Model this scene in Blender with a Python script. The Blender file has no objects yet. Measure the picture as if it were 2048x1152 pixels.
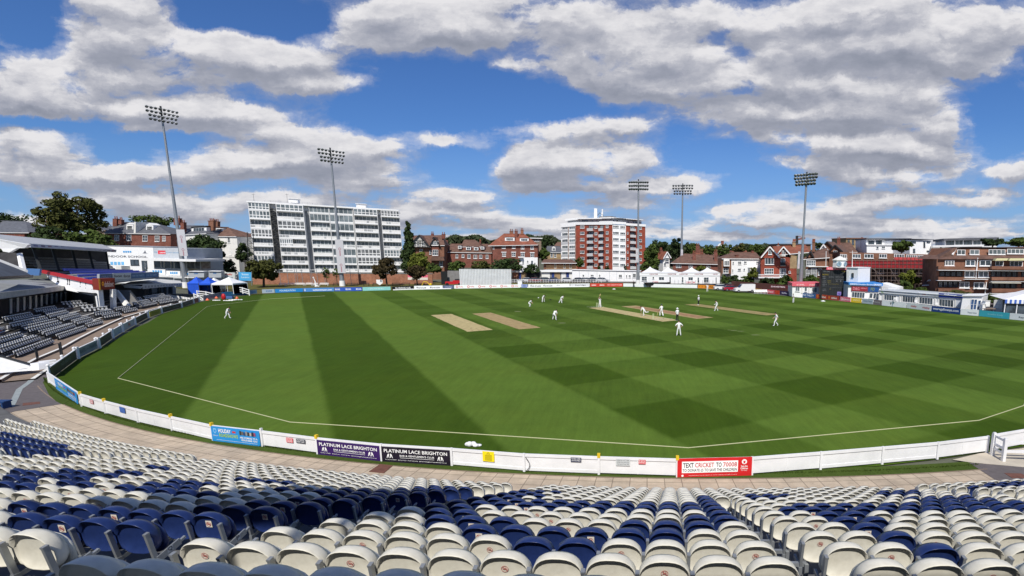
import bpy, math, random
import numpy as np
from mathutils import Vector, Matrix, noise as mnoise
random.seed(7)
S = bpy.context.scene
# ---------------------------------------------------------------- camera
F, PIT, CX, CY, H = 1070.0, math.radians(9.95), 1245.0, 693.0, 9.6      # focal length and principal point in photo pixels (2048 wide)
cam = bpy.data.objects.new('camera', bpy.data.cameras.new('camera'))
S.collection.objects.link(cam)
cam.location = (0, 0, H); cam.rotation_euler = (math.pi/2 - PIT, 0, 0)
cam.data.sensor_width = 36; cam.data.lens = F/2048*36
cam.data.shift_x = -(CX-1024)/2048; cam.data.shift_y = (CY-576)/2048
cam.data.clip_start = 0.1; cam.data.clip_end = 9000
S.camera = cam
# ---------------------------------------------------------------- exposure
S.view_settings.view_transform = 'Standard'; S.view_settings.look = 'None'
S.view_settings.exposure = 0.0; S.view_settings.gamma = 1
S.cycles.max_bounces = 6; S.cycles.transparent_max_bounces = 8
# ---------------------------------------------------------------- sun
SUN_EL, SUN_AZ = math.radians(48), math.radians(2)       # shadows run almost straight away from the camera
sd = bpy.data.lights.new('sun', 'SUN'); sd.energy = 4.8; sd.angle = math.radians(0.55); sd.color = (1.0, 0.955, 0.88)
so = bpy.data.objects.new('sun', sd); S.collection.objects.link(so)
sdir = Vector((-math.sin(SUN_AZ)*math.cos(SUN_EL), -math.cos(SUN_AZ)*math.cos(SUN_EL), math.sin(SUN_EL)))   # towards the sun
so.rotation_euler = sdir.to_track_quat('Z', 'Y').to_euler(); so.location = (0, -40, 60)
# ---------------------------------------------------------------- sky with clouds
W = bpy.data.worlds.new('World'); S.world = W; W.use_nodes = True
W.cycles.sampling_method = 'MANUAL'; W.cycles.sample_map_resolution = 256
nt = W.node_tree; nt.nodes.clear()
def N(t, **k):
    n = nt.nodes.new(t)
    for a, b in k.items(): setattr(n, a, b)
    return n
def link(a, b): nt.links.new(a, b)
def M(op, a, b=None, c=None, clamp=False):
    n = N('ShaderNodeMath', operation=op); n.use_clamp = clamp
    for i, v in enumerate((a, b, c)):
        if v is None: continue
        if isinstance(v, (int, float)): n.inputs[i].default_value = v
        else: link(v, n.inputs[i])
    return n.outputs[0]
def VM(op, a, b=None, sc=None):
    n = N('ShaderNodeVectorMath', operation=op)
    for i, v in enumerate((a, b)):
        if v is None: continue
        if isinstance(v, tuple): n.inputs[i].default_value = v
        else: link(v, n.inputs[i])
    if sc is not None: n.inputs['Scale'].default_value = sc
    return n.outputs[0] if op not in ('DOT_PRODUCT', 'LENGTH') else n.outputs['Value']
def noise_tex(v, scale, detail, rough, dist=0.0):
    n = N('ShaderNodeTexNoise'); n.inputs['Scale'].default_value = scale; n.inputs['Detail'].default_value = detail
    n.inputs['Roughness'].default_value = rough; n.inputs['Distortion'].default_value = dist; link(v, n.inputs['Vector']); return n
def smooth(v, a, b, lo=0.0, hi=1.0):
    n = N('ShaderNodeMapRange', interpolation_type='SMOOTHSTEP'); link(v, n.inputs[0])
    for i, q in enumerate((a, b, lo, hi)): n.inputs[i+1].default_value = q
    return n.outputs[0]
tc = N('ShaderNodeTexCoord')
sky = N('ShaderNodeTexSky', sky_type='NISHITA'); sky.sun_disc = False
sky.sun_elevation = SUN_EL; sky.sun_rotation = math.radians(180)+SUN_AZ; sky.air_density = 1.0; sky.dust_density = 0.35; sky.ozone_density = 2.2
sp = N('ShaderNodeSeparateXYZ'); link(tc.outputs['Generated'], sp.inputs[0])
yy = M('MAXIMUM', M('ABSOLUTE', sp.outputs[1]), 0.08)
zz = M('MAXIMUM', sp.outputs[2], 0.0)
cb = N('ShaderNodeCombineXYZ'); link(M('DIVIDE', sp.outputs[0], yy), cb.inputs[0]); link(M('DIVIDE', zz, yy), cb.inputs[1])
flat = cb.outputs[0]                                  # bearing / elevation of a direction
zc = M('ADD', zz, 0.16)
cc = N('ShaderNodeCombineXYZ'); link(M('DIVIDE', sp.outputs[0], zc), cc.inputs[0]); link(M('DIVIDE', sp.outputs[1], zc), cc.inputs[1])
deck = cc.outputs[0]                                  # where that direction meets the cloud deck
# cloud banks over the town and the gaps between them: bearing and elevation (given as seen from the stand), half sizes, weight
def bearing(px, py):
    u, v = (px-CX)/F, -(py-CY)/F; y = math.cos(PIT)+v*math.sin(PIT)
    return u/y, (v*math.cos(PIT)-math.sin(PIT))/y, y
BANKS = [(215,15,140,45,.9),(250,80,150,36,.9),(400,100,160,36,.9),(340,150,170,28,.85),(560,120,150,34,.9),(600,165,130,22,.8),(110,160,130,50,.9),(60,205,120,35,.8),(270,215,130,28,.9),(430,225,120,28,.9),(300,255,110,18,.75),(560,262,110,28,.9),(690,300,120,26,.9),(560,320,110,20,.85),(480,320,120,50,.8),
 (720,350,120,32,.8),(70,300,120,35,.9),(130,350,230,28,.65),(260,395,220,25,.65),(430,420,150,20,.6),(820,35,180,48,.9),(1050,25,160,40,.7),(900,70,140,30,.7),(1010,130,50,32,.6),
 (885,283,78,15,.85),(1180,90,120,55,.8),(1230,150,90,40,.9),(1340,110,140,45,.9),(1360,180,120,30,.8),(1480,40,190,38,.9),(1560,110,170,40,.9),(1720,30,190,40,.9),(1800,95,170,40,.9),(1960,60,130,45,.8),(1930,130,90,30,.7),(1480,165,120,30,.8),(1640,170,160,32,.9),
 (1520,225,130,26,.85),(1690,228,140,28,.9),(1850,190,120,35,.85),(1870,255,100,28,.8),(1250,245,110,22,.8),(1580,275,110,22,.85),(1700,290,130,24,.85),(1830,305,110,24,.85),(1620,320,90,16,.7),(1740,345,120,20,.8),(1850,360,90,20,.85),(1770,395,110,16,.75),(1680,415,110,14,.75),(1110,265,80,22,.65),
 (1080,330,110,38,1),(1210,328,150,38,.9),(1120,370,160,15,.7),(1350,375,140,18,.6),(1250,405,90,14,.6),(1460,418,72,15,.9),(930,388,100,10,.6),(900,425,170,20,.85),
 (960,455,200,14,.6),(2025,345,50,22,.9),(1950,400,90,20,.6),(1600,445,180,18,.6),(1850,445,200,18,.6),(1350,470,200,12,.7),(620,400,150,16,.6),(1000,478,200,8,.7),(1750,478,260,9,.7),(250,470,200,9,.6),(1130,440,110,12,.7),(1500,440,120,12,.7),(60,440,160,14,.7),(620,470,200,10,.6),(300,345,160,18,.6),(1920,470,160,10,.7)]
HOLES = [(50,40,75,60,1.1),(430,20,90,32,.9),(570,45,90,38,1),(870,185,130,55,1.1),(1060,205,90,38,.9),(760,240,60,24,.6),(930,335,60,35,.9),(330,275,90,13,.8),(80,248,120,10,.9),
 (1430,320,75,28,1),(1500,370,50,24,.7),(2010,250,60,60,1.1),(210,305,60,20,.6),(1120,215,60,25,.7),(1000,300,25,20,.4)]
def density(fv, dv, dy):
    q = fv
    tot = None
    for sgn, L in ((1, BANKS), (-1, HOLES)):
        for px, py, rx, ry, wt in L:
            bx, by, y = bearing(px, py); rx, ry = rx/F/y*.92, ry/F/y*.92
            n = N('ShaderNodeVectorMath', operation='MULTIPLY_ADD'); link(q, n.inputs[0])
            n.inputs[1].default_value = (1/rx, 1/ry, 0); n.inputs[2].default_value = (-bx/rx, (dy-by)/ry, 0)
            g = M('POWER', .3679, VM('DOT_PRODUCT', n.outputs[0], n.outputs[0]))
            tot = M('MULTIPLY', g, wt*sgn) if tot is None else M('MULTIPLY_ADD', g, wt*sgn, tot)
    raw = tot; tot = M('MINIMUM', tot, .70)
    n1 = noise_tex(VM('ADD', dv, (0, -dy*4, 0)), 1.7, 5, .6, .1).outputs['Fac']
    n2 = noise_tex(VM('MULTIPLY', VM('ADD', fv, (0, dy, 0)), (1.0, 2.2, 1)), 8.0, 7, .58).outputs['Fac']
    nn = M('ADD', M('MULTIPLY', M('SUBTRACT', n1, .5), 1.6), M('MULTIPLY', M('SUBTRACT', n2, .5), 1.9))
    return M('ADD', tot, nn), raw, nn
wv = VM('SCALE', VM('SUBTRACT', noise_tex(flat, 6.0, 6, .68).outputs['Color'], (.5, .5, .5)), sc=.12)
wf = VM('ADD', flat, VM('MULTIPLY', wv, (1.0, .5, 0)))
D0, T0, R0 = density(wf, deck, 0.0)
D1, T1, R1 = density(wf, deck, .022)
cover = smooth(D0, .15, .54)
thin = smooth(D0, -.10, .45)
cover = M('MAXIMUM', cover, M('MULTIPLY', thin, .44))
rel = M('ADD', M('MULTIPLY', M('SUBTRACT', T0, T1), 1.0), M('MULTIPLY', M('SUBTRACT', R0, R1), 1.0))
lit = smooth(rel, -.50, .55)
core = smooth(D0, .35, 1.15)
fine = noise_tex(VM('MULTIPLY', flat, (1.0, 2.4, 1)), 17.0, 6, .62).outputs['Fac']
br = M('ADD', M('SUBTRACT', M('ADD', M('MULTIPLY', lit, .76), .30), M('MULTIPLY', core, .24)), M('MULTIPLY', M('SUBTRACT', fine, .5), .62), clamp=True)
cr = N('ShaderNodeValToRGB'); link(br, cr.inputs[0])
e = cr.color_ramp.elements
e[0].position = 0; e[0].color = (.245, .27, .34, 1); e[1].position = 1; e[1].color = (.80, .79, .81, 1)
x = e.new(.32); x.color = (.345, .365, .44, 1); x = e.new(.66); x.color = (.49, .50, .56, 1)
skc = N('ShaderNodeMixRGB', blend_type='MULTIPLY'); skc.inputs[0].default_value = 1; link(sky.outputs[0], skc.inputs[1]); skc.inputs[2].default_value = (.46, .745, 1.22, 1)
SKY_K = .08
sks = VM('SCALE', skc.outputs[0], sc=SKY_K)
low = smooth(M('DIVIDE', zz, yy), -.02, .24, .6, 0)
hz = N('ShaderNodeMixRGB'); link(low, hz.inputs[0]); link(sks, hz.inputs[1]); hz.inputs[2].default_value = (.26, .43, .76, 1)
mx = N('ShaderNodeMixRGB'); link(cover, mx.inputs[0]); link(hz.outputs[0], mx.inputs[1]); link(cr.outputs[0], mx.inputs[2])
up = smooth(sp.outputs[2], -.02, 0.0)
gr = N('ShaderNodeMixRGB'); link(up, gr.inputs[0]); gr.inputs[1].default_value = (.12, .13, .12, 1); link(mx.outputs[0], gr.inputs[2])
# colours above are final sky radiance; the Background runs at 0.1 like the sky texture
bg = N('ShaderNodeBackground'); bg.inputs['Strength'].default_value = 0.1
link(VM('SCALE', gr.outputs[0], sc=10.0), bg.inputs['Color'])
wo = N('ShaderNodeOutputWorld'); link(bg.outputs[0], wo.inputs[0])
# ================================================================ helpers
def ray(px, py):
    u, v = (px-CX)/F, -(py-CY)/F; c, s = math.cos(PIT), math.sin(PIT)
    return Vector((u, c+v*s, -s+v*c))
def G(px, py, z=0.0):                       # where that bearing meets the level z
    d = ray(px, py); return Vector((0, 0, H)) + d*((z-H)/d.z)
def P(px, py, y):                           # where that bearing meets distance y
    d = ray(px, py); return Vector((0, 0, H)) + d*(y/d.y)
def pr(w):
    c, s = math.cos(PIT), math.sin(PIT); x, y, z = w[0], w[1], w[2]-H
    dep = y*c-z*s; return CX+F*x/dep, CY-F*(y*s+z*c)/dep
def Z(x0, y0, k): return lambda x, y: (x0+x/k, y0+y/k)
OFF = {}
def off(o): return OFF.get(o.name, Vector((0, 0, 0))) if o else Vector((0, 0, 0))
def tags(o, label=None, cat=None, group=None, kind=None):
    if label: o['label'] = label
    if cat: o['category'] = cat
    if group: o['group'] = group
    if kind: o['kind'] = kind
    return o
def thing(name, label, cat, loc=(0, 0, 0), group=None):
    o = bpy.data.objects.new(name, None); S.collection.objects.link(o); o.location = loc; o.empty_display_size = .3
    OFF[o.name] = Vector(loc); return tags(o, label, cat, group)
class MB:
    def __init__(s): s.v = []; s.f = []; s.m = []
    def add(s, vs, fs, m=0):
        n = len(s.v); s.v += [tuple(v) for v in vs]
        for f in fs: s.f.append(tuple(i+n for i in f)); s.m.append(m)
    def quad(s, a, b, c, d, m=0): s.add([a, b, c, d], [(0, 1, 2, 3)], m)
    def poly(s, vs, m=0): s.add(vs, [tuple(range(len(vs)))], m)
    def hexa(s, p, m=0): s.add(p, [(0, 3, 2, 1), (4, 5, 6, 7), (0, 1, 5, 4), (1, 2, 6, 5), (2, 3, 7, 6), (3, 0, 4, 7)], m)
    def box(s, x0, x1, y0, y1, z0, z1, m=0):
        s.hexa([(x0, y0, z0), (x1, y0, z0), (x1, y1, z0), (x0, y1, z0), (x0, y0, z1), (x1, y0, z1), (x1, y1, z1), (x0, y1, z1)], m)
    def bar(s, a, b, w, h=None, m=0, up=(0, 0, 1)):
        a, b = Vector(a), Vector(b); h = h or w; d = (b-a).normalized(); u = Vector(up)
        if abs(d.dot(u)) > .98: u = Vector((1, 0, 0))
        r = d.cross(u).normalized()*(w/2); q = r.cross(d).normalized()*(h/2)
        s.hexa([a-r-q, a+r-q, a+r+q, a-r+q, b-r-q, b+r-q, b+r+q, b-r+q], m)
    def tube(s, a, b, r0, r1=None, n=8, m=0):
        a, b = Vector(a), Vector(b); r1 = r0 if r1 is None else r1; d = (b-a).normalized()
        u = d.orthogonal().normalized(); w = d.cross(u)
        vs = [a+(u*math.cos(t)+w*math.sin(t))*r0 for t in [i*2*math.pi/n for i in range(n)]] + [b+(u*math.cos(t)+w*math.sin(t))*r1 for t in [i*2*math.pi/n for i in range(n)]]
        s.add(vs, [(i, (i+1) % n, n+(i+1) % n, n+i) for i in range(n)]+[tuple(range(n-1, -1, -1)), tuple(range(n, 2*n))], m)
    def prism(s, pts, d, m=0):              # polygon pushed through by vector d
        n = len(pts); d = Vector(d); pts = [Vector(p) for p in pts]
        s.add(pts+[p+d for p in pts], [tuple(range(n)), tuple(range(2*n-1, n-1, -1))]+[(i, n+i, n+(i+1) % n, (i+1) % n) for i in range(n)], m)
    def ball(s, c, r, m=0, n=8, k=5, sc=(1, 1, 1)):
        vs = []; fs = []
        for j in range(k+1):
            ph = math.pi*j/k
            for i in range(n):
                t = 2*math.pi*i/n; vs.append((c[0]+r*sc[0]*math.sin(ph)*math.cos(t), c[1]+r*sc[1]*math.sin(ph)*math.sin(t), c[2]+r*sc[2]*math.cos(ph)))
        for j in range(k):
            for i in range(n): fs.append((j*n+i, (j+1)*n+i, (j+1)*n+(i+1) % n, j*n+(i+1) % n))
        s.add(vs, fs, m)
    def build(s, name, mats, parent=None, smooth=False, **t):
        if not isinstance(mats, (list, tuple)): mats = [mats]
        me = bpy.data.meshes.new(name); o3 = off(parent)
        vs = [(v[0]-o3.x, v[1]-o3.y, v[2]-o3.z) for v in s.v] if o3.length else s.v
        me.from_pydata(vs, [], s.f)
        for m in mats: me.materials.append(m)
        me.polygons.foreach_set('material_index', s.m)
        if smooth: me.polygons.foreach_set('use_smooth', [True]*len(s.f))
        me.update()
        o = bpy.data.objects.new(name, me); S.collection.objects.link(o)
        if parent: o.parent = parent; OFF[o.name] = o3
        return tags(o, **t)
def copy_tree(o, parent=None):
    c = o.copy(); S.collection.objects.link(c); c.parent = parent
    for ch in list(KIDS.get(o.name, [])): copy_tree(ch, c)
    return c
KIDS = {}
def kids(o): KIDS[o.name] = [c for c in bpy.data.objects if c.parent == o]; [kids(c) for c in KIDS[o.name]]
# ---------------------------------------------------------------- materials
def mat(name, col, rough=.6, var=.12, scale=3.0, bump=0.0, metal=0.0, spec=.35, det=4, col2=None, coord='Object'):
    m = bpy.data.materials.new(name); m.use_nodes = True; t = m.node_tree; b = t.nodes['Principled BSDF']
    b.inputs['Roughness'].default_value = rough; b.inputs['Metallic'].default_value = metal; b.inputs['Specular IOR Level'].default_value = spec
    tcn = t.nodes.new('ShaderNodeTexCoord'); nz = t.nodes.new('ShaderNodeTexNoise'); nz.inputs['Scale'].default_value = scale; nz.inputs['Detail'].default_value = det; nz.inputs['Roughness'].default_value = .62
    t.links.new(tcn.outputs[coord], nz.inputs['Vector'])
    rp = t.nodes.new('ShaderNodeValToRGB'); e = rp.color_ramp.elements; e[0].position = .3; e[1].position = .7
    c2 = col2 or tuple(min(1, c*(1+var)) for c in col); c1 = tuple(c*(1-var) for c in col)
    e[0].color = (*c1, 1); e[1].color = (*c2, 1); t.links.new(nz.outputs['Fac'], rp.inputs[0]); t.links.new(rp.outputs[0], b.inputs['Base Color'])
    if bump:
        bp = t.nodes.new('ShaderNodeBump'); bp.inputs['Strength'].default_value = bump; bp.inputs['Distance'].default_value = .02; t.links.new(nz.outputs['Fac'], bp.inputs['Height']); t.links.new(bp.outputs[0], b.inputs['Normal'])
    return m
def brick(name, c1, c2, mortar, w=.23, h=.075, var=.3):
    m = bpy.data.materials.new(name); m.use_nodes = True; t = m.node_tree; b = t.nodes['Principled BSDF']; b.inputs['Roughness'].default_value = .85; b.inputs['Specular IOR Level'].default_value = .15
    tcn = t.nodes.new('ShaderNodeTexCoord'); s_ = t.nodes.new('ShaderNodeSeparateXYZ'); cbn = t.nodes.new('ShaderNodeCombineXYZ'); ad = t.nodes.new('ShaderNodeMath'); ad.operation = 'ADD'
    t.links.new(tcn.outputs['Object'], s_.inputs[0]); t.links.new(s_.outputs[0], ad.inputs[0]); t.links.new(s_.outputs[1], ad.inputs[1]); t.links.new(ad.outputs[0], cbn.inputs[0]); t.links.new(s_.outputs[2], cbn.inputs[1])
    bk = t.nodes.new('ShaderNodeTexBrick'); bk.inputs['Scale'].default_value = 1; bk.inputs['Brick Width'].default_value = w; bk.inputs['Row Height'].default_value = h; bk.inputs['Mortar Size'].default_value = .008
    bk.inputs['Color1'].default_value = (*c1, 1); bk.inputs['Color2'].default_value = (*c2, 1); bk.inputs['Mortar'].default_value = (*mortar, 1); t.links.new(cbn.outputs[0], bk.inputs['Vector'])
    nz = t.nodes.new('ShaderNodeTexNoise'); nz.inputs['Scale'].default_value = .6; nz.inputs['Detail'].default_value = 6; nz.inputs['Roughness'].default_value = .7; t.links.new(tcn.outputs['Object'], nz.inputs['Vector'])
    mr = t.nodes.new('ShaderNodeMapRange'); mr.inputs[1].default_value = .3; mr.inputs[2].default_value = .7; mr.inputs[3].default_value = 1-var; mr.inputs[4].default_value = 1+var; t.links.new(nz.outputs['Fac'], mr.inputs[0])
    mu = t.nodes.new('ShaderNodeVectorMath'); mu.operation = 'SCALE'; t.links.new(bk.outputs['Color'], mu.inputs[0]); t.links.new(mr.outputs[0], mu.inputs['Scale']); t.links.new(mu.outputs[0], b.inputs['Base Color'])
    return m
white = mat('white_paint', (.80, .80, .79), .5, .05, 2.5)
fence_white = mat('fence_paint', (.77, .77, .775), .45, .075, 1.1, det=10)
cream_w = mat('weathered_white_render', (.70, .69, .65), .8, .12, .7, det=8)
grey_w = mat('light_grey_panel', (.42, .45, .48), .6, .08, 1.0)
steel = mat('galvanised_steel', (.30, .32, .34), .45, .12, 3.0, metal=.5)
dark = mat('dark_metal', (.022, .025, .028), .5, .2, 2)
blackp = mat('black_panel', (.010, .011, .012), .55, .2, 2)
glass = mat('dark_window_glass', (.030, .040, .050), .12, .5, .8, spec=.7, col2=(.10, .13, .16))
glass2 = mat('curtained_window_glass', (.09, .10, .11), .2, .5, .9, spec=.6, col2=(.22, .23, .23))
red_br = brick('red_brick', (.20, .055, .036), (.15, .040, .028), (.22, .15, .12))
red_br2 = brick('deep_red_brick', (.30, .052, .028), (.24, .042, .024), (.25, .12, .09))
orange_br = brick('orange_brick', (.34, .13, .065), (.27, .10, .055), (.30, .22, .17))
brown_br = brick('brown_brick', (.235, .10, .060), (.19, .08, .05), (.2, .14, .1))
yellow_br = brick('yellow_brick', (.36, .24, .12), (.30, .2, .10), (.3, .25, .18))
conc = mat('concrete', (.20, .195, .19), .85, .22, 1.2, det=8, bump=.2)
tan_c = mat('brown_concrete', (.23, .17, .125), .85, .2, 1.5, det=8)
slate = mat('grey_slate', (.105, .11, .125), .6, .25, 1.2, det=8)
tile_b = mat('brown_roof_tiles', (.135, .075, .055), .8, .35, .9, det=9)
tile_r = mat('red_roof_tiles', (.22, .075, .045), .8, .35, .8, det=9)
bark = mat('bark', (.07, .055, .042), .9, .3, 6)
yellow = mat('yellow_paint', (.70, .48, .02), .5, .1, 8)
redp = mat('red_paint', (.45, .015, .02), .45, .1, 2)
skin = mat('skin', (.42, .24, .17), .6, .05, 8)
hairm = mat('dark_hair', (.02, .015, .012), .7, .2, 20)
kit = mat('cricket_whites', (.76, .76, .75), .75, .05, 6)
black_t = mat('black_cloth', (.012, .012, .014), .8, .2, 6)
blue_t = mat('blue_tarpaulin', (.02, .09, .55), .5, .15, 1)
pvc = mat('white_tent_fabric', (.80, .80, .80), .5, .03, .8)
def flatc(name, c, r=.5): return mat(name, c, r, .05, 2)
_cols = {}
def C(hexs, r=.5):
    if hexs not in _cols:
        v = [int(hexs[i:i+2], 16)/255 for i in (0, 2, 4)]; v = [x/12.92 if x <= .04045 else ((x+.055)/1.055)**2.4 for x in v]
        _cols[hexs] = flatc('paint_'+hexs, tuple(v), r)
    return _cols[hexs]
_txt = {}
def text_mesh(s, bold=0.0):
    k = (s, bold)
    if k not in _txt:
        cu = bpy.data.curves.new('lettering', 'FONT'); cu.body = s; cu.align_x = 'LEFT'; cu.resolution_u = 2; cu.offset = bold
        o = bpy.data.objects.new('lettering', cu); me = bpy.data.meshes.new_from_object(o); bpy.data.objects.remove(o)
        vs = [v.co.copy() for v in me.vertices]; fs = [tuple(p.vertices) for p in me.polygons]
        x0 = min(v.x for v in vs); x1 = max(v.x for v in vs); y0 = min(v.y for v in vs); y1 = max(v.y for v in vs)
        _txt[k] = ([((v.x-x0)/(x1-x0), (v.y-y0)/(y1-y0)) for v in vs], fs, (x1-x0)/(y1-y0)); bpy.data.meshes.remove(me)
    return _txt[k]
class Fac:                                  # a facade seen between four bearings, its left edge at distance yl and its right edge at yr
    def __init__(s, TL, TR, BL, BR, yl, yr):
        s.p = [P(*BL, yl), P(*BR, yr), P(*TR, yr), P(*TL, yl)]
        u = s.p[1]-s.p[0]; s.n = u.cross(Vector((0, 0, 1))).normalized()
        s.n.z = 0
        if s.n.dot(Vector((0, 0, H))-(s.p[0]+s.p[1])/2) < 0: s.n = -s.n          # faces the ground
    def P(s, a, t, o=0.0):
        b, r, tr, tl = s.p; return (b*(1-a)+r*a)*(1-t)+(tl*(1-a)+tr*a)*t + s.n*o
    def st(s, px, py):
        a, t = .5, .5
        for _ in range(12):
            q = pr(s.P(a, t)); qa = pr(s.P(a+1e-3, t)); qt = pr(s.P(a, t+1e-3))
            ja = ((qa[0]-q[0])/1e-3, (qa[1]-q[1])/1e-3); jt = ((qt[0]-q[0])/1e-3, (qt[1]-q[1])/1e-3)
            dx, dy = px-q[0], py-q[1]; det = ja[0]*jt[1]-ja[1]*jt[0]
            a += (dx*jt[1]-dy*jt[0])/det; t += (ja[0]*dy-ja[1]*dx)/det
        return a, t
    def slab(s, mb, a0, a1, t0, t1, o0, o1, m=0):       # block standing off the facade between depths o0 (back) and o1 (front)
        mb.hexa([s.P(a0, t0, o1), s.P(a1, t0, o1), s.P(a1, t0, o0), s.P(a0, t0, o0), s.P(a0, t1, o1), s.P(a1, t1, o1), s.P(a1, t1, o0), s.P(a0, t1, o0)], m)
    def pslab(s, mb, px0, py0, px1, py1, o0, o1, m=0):  # the same between two bearings (top left, bottom right)
        a0, t1 = s.st(px0, py0); a1, t0 = s.st(px1, py1); s.slab(mb, a0, a1, t0, t1, o0, o1, m)
    def ext(s, mb, pts, o0, o1, m=0):                    # polygon given by bearings, with thickness
        q = [s.P(*s.st(*p), o1) for p in pts]; mb.prism(q, s.n*(o0-o1), m)
    def window(s, par, px0, py0, px1, py1, cols=2, rows=1, o=.0, gl=None, fr=None, bw=.07, sill=True, name='window'):
        a0, t1 = s.st(px0, py0); a1, t0 = s.st(px1, py1)
        if (s.P(a1, t1)-s.P(a0, t1)).length < .1: return
        W_ = (s.P(a1, t0)-s.P(a0, t0)).length; H_ = (s.P(a0, t1)-s.P(a0, t0)).length; bw = min(bw*.62, W_*.10, H_*.10); fa = bw/W_*(a1-a0); ft = bw/H_*(t1-t0)
        f = MB()
        s.slab(f, a0, a1, t0, t0+ft, o, o+.10); s.slab(f, a0, a1, t1-ft, t1, o, o+.10)
        s.slab(f, a0, a0+fa, t0+ft, t1-ft, o, o+.10); s.slab(f, a1-fa, a1, t0+ft, t1-ft, o, o+.10)
        for i in range(1, cols):
            c = a0+(a1-a0)*i/cols; s.slab(f, c-fa*.45, c+fa*.45, t0+ft, t1-ft, o, o+.09)
        for j in range(1, rows):
            c = t0+(t1-t0)*j/rows; s.slab(f, a0+fa, a1-fa, c-ft*.4, c+ft*.4, o, o+.08)
        if sill: s.slab(f, a0-fa, a1+fa, t0-ft*1.2, t0-ft*.05, o, o+.18)
        w = f.build(name, fr or white, par)
        g = MB(); s.slab(g, a0+fa*.5, a1-fa*.5, t0+ft*.5, t1-ft*.5, o+.005, o+.04); g.build('pane', gl or glass, w)
        return w
    def text(s, par, txt, px0, py0, px1, py1, m, o=.04, bold=0.0, name='lettering'):
        a0, t1 = s.st(px0, py0); a1, t0 = s.st(px1, py1); vs, fs, _ = text_mesh(txt, bold)
        b = MB(); b.add([s.P(a0+(a1-a0)*x, t0+(t1-t0)*y, o) for x, y in vs], fs); return b.build(name, m, par)
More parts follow.
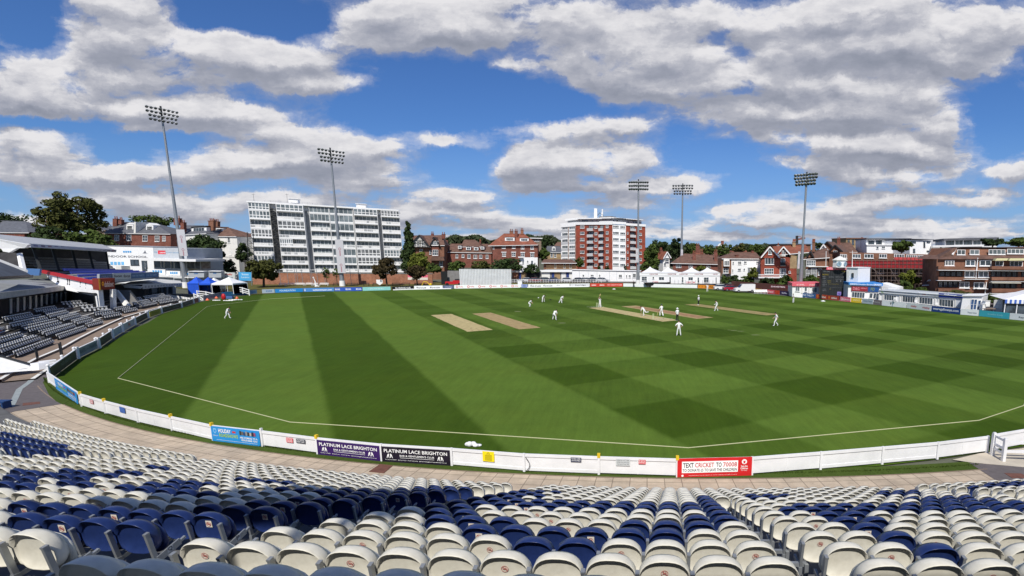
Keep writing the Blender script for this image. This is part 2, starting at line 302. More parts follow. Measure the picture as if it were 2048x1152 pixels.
# ================================================================ ground and pitch
def grass(name, base, dark_, kind):
    m = bpy.data.materials.new(name); m.use_nodes = True; t = m.node_tree; b = t.nodes['Principled BSDF']; b.inputs['Roughness'].default_value = .9; b.inputs['Specular IOR Level'].default_value = .05
    L = t.links.new
    def n(ty, **k):
        q = t.nodes.new(ty)
        for a, v in k.items(): setattr(q, a, v)
        return q
    def mth(op, a, b_=None, c=None):
        q = n('ShaderNodeMath', operation=op)
        for i, v in enumerate((a, b_, c)):
            if v is None: continue
            if isinstance(v, (int, float)): q.inputs[i].default_value = v
            else: L(v, q.inputs[i])
        return q.outputs[0]
    geo = n('ShaderNodeNewGeometry'); pos = geo.outputs['Position']
    def nz(scale, det=4, r=.6, vec=None):
        q = n('ShaderNodeTexNoise'); q.inputs['Scale'].default_value = scale; q.inputs['Detail'].default_value = det; q.inputs['Roughness'].default_value = r; L(vec or pos, q.inputs['Vector']); return q.outputs['Fac']
    s_ = n('ShaderNodeSeparateXYZ'); L(pos, s_.inputs[0]); X, Y = s_.outputs[0], s_.outputs[1]
    if kind == 'mown':
        wob = mth('MULTIPLY', mth('SUBTRACT', nz(.12, 2), .5), .5)
        u = mth('ADD', mth('ADD', mth('MULTIPLY', X, .853), mth('MULTIPLY', Y, .522)), wob)
        v = mth('ADD', mth('SUBTRACT', mth('MULTIPLY', X, .5), mth('MULTIPLY', Y, .866)), wob)
        def bands(c, lst, w=.6):
            tot = None
            for lo, hi in lst:
                a = n('ShaderNodeMapRange', interpolation_type='SMOOTHSTEP'); L(c, a.inputs[0]); a.inputs[1].default_value = lo-w/2; a.inputs[2].default_value = lo+w/2
                d = n('ShaderNodeMapRange', interpolation_type='SMOOTHSTEP'); L(c, d.inputs[0]); d.inputs[1].default_value = hi-w/2; d.inputs[2].default_value = hi+w/2
                g = mth('SUBTRACT', a.outputs[0], d.outputs[0]); tot = g if tot is None else mth('MAXIMUM', tot, g)
            return tot
        A = bands(u, [(-60, -6.3), (1.1, 8.2), (16.2, 21.8), (28.7, 34.6), (40.6, 46), (50.7, 56), (61, 66.2), (71.2, 76), (81, 86), (91, 96), (101, 106), (111, 116)])
        B = bands(v, [(-28.1, -21.9), (-41.2, -35), (-53.6, -47.3), (-66, -59.8), (-78.5, -72.2), (-91, -84.7), (-103.5, -97.2), (-116, -109.7), (-128.5, -122), (-15.5, -9.2)])
        br = n('ShaderNodeMapRange', interpolation_type='SMOOTHSTEP'); L(u, br.inputs[0]); br.inputs[1].default_value = 15.6; br.inputs[2].default_value = 16.8
        far = n('ShaderNodeMapRange', interpolation_type='SMOOTHSTEP'); L(v, far.inputs[0]); far.inputs[1].default_value = -60; far.inputs[2].default_value = -52; far.inputs[3].default_value = .55; far.inputs[4].default_value = 1
        B = mth('MULTIPLY', mth('MULTIPLY', B, br.outputs[0]), far.outputs[0])
        k = mth('ADD', mth('MULTIPLY', A, mth('SUBTRACT', .92, mth('MULTIPLY', br.outputs[0], .38))), mth('MULTIPLY', B, .46))
        # the outfield outside the rope and the cut square are mown another way
        sq = mth('MULTIPLY', bands(v, [(-96, -62.5)], 1.0), bands(u, [(16.2, 17.5)] , 20))
        k = mth('MINIMUM', k, 1.0)
    else:
        k = mth('MULTIPLY', nz(.35, 4), .8)
    big = nz(.035, 3); mid = nz(.5, 5, .65)
    # fine streaks along the mower's run
    mp = n('ShaderNodeMapping'); mp.inputs['Rotation'].default_value = (0, 0, math.radians(31.5)); mp.inputs['Scale'].default_value = (2.6, .22, 1); L(pos, mp.inputs['Vector'])
    st = nz(1.0, 5, .7, mp.outputs[0]); fine = nz(9.0, 6, .75)
    mix = n('ShaderNodeMixRGB'); L(k, mix.inputs[0]); mix.inputs[1].default_value = (*base, 1); mix.inputs[2].default_value = (*dark_, 1)
    g = mth('ADD', mth('ADD', mth('MULTIPLY', mth('SUBTRACT', big, .5), .55), mth('MULTIPLY', mth('SUBTRACT', mid, .5), .42)), mth('ADD', mth('MULTIPLY', mth('SUBTRACT', st, .5), .55), mth('MULTIPLY', mth('SUBTRACT', fine, .5), .62)))
    g = mth('ADD', g, 1.0)
    sc = n('ShaderNodeVectorMath', operation='SCALE'); L(mix.outputs[0], sc.inputs[0]); L(g, sc.inputs['Scale'])
    hue = n('ShaderNodeMixRGB', blend_type='MULTIPLY'); hf = n('ShaderNodeMapRange'); L(nz(.09, 4, .7), hf.inputs[0]); hf.inputs[1].default_value = .45; hf.inputs[2].default_value = .72; hf.inputs[4].default_value = .4
    L(hf.outputs[0], hue.inputs[0]); L(sc.outputs[0], hue.inputs[1]); hue.inputs[2].default_value = (1.22, 1.0, .9, 1); L(hue.outputs[0], b.inputs['Base Color'])
    bp = n('ShaderNodeBump'); bp.inputs['Strength'].default_value = .35; bp.inputs['Distance'].default_value = .03; L(fine, bp.inputs['Height']); L(bp.outputs[0], b.inputs['Normal'])
    return m
field_m = grass('mown_outfield', (.082, .138, .020), (.038, .073, .006), 'mown')
rough_m = grass('rough_grass', (.125, .125, .040), (.10, .085, .035), 'rough')
verge_m = grass('verge_grass', (.06, .095, .018), (.045, .07, .014), 'rough')
def sheet(name, pts, z, m, kind='structure', **t):
    b = MB(); b.poly([(p[0], p[1], z if len(p) < 3 or isinstance(p, Vector) else p[2]) for p in pts]); return b.build(name, m, kind=kind, **t)
town_m = mat('town_ground', (.10, .105, .075), .95, .35, .02, det=8)
b = MB(); n = 48
for R0, R1 in ((0, 320), (320, 5500)):
    for i in range(n):
        a0, a1 = i*2*math.pi/n, (i+1)*2*math.pi/n; z0, z1 = -.06, (-.06 if R0 == 0 else -.5)
        b.quad((R0*math.cos(a0), 80+R0*math.sin(a0), z0), (R1*math.cos(a0), 80+R1*math.sin(a0), z1), (R1*math.cos(a1), 80+R1*math.sin(a1), z1), (R0*math.cos(a1), 80+R0*math.sin(a1), z0))
b.build('ground', town_m, kind='structure')
NEAR = [(-44.2,40.2),(-43.1,39.1),(-39.7,36.2),(-34.2,32.7),(-31.2,31.1),(-27.7,29.4),(-24.6,28.0),(-21.1,26.6),(-18.0,25.5),(-14.7,24.6),(-11.2,23.8),(-7.8,23.1),(-4.4,22.55),(-1.0,22.2),(2.4,22.0),(5.7,22.15),(8.9,22.6),(11.9,23.2),(14.8,23.95),(17.8,24.9),(20.,25.6),(26,28.6),(34,34),(42,41.5),(50,52)]
FAR = [(58,76.9),(54.5,86),(52.2,89),(47.9,98.5),(44.9,105.6),(37.9,117.7),(30.8,129.5),(21.1,146),(10,152.5),(0,154),(-9.4,153.5),(-31.2,151),(-45.1,148),(-63.3,141.5),(-75.9,135),(-82.9,128),(-85.7,123.3),(-85.2,112.5),(-83.4,105),(-77.4,93.1),(-73.2,84.6),(-66.2,74.1),(-63.3,69),(-58.5,61.8),(-53,53.3),(-49.9,48.1),(-44.8,41.2)]
sheet('cricket_field', NEAR+[(57, 65)]+FAR, 0.0, field_m)
# worn pitches: straw coloured strips cut into the square
straw = mat('worn_pitch_straw', (.41, .33, .145), .9, .22, 1.6, det=9, col2=(.50, .41, .20))
straw2 = mat('faded_pitch', (.34, .25, .105), .9, .25, 1.2, det=9, col2=(.40, .29, .135))
straw3 = mat('brown_pitch', (.29, .165, .08), .9, .25, 1.2, det=9)
straw4 = mat('half_grown_pitch', (.24, .22, .075), .9, .3, 1.2, det=9, col2=(.36, .27, .11))
ANG = math.radians(148.7); DA = Vector((math.sin(ANG), math.cos(ANG), 0)); DB = Vector((-DA.y, DA.x, 0))
def strip(name, px, py, L, w, m, z=.012):
    c = G(px, py); h = DA*(L/2); q = DB*(w/2); bb = MB(); ns = 14; a = []; d = []
    for i in range(ns+1):
        s_ = c-h+DA*(L*i/ns); a.append(s_-q*(1+random.uniform(-.03, .03))); d.append(s_+q*(1+random.uniform(-.03, .03)))
    for i in range(ns): bb.quad((a[i].x, a[i].y, z), (a[i+1].x, a[i+1].y, z), (d[i+1].x, d[i+1].y, z), (d[i].x, d[i].y, z))
    return bb.build(name, m, kind='structure')
strip('pitch_strip', 1259, 627.0, 22.3, 3.0, straw)
strip('pitch_strip', 917, 643.5, 20.8, 3.2, straw)
strip('pitch_strip', 1006, 640, 20.8, 3.0, straw2)
strip('pitch_strip', 1326, 623, 21.6, 3.1, straw2); strip('pitch_strip', 1332, 623.6, 18.5, 1.7, straw3, .020)
strip('pitch_strip', 1456, 618.2, 20.5, 3.0, straw4)
wm = mat('white_marking', (.72, .72, .66), .8, .15, 6)
bb = MB()
for px, py in ((1196, 614.5), (1318, 637)):
    c = G(px, py)
    for k, wd in ((-1.2, 1.6), (0, 1.3)):
        q = c+DA*(k if py < 625 else -k); a = q-DB*wd; d = q+DB*wd; bb.bar((a.x, a.y, .026), (d.x, d.y, .026), .06, .006)
bb.build('crease_markings', wm, kind='structure')
# worn footmarks near the ends of the strips
fm_ = mat('footmark_soil', (.27, .19, .095), .95, .25, 5, det=8); bb = MB(); rr_ = random.Random(4)
for px, py, L in ((1259, 627.0, 22.3), (917, 643.5, 20.8), (1006, 640, 20.8), (1456, 618.2, 20.5)):
    for e_ in (-1, 1):
        for k in range(9):
            c = G(px, py)+DA*(L/2-rr_.uniform(.5, 3.2))*e_+DB*rr_.uniform(-1.1, 1.1); r1, r2 = rr_.uniform(.10, .32), rr_.uniform(.05, .14)
            bb.poly([tuple(c+DA*r1*math.cos(t)*rr_.uniform(.7, 1.1)+DB*r2*math.sin(t)+Vector((0, 0, .018))) for t in [i*.7 for i in range(9)]])
bb.build('footmarks', fm_, kind='structure')
# bare scuffs in the turf
sc_m = mat('bare_scuff', (.17, .19, .085), .9, .3, 3)
bb = MB()
for px, py, l, w in ((1036, 623, 1.3, .16), (1124, 646, 1.3, .12), (1468, 661, .9, .07), (1482, 662.5, 1.1, .05), (1512, 670, 1.4, .07), (1505, 588, 1.0, .2), (1458, 660, .5, .05)):
    c = G(px, py); pts = []
    for i in range(9):
        a = i*2*math.pi/9; r = random.uniform(.7, 1.1); pts.append((c.x+l/2*math.cos(a)*r, c.y+w*3*math.sin(a)*r, .008))
    bb.poly(pts)
bb.build('turf_scuffs', sc_m, kind='structure')
# boundary rope
rope_m = mat('rope_fibre', (.46, .46, .27), .8, .1, 20)
RP = [G(*q) for q in ((413, 614), (236, 757), (262, 766), (580, 845), (900, 866.5), (1377, 896.5), (1400, 896), (1958, 841.5), (2047, 812))]
RP = [RP[0]]+[RP[1], RP[3], RP[5], RP[7], RP[8], Vector((30, 38, 0)), Vector((44, 56, 0))]
RF = [G(*q) for q in ((413, 614), (430, 610.5), (540, 598), (650, 592))]
bb = MB()
for L_ in (RP, RF):
    for a, c in zip(L_, L_[1:]):
        k = max(2, int((c-a).length/3)); pp = [a.lerp(c, i/k) for i in range(k+1)]
        for p, q in zip(pp, pp[1:]): bb.tube((p.x, p.y, .026), (q.x, q.y, .026), .026, n=6)
bb.build('boundary_rope', rope_m, label='pale rope lying on the grass as the boundary line inside the white fence', cat='rope')
# ================================================================ boundary fence of the near side
wood_dark = mat('rotten_post_foot', (.10, .05, .03), .9, .3, 10)
PB = [G(*q) for q in ((99,766),(165,813),(213,828),(278,846),(346,862),(428,881),(527,893),(637,908),(765,922),(905,931),(1049,943),(1198,949),(1354,954),(1503,950),(1640,939),(1763,928),(1873,918),(1972,905))]
CEN = Vector((4, 96.9, 0))
def outw(p): d = (Vector((p.x, p.y, 0))-CEN); return d.normalized()          # away from the field
FH = .84
def fence_run(name, label, pts, yellow_at=(), tall=(), gate=()):
    t = thing(name, label, 'fence', tuple(pts[0]))
    for i, p in enumerate(pts):
        o = outw(p); r = Vector((-o.y, o.x, 0)); hh = FH+(.13 if i in tall or i in yellow_at else .015)
        m = MB(); m.bar(p+o*.02, p+o*.02+Vector((0, 0, hh)), .10, .10, up=tuple(o)); q = m.build('post', fence_white, t)
        if i in yellow_at:
            m = MB(); m.bar(p+o*.02+Vector((0, 0, hh-.17)), p+o*.02+Vector((0, 0, hh+.012)), .13, .13, up=tuple(o)); m.build('cap', yellow, q)
    for i, (a, c) in enumerate(zip(pts, pts[1:])):
        d = (c-a).normalized(); o = outw((a+c)/2); A, B = a+d*.055, c-d*.055; z = lambda v, h: Vector((v.x, v.y, h)); m = MB()
        k1, k2 = (0, 0)
        def plank(z0, z1, o0, o1): m.hexa([z(A, z0)+o*o1, z(B, z0)+o*o1, z(B, z0)+o*o0, z(A, z0)+o*o0, z(A, z1)+o*o1, z(B, z1)+o*o1, z(B, z1)+o*o0, z(A, z1)+o*o0])
        plank(FH-.13, FH, -.03, .045)                                        # top rail
        if (i*7) % 5 in (0, 3):
            plank(.20, FH-.13, -.015, .006); plank(.06, .20, -.01, .022)
        else:
            plank(.08, FH-.13, -.015, .006)
            mid = (A+B)/2; m.bar(z(mid, .08)+o*.014, z(mid, FH-.13)+o*.014, .05, .02, up=tuple(o))
        m.build('panel', fence_white, t)
    return t
fence_run('boundary_fence', 'low white painted board fence curving between the near seats and the grass', PB, yellow_at=(1, 2, 4, 5, 7, 11, 12), tall=(6,))
RB = [Vector((18.15, 25.05, 0)), Vector((21.5, 26.3, 0)), Vector((26, 28.6, 0)), Vector((31, 31.8, 0)), Vector((36, 35.8, 0))]
fence_run('boundary_fence', 'white board fence continuing right of the gate posts to the photo edge', RB)
# gate frames at the right hand opening
def gp(px, py): return G(px, py)
t = thing('gate', 'white painted timber gate with two posts and open rails, right end of near fence', 'gate', tuple(gp(1985, 909)))
a, c = gp(1984, 911), gp(2006, 923)
for k, p in enumerate((a, c)):
    m = MB(); m.bar(p, p+Vector((0, 0, 1.12-.02*k)), .14); m.bar(p+Vector((0, 0, 1.12-.02*k)), p+Vector((0, 0, 1.16-.02*k)), .11); m.build('post', fence_white, t)
for h in (.38, .60, 1.0):
    m = MB(); m.bar(a+Vector((0, 0, h)), c+Vector((0, 0, h)), .05, .11); m.build('rail', fence_white, t)
t = thing('gate', 'white two-bar rail gate running out of the right edge of the photo', 'gate', tuple(gp(2010, 924)))
a, c = gp(2010, 923), Vector((24.5, 22.9, 0))
for h in (.5, .93):
    m = MB(); m.bar(a+Vector((0, 0, h)), c+Vector((0, 0, h)), .05, .12); m.build('rail', fence_white, t)
m = MB(); m.bar(a+Vector((.3, 0, .5)), c+Vector((-.3, 0, .93)), .04, .08); m.build('brace', fence_white, t)
m = MB(); m.bar(c, c+Vector((0, 0, 1.1)), .14); m.build('post', fence_white, t)
# ---- banners hung on the fence
class Ban:
    def __init__(s, i, f0, f1, z0, z1, o=.075, j=None):
        j = i+1 if j is None else j
        a, c = PB[i], PB[j]; s.n = outw((a+c)/2); s.a = a.lerp(c, f0)+s.n*o; s.b = a.lerp(c, f1)+s.n*o; s.z0, s.z1 = z0, z1
    def P(s, u, v, o=0.0):
        p = s.a.lerp(s.b, u)+s.n*o; return Vector((p.x, p.y, s.z0+(s.z1-s.z0)*v))
    def quad(s, u0, u1, v0, v1, o, m): b_ = MB(); b_.quad(s.P(u0, v0, o), s.P(u1, v0, o), s.P(u1, v1, o), s.P(u0, v1, o)); return b_
    def rect(s, par, name, u0, u1, v0, v1, o, m): return s.quad(u0, u1, v0, v1, o, m).build(name, m, par)
    def board(s, par, m, th=.012, sag=0.0):
        b_ = MB(); n = 14
        for i in range(n):
            u0, u1 = i/n, (i+1)/n; w = lambda u: .004*math.sin(u*17)+.003*math.sin(u*41)
            b_.hexa([s.P(u0, 0, w(u0)), s.P(u1, 0, w(u1)), s.P(u1, 0, w(u1)-th), s.P(u0, 0, w(u0)-th), s.P(u0, 1, w(u0)), s.P(u1, 1, w(u1)), s.P(u1, 1, w(u1)-th), s.P(u0, 1, w(u0)-th)])
        return b_.build('sheet', m, par)
    def text(s, par, txt, u0, u1, v0, v1, m, bold=0.0, o=.011):
        vs, fs, _ = text_mesh(txt, bold); b_ = MB(); b_.add([s.P(u0+(u1-u0)*x, v0+(v1-v0)*y, o) for x, y in vs], fs); return b_.build('lettering', m, par)
def banner(label, *a, **k):
    b_ = Ban(*a, **k); t = thing('banner', label, 'banner', tuple(b_.a), group='banners hung on the near fence'); return b_, t
def disc(B_, par, u, v, r, m, o=.011, name='emblem', n=16, hole=0.0):
    W_ = (B_.b-B_.a).length; Hh = B_.z1-B_.z0; b_ = MB(); ou = []; inn = []
    for i in range(n):
        t_ = 2*math.pi*i/n; ou.append(B_.P(u+r*math.cos(t_)/W_, v+r*math.sin(t_)/Hh, o)); inn.append(B_.P(u+hole*math.cos(t_)/W_, v+hole*math.sin(t_)/Hh, o))
    if hole: b_.add(ou+inn, [(i, (i+1) % n, n+(i+1) % n, n+i) for i in range(n)])
    else: b_.poly(ou)
    return b_.build(name, m, par)
wh = C('F2F2F0'); cyan = mat('blue_banner', (.02, .26, .62), .45, .06, 2); grn = C('9CC25A')
def holiday(label, i, f0, f1):
    B_, t = banner(label, i, f0, f1, .02, FH-.02); B_.board(t, cyan)
    B_.text(t, 'HOLIDAY', .16, .42, .62, .88, wh, .02); B_.text(t, 'ROADSHOWS', .17, .56, .34, .57, grn, .03); B_.text(t, 'ARE COMING TO A', .60, .96, .38, .50, wh, .02); B_.text(t, 'VENUE NEAR YOU!', .62, .95, .22, .34, wh, .02)
    B_.rect(t, 'flash', .45, .52, .68, .80, .011, C('C8352F')); B_.text(t, 'FOUNDATION', .03, .14, .36, .42, wh); B_.rect(t, 'rule', .10, .95, .12, .135, .011, wh)
    m = MB(); pts = [(.055, .86), (.115, .86), (.118, .66), (.085, .52), (.052, .66)]; m.poly([B_.P(u, v, .011) for u, v in pts]); m.build('crest', C('8FC4EC'), t)
    m = MB(); pts = [(.066, .80), (.104, .80), (.106, .67), (.085, .58), (.064, .67)]; m.poly([B_.P(u, v, .015) for u, v in pts]); m.build('crest', cyan, t)
    for k in range(8):
        u = .60+k*.042; B_.rect(t, 'picture', u, u+.036, .60+.02*(k % 2), .88-.03*(k % 3), .011+.001*k, C(('3A3A30', '6A6258', '2C4870', '8A8A86', '40382E', 'B0A89C', '2A3038', '9A4A6A')[k]))
holiday('bright blue HOLIDAY ROADSHOWS banner at the far left end of the near fence', 0, .28, .93)
holiday('bright blue HOLIDAY ROADSHOWS banner left of the purple club banners', 5, .0, .97)
pur = mat('purple_banner', (.036, .010, .105), .5, .08, 2); blk = mat('black_purple_banner', (.012, .008, .020), .5, .5, 1.5)
def club(label, i, m_, wrinkle):
    B_, t = banner(label, i, .01, .985, .0, FH-.09); B_.board(t, m_)
    B_.text(t, 'PLATINUM LACE BRIGHTON', .04, .96, .64, .86, wh, .015); B_.text(t, "BAR & GENTLEMEN'S CLUB", .27, .77, .41, .53, wh, .012); B_.rect(t, 'rule', .27, .77, .32, .34, .011, wh)
    B_.text(t, '76 EAST STREET   BRIGHTON   01273 205 206   BRIGHTON@PLATINUMLACE.CO.UK', .05, .95, .14, .20, wh, .01)
    for u in (.12, .86):                                     # a pair of facing figures
        for s_ in (-1, 1):
            m = MB(); q = lambda x, y: B_.P(u+s_*x, .26+y, .011)
            m.poly([q(.006, .28), q(.022, .30), q(.034, .20), q(.045, .02), q(.034, .03), q(.028, .13), q(.020, .13), q(.012, .03), q(.004, .02), q(.010, .16)]); m.build('emblem', wh, t)
    return B_, t
club('purple PLATINUM LACE BRIGHTON banner, the left one of the pair', 7, pur, 0)
club('darker creased PLATINUM LACE BRIGHTON banner, the right one of the pair', 8, blk, 1)
red_s = mat('red_banner', (.62, .018, .022), .45, .05, 2)
B_, t = banner('red TEXT CRICKET TO 70008 banner with white panel on the near fence', 12, .0, .995, .0, FH+.03); B_.board(t, red_s)
B_.rect(t, 'white_panel', .06, .81, .24, .84, .013, wh)
bk = C('1C1C20'); rd = C('C02A30')
B_.text(t, 'TEXT', .075, .215, .52, .76, bk, .018, .019); B_.text(t, 'CRICKET', .235, .49, .52, .76, rd, .012, .019); B_.text(t, 'TO', .515, .59, .52, .76, bk, .018, .019); B_.text(t, '70008', .61, .795, .52, .76, rd, .012, .019)
B_.text(t, 'TO DONATE £5 TO SAVE THE CHILDREN', .07, .795, .30, .45, bk, .012, .019)
disc(B_, t, .895, .76, .115, wh, .013); m = MB(); m.poly([B_.P(.895+x, .76+y, .018) for x, y in ((-.018, .03), (-.01, .06), (0, .04), (.01, .06), (.018, .03), (.01, -.01), (.014, -.08), (-.014, -.08), (-.01, -.01))]); m.build('emblem', red_s, t)
B_.text(t, 'Save the', .85, .94, .48, .58, wh, .02); B_.text(t, 'Children', .845, .945, .36, .46, wh, .02); B_.text(t, '100 YEARS', .855, .935, .28, .32, wh); disc(B_, t, .07, .10, .05, wh, .013)
B_.text(t, 'savethechildren.org.uk registered charity england and wales scotland', .15, .8, .08, .12, wh)
def plate(label, i, u0, u1, v0, v1, m_, lines=(), tm=None, o=.055):
    B_ = Ban(i, u0, u1, v0, v1, o); t = thing('sign', label, 'sign', tuple(B_.a)); b_ = B_.quad(0, 1, 0, 1, 0, m_); b_.quad(B_.P(0, 0, -.01), B_.P(0, 1, -.01), B_.P(1, 1, -.01), B_.P(1, 0, -.01)); b_.build('plate', m_, t)
    for j, s_ in enumerate(lines): B_.text(t, s_, .08, .92, 1-(j+1)/(len(lines)+.4)+.03, 1-(j+.25)/(len(lines)+.4), tm or bk, .01, .006)
    return B_, t
B_, t = plate('small yellow warning sign with a triangle on the white fence', 9, .44, .60, .36, .96*FH+.02, C('F2DA1A'), (), o=.06)
m = MB(); a_, b_, c_ = (.5, .94), (.33, .74), (.67, .74); m.poly([B_.P(*a_, .005), B_.P(*b_, .005), B_.P(*c_, .005)]); m.build('triangle', bk, t)
m = MB(); m.poly([B_.P(.5, .89, .008), B_.P(.39, .765, .008), B_.P(.61, .765, .008)]); m.build('triangle', C('F2DA1A'), t)
for k in range(6): B_.rect(t, 'line', .2, .8, .62-.1*k, .655-.1*k, .006, C('5A5210'))
plate('pink notice on the weathered fence left of the purple banners', 6, .46, .58, .42, .66, C('D86A70'), ('NO DOGS', 'ALLOWED', 'HERE'), wh)
plate('dark grey notice plate beside the pink notice on the fence', 6, .64, .80, .46, .66, C('4A4E58'), ('SPECTATORS', 'KEEP OFF'), wh)
plate('small navy notice plate on the fence right of the cable loop', 10, .63, .77, .56, .76, C('2A3450'), ('NO BALL GAMES', 'ON THE FIELD'), wh)
plate('pale grey notice plate with three lines of small print on the fence', 11, .22, .40, .46, .76, C('C4C8C8'), ('PLEASE DO NOT CLIMB', 'OVER OR LEAN ON', 'THIS FENCE AT ANY TIME'), C('7A7E80'))
plate('small red notice plate right of the grey one on the fence', 11, .51, .60, .56, .76, C('D04A50'), ('NO', 'ENTRY'), wh)
plate('faded pink notice on the fence between the yellow capped posts, far left', 1, .42, .56, .42, .68, C('C88088'), ('NO DOGS', 'HERE'), wh)
plate('plain blue notice sheet on the fence in the left part', 2, .50, .66, .40, .74, C('3C62A8'))
# black cable loop at a post
m = MB(); c0 = PB[10]+outw(PB[10])*.1; r_ = (PB[11]-PB[10]).normalized(); pr_ = [c0+r_*(.1+.22*math.sin(k/10*math.pi)*(.6+.4*k/10))+Vector((0, 0, .72-.66*k/10)) for k in range(11)]
for a, c in zip(pr_, pr_[1:]): m.tube(a, c, .014, n=6)
m.build('cable', dark, label='black cable looping down the white fence beside a post', cat='cable')
# crumpled white cloth on the grass
bm_pts = G(944, 893); m = MB()
for k in range(5): m.ball((bm_pts.x+(-.22, -.1, .06, .2, .33)[k], bm_pts.y+.05*(-1)**k, (.10, .14, .12, .08, .05)[k]), .16, n=9, k=6, sc=(1, .8, (.7, .9, .8, .6, .4)[k]))
m.build('bundled_cloth', kit, smooth=True, label='crumpled white cloth lying on the grass inside the near fence', cat='cloth')
# ================================================================ verge, paving and tarmac
def polar(r, deg): a = math.radians(deg); return Vector((4+r*math.sin(a), 96.9-r*math.cos(a), 0))
def pave_mat():
    m = bpy.data.materials.new('stone_paving'); m.use_nodes = True; t = m.node_tree; b = t.nodes['Principled BSDF']; b.inputs['Roughness'].default_value = .85; b.inputs['Specular IOR Level'].default_value = .2
    L = t.links.new; uv = t.nodes.new('ShaderNodeUVMap'); bk_ = t.nodes.new('ShaderNodeTexBrick'); L(uv.outputs[0], bk_.inputs['Vector'])
    bk_.inputs['Scale'].default_value = 1; bk_.inputs['Brick Width'].default_value = .75; bk_.inputs['Row Height'].default_value = .60; bk_.inputs['Mortar Size'].default_value = .022; bk_.offset = 0.0; bk_.inputs['Mortar Smooth'].default_value = .3
    bk_.inputs['Color1'].default_value = (.50, .405, .30, 1); bk_.inputs['Color2'].default_value = (.44, .36, .27, 1); bk_.inputs['Mortar'].default_value = (.23, .185, .14, 1)
    tcn = t.nodes.new('ShaderNodeTexCoord'); nz = t.nodes.new('ShaderNodeTexNoise'); nz.inputs['Scale'].default_value = 1.1; nz.inputs['Detail'].default_value = 9; nz.inputs['Roughness'].default_value = .72; L(tcn.outputs['Object'], nz.inputs['Vector'])
    mr = t.nodes.new('ShaderNodeMapRange'); mr.inputs[1].default_value = .3; mr.inputs[2].default_value = .7; mr.inputs[3].default_value = .72; mr.inputs[4].default_value = 1.2; L(nz.outputs['Fac'], mr.inputs[0])
    mu = t.nodes.new('ShaderNodeVectorMath'); mu.operation = 'SCALE'; L(bk_.outputs['Color'], mu.inputs[0]); L(mr.outputs[0], mu.inputs['Scale']); L(mu.outputs[0], b.inputs['Base Color'])
    return m
def ring(name, r0, r1, d0, d1, z, m, step=1.0, kind='structure', **t):
    b_ = MB(); n = max(1, int((d1-d0)/step)); uvs = []
    for i in range(n):
        a, c = d0+(d1-d0)*i/n, d0+(d1-d0)*(i+1)/n
        vs = [polar(r1, a), polar(r1, c), polar(r0, c), polar(r0, a)]; b_.quad(*[(v.x, v.y, z) for v in vs])
        for rr, dd in ((r1, a), (r1, c), (r0, c), (r0, a)): uvs += [math.radians(dd)*77, rr]
    o = b_.build(name, m, kind=kind, **t); l = o.data.uv_layers.new(name='UVMap'); l.data.foreach_set('uv', uvs); return o
ring('paving', 74.6, 79.5, -45, 28, .004, pave_mat())
ring('grass_verge', 74.25, 75.15, -38.5, 9.5, .012, verge_m)
ring('grass_verge', 74.0, 75.0, -41, -38, .010, verge_m)
ring('kerb_edging', 75.15, 75.22, -38.5, 9.5, .02, tan_c)
asph = mat('asphalt', (.115, .10, .10), .9, .18, 3, det=9, bump=.3)
sheet('access_road', [G(0, 832), G(30, 823), G(126, 808), G(98, 790), G(86, 765), G(103, 742), G(60, 738), G(0, 742), (-62, 40), (-52, 24)], .016, asph)
sheet('verge_corner', [G(126, 810), G(112, 803), G(98, 790), G(88, 768), G(97, 752), (-43.3, 39.4), (-40, 36.5), (-36.5, 34.2)], .022, verge_m)
line_m = mat('worn_grey_line', (.26, .29, .29), .9, .15, 4)
m = MB(); LP = [G(78, 742), G(60, 764), G(39, 779), G(30, 798), G(21, 815)]
for a, c in zip(LP, LP[1:]): m.bar((a.x, a.y, .025), (c.x, c.y, .025), .32, .008)
m.build('road_line', line_m, kind='structure')
rust = mat('rusty_cover', (.14, .06, .042), .8, .25, 4)
for q in (((45, 812), (46, 807), (80, 804), (80, 808)), ((738, 944), (760, 929), (786, 932), (768, 947)), ((2008, 947), (2042, 948), (2062, 957), (2024, 957))):
    m = MB(); pts = [G(*p) for p in q]; m.prism([(p.x, p.y, .03) for p in pts], (0, 0, -.02)); m.build('drain_cover', rust, kind='structure')
gc = mat('pale_concrete', (.47, .42, .34), .85, .12, 1.2, det=8)
sheet('gate_apron', [G(1905, 920), G(1960, 907), G(2048, 897), (24, 27), (27, 22.5), G(2048, 935), G(1945, 926)], .018, gc)
sheet('side_road', [G(1938, 926), G(2048, 935), (27, 22.5), (30, 18), G(2020, 965), G(1990, 960)], .016, asph)
# tufts of longer grass along the foot of the fence
rs0 = np.random.RandomState(2); V = []; FF = []
for i in range(9000):
    ph = rs0.uniform(-41, 9.5); edge = rs0.rand() < .55; p = polar(74.66+rs0.uniform(-.05, .05) if edge else rs0.uniform(74.5, 75.18), ph); h = rs0.uniform(.04, .13) if edge else rs0.uniform(.015, .05); a = rs0.uniform(0, 6.28); w = rs0.uniform(.008, .02); k = len(V)
    V += [(p.x-w*math.cos(a), p.y-w*math.sin(a), .01), (p.x+w*math.cos(a), p.y+w*math.sin(a), .01), (p.x+rs0.uniform(-.03, .03), p.y+rs0.uniform(-.03, .03), h)]; FF.append((k, k+1, k+2))
b_ = MB(); b_.v, b_.f, b_.m = V, FF, [0]*len(FF); b_.build('grass_tufts', verge_m, kind='stuff', label='longer grass growing along the foot of the near fence', cat='grass')
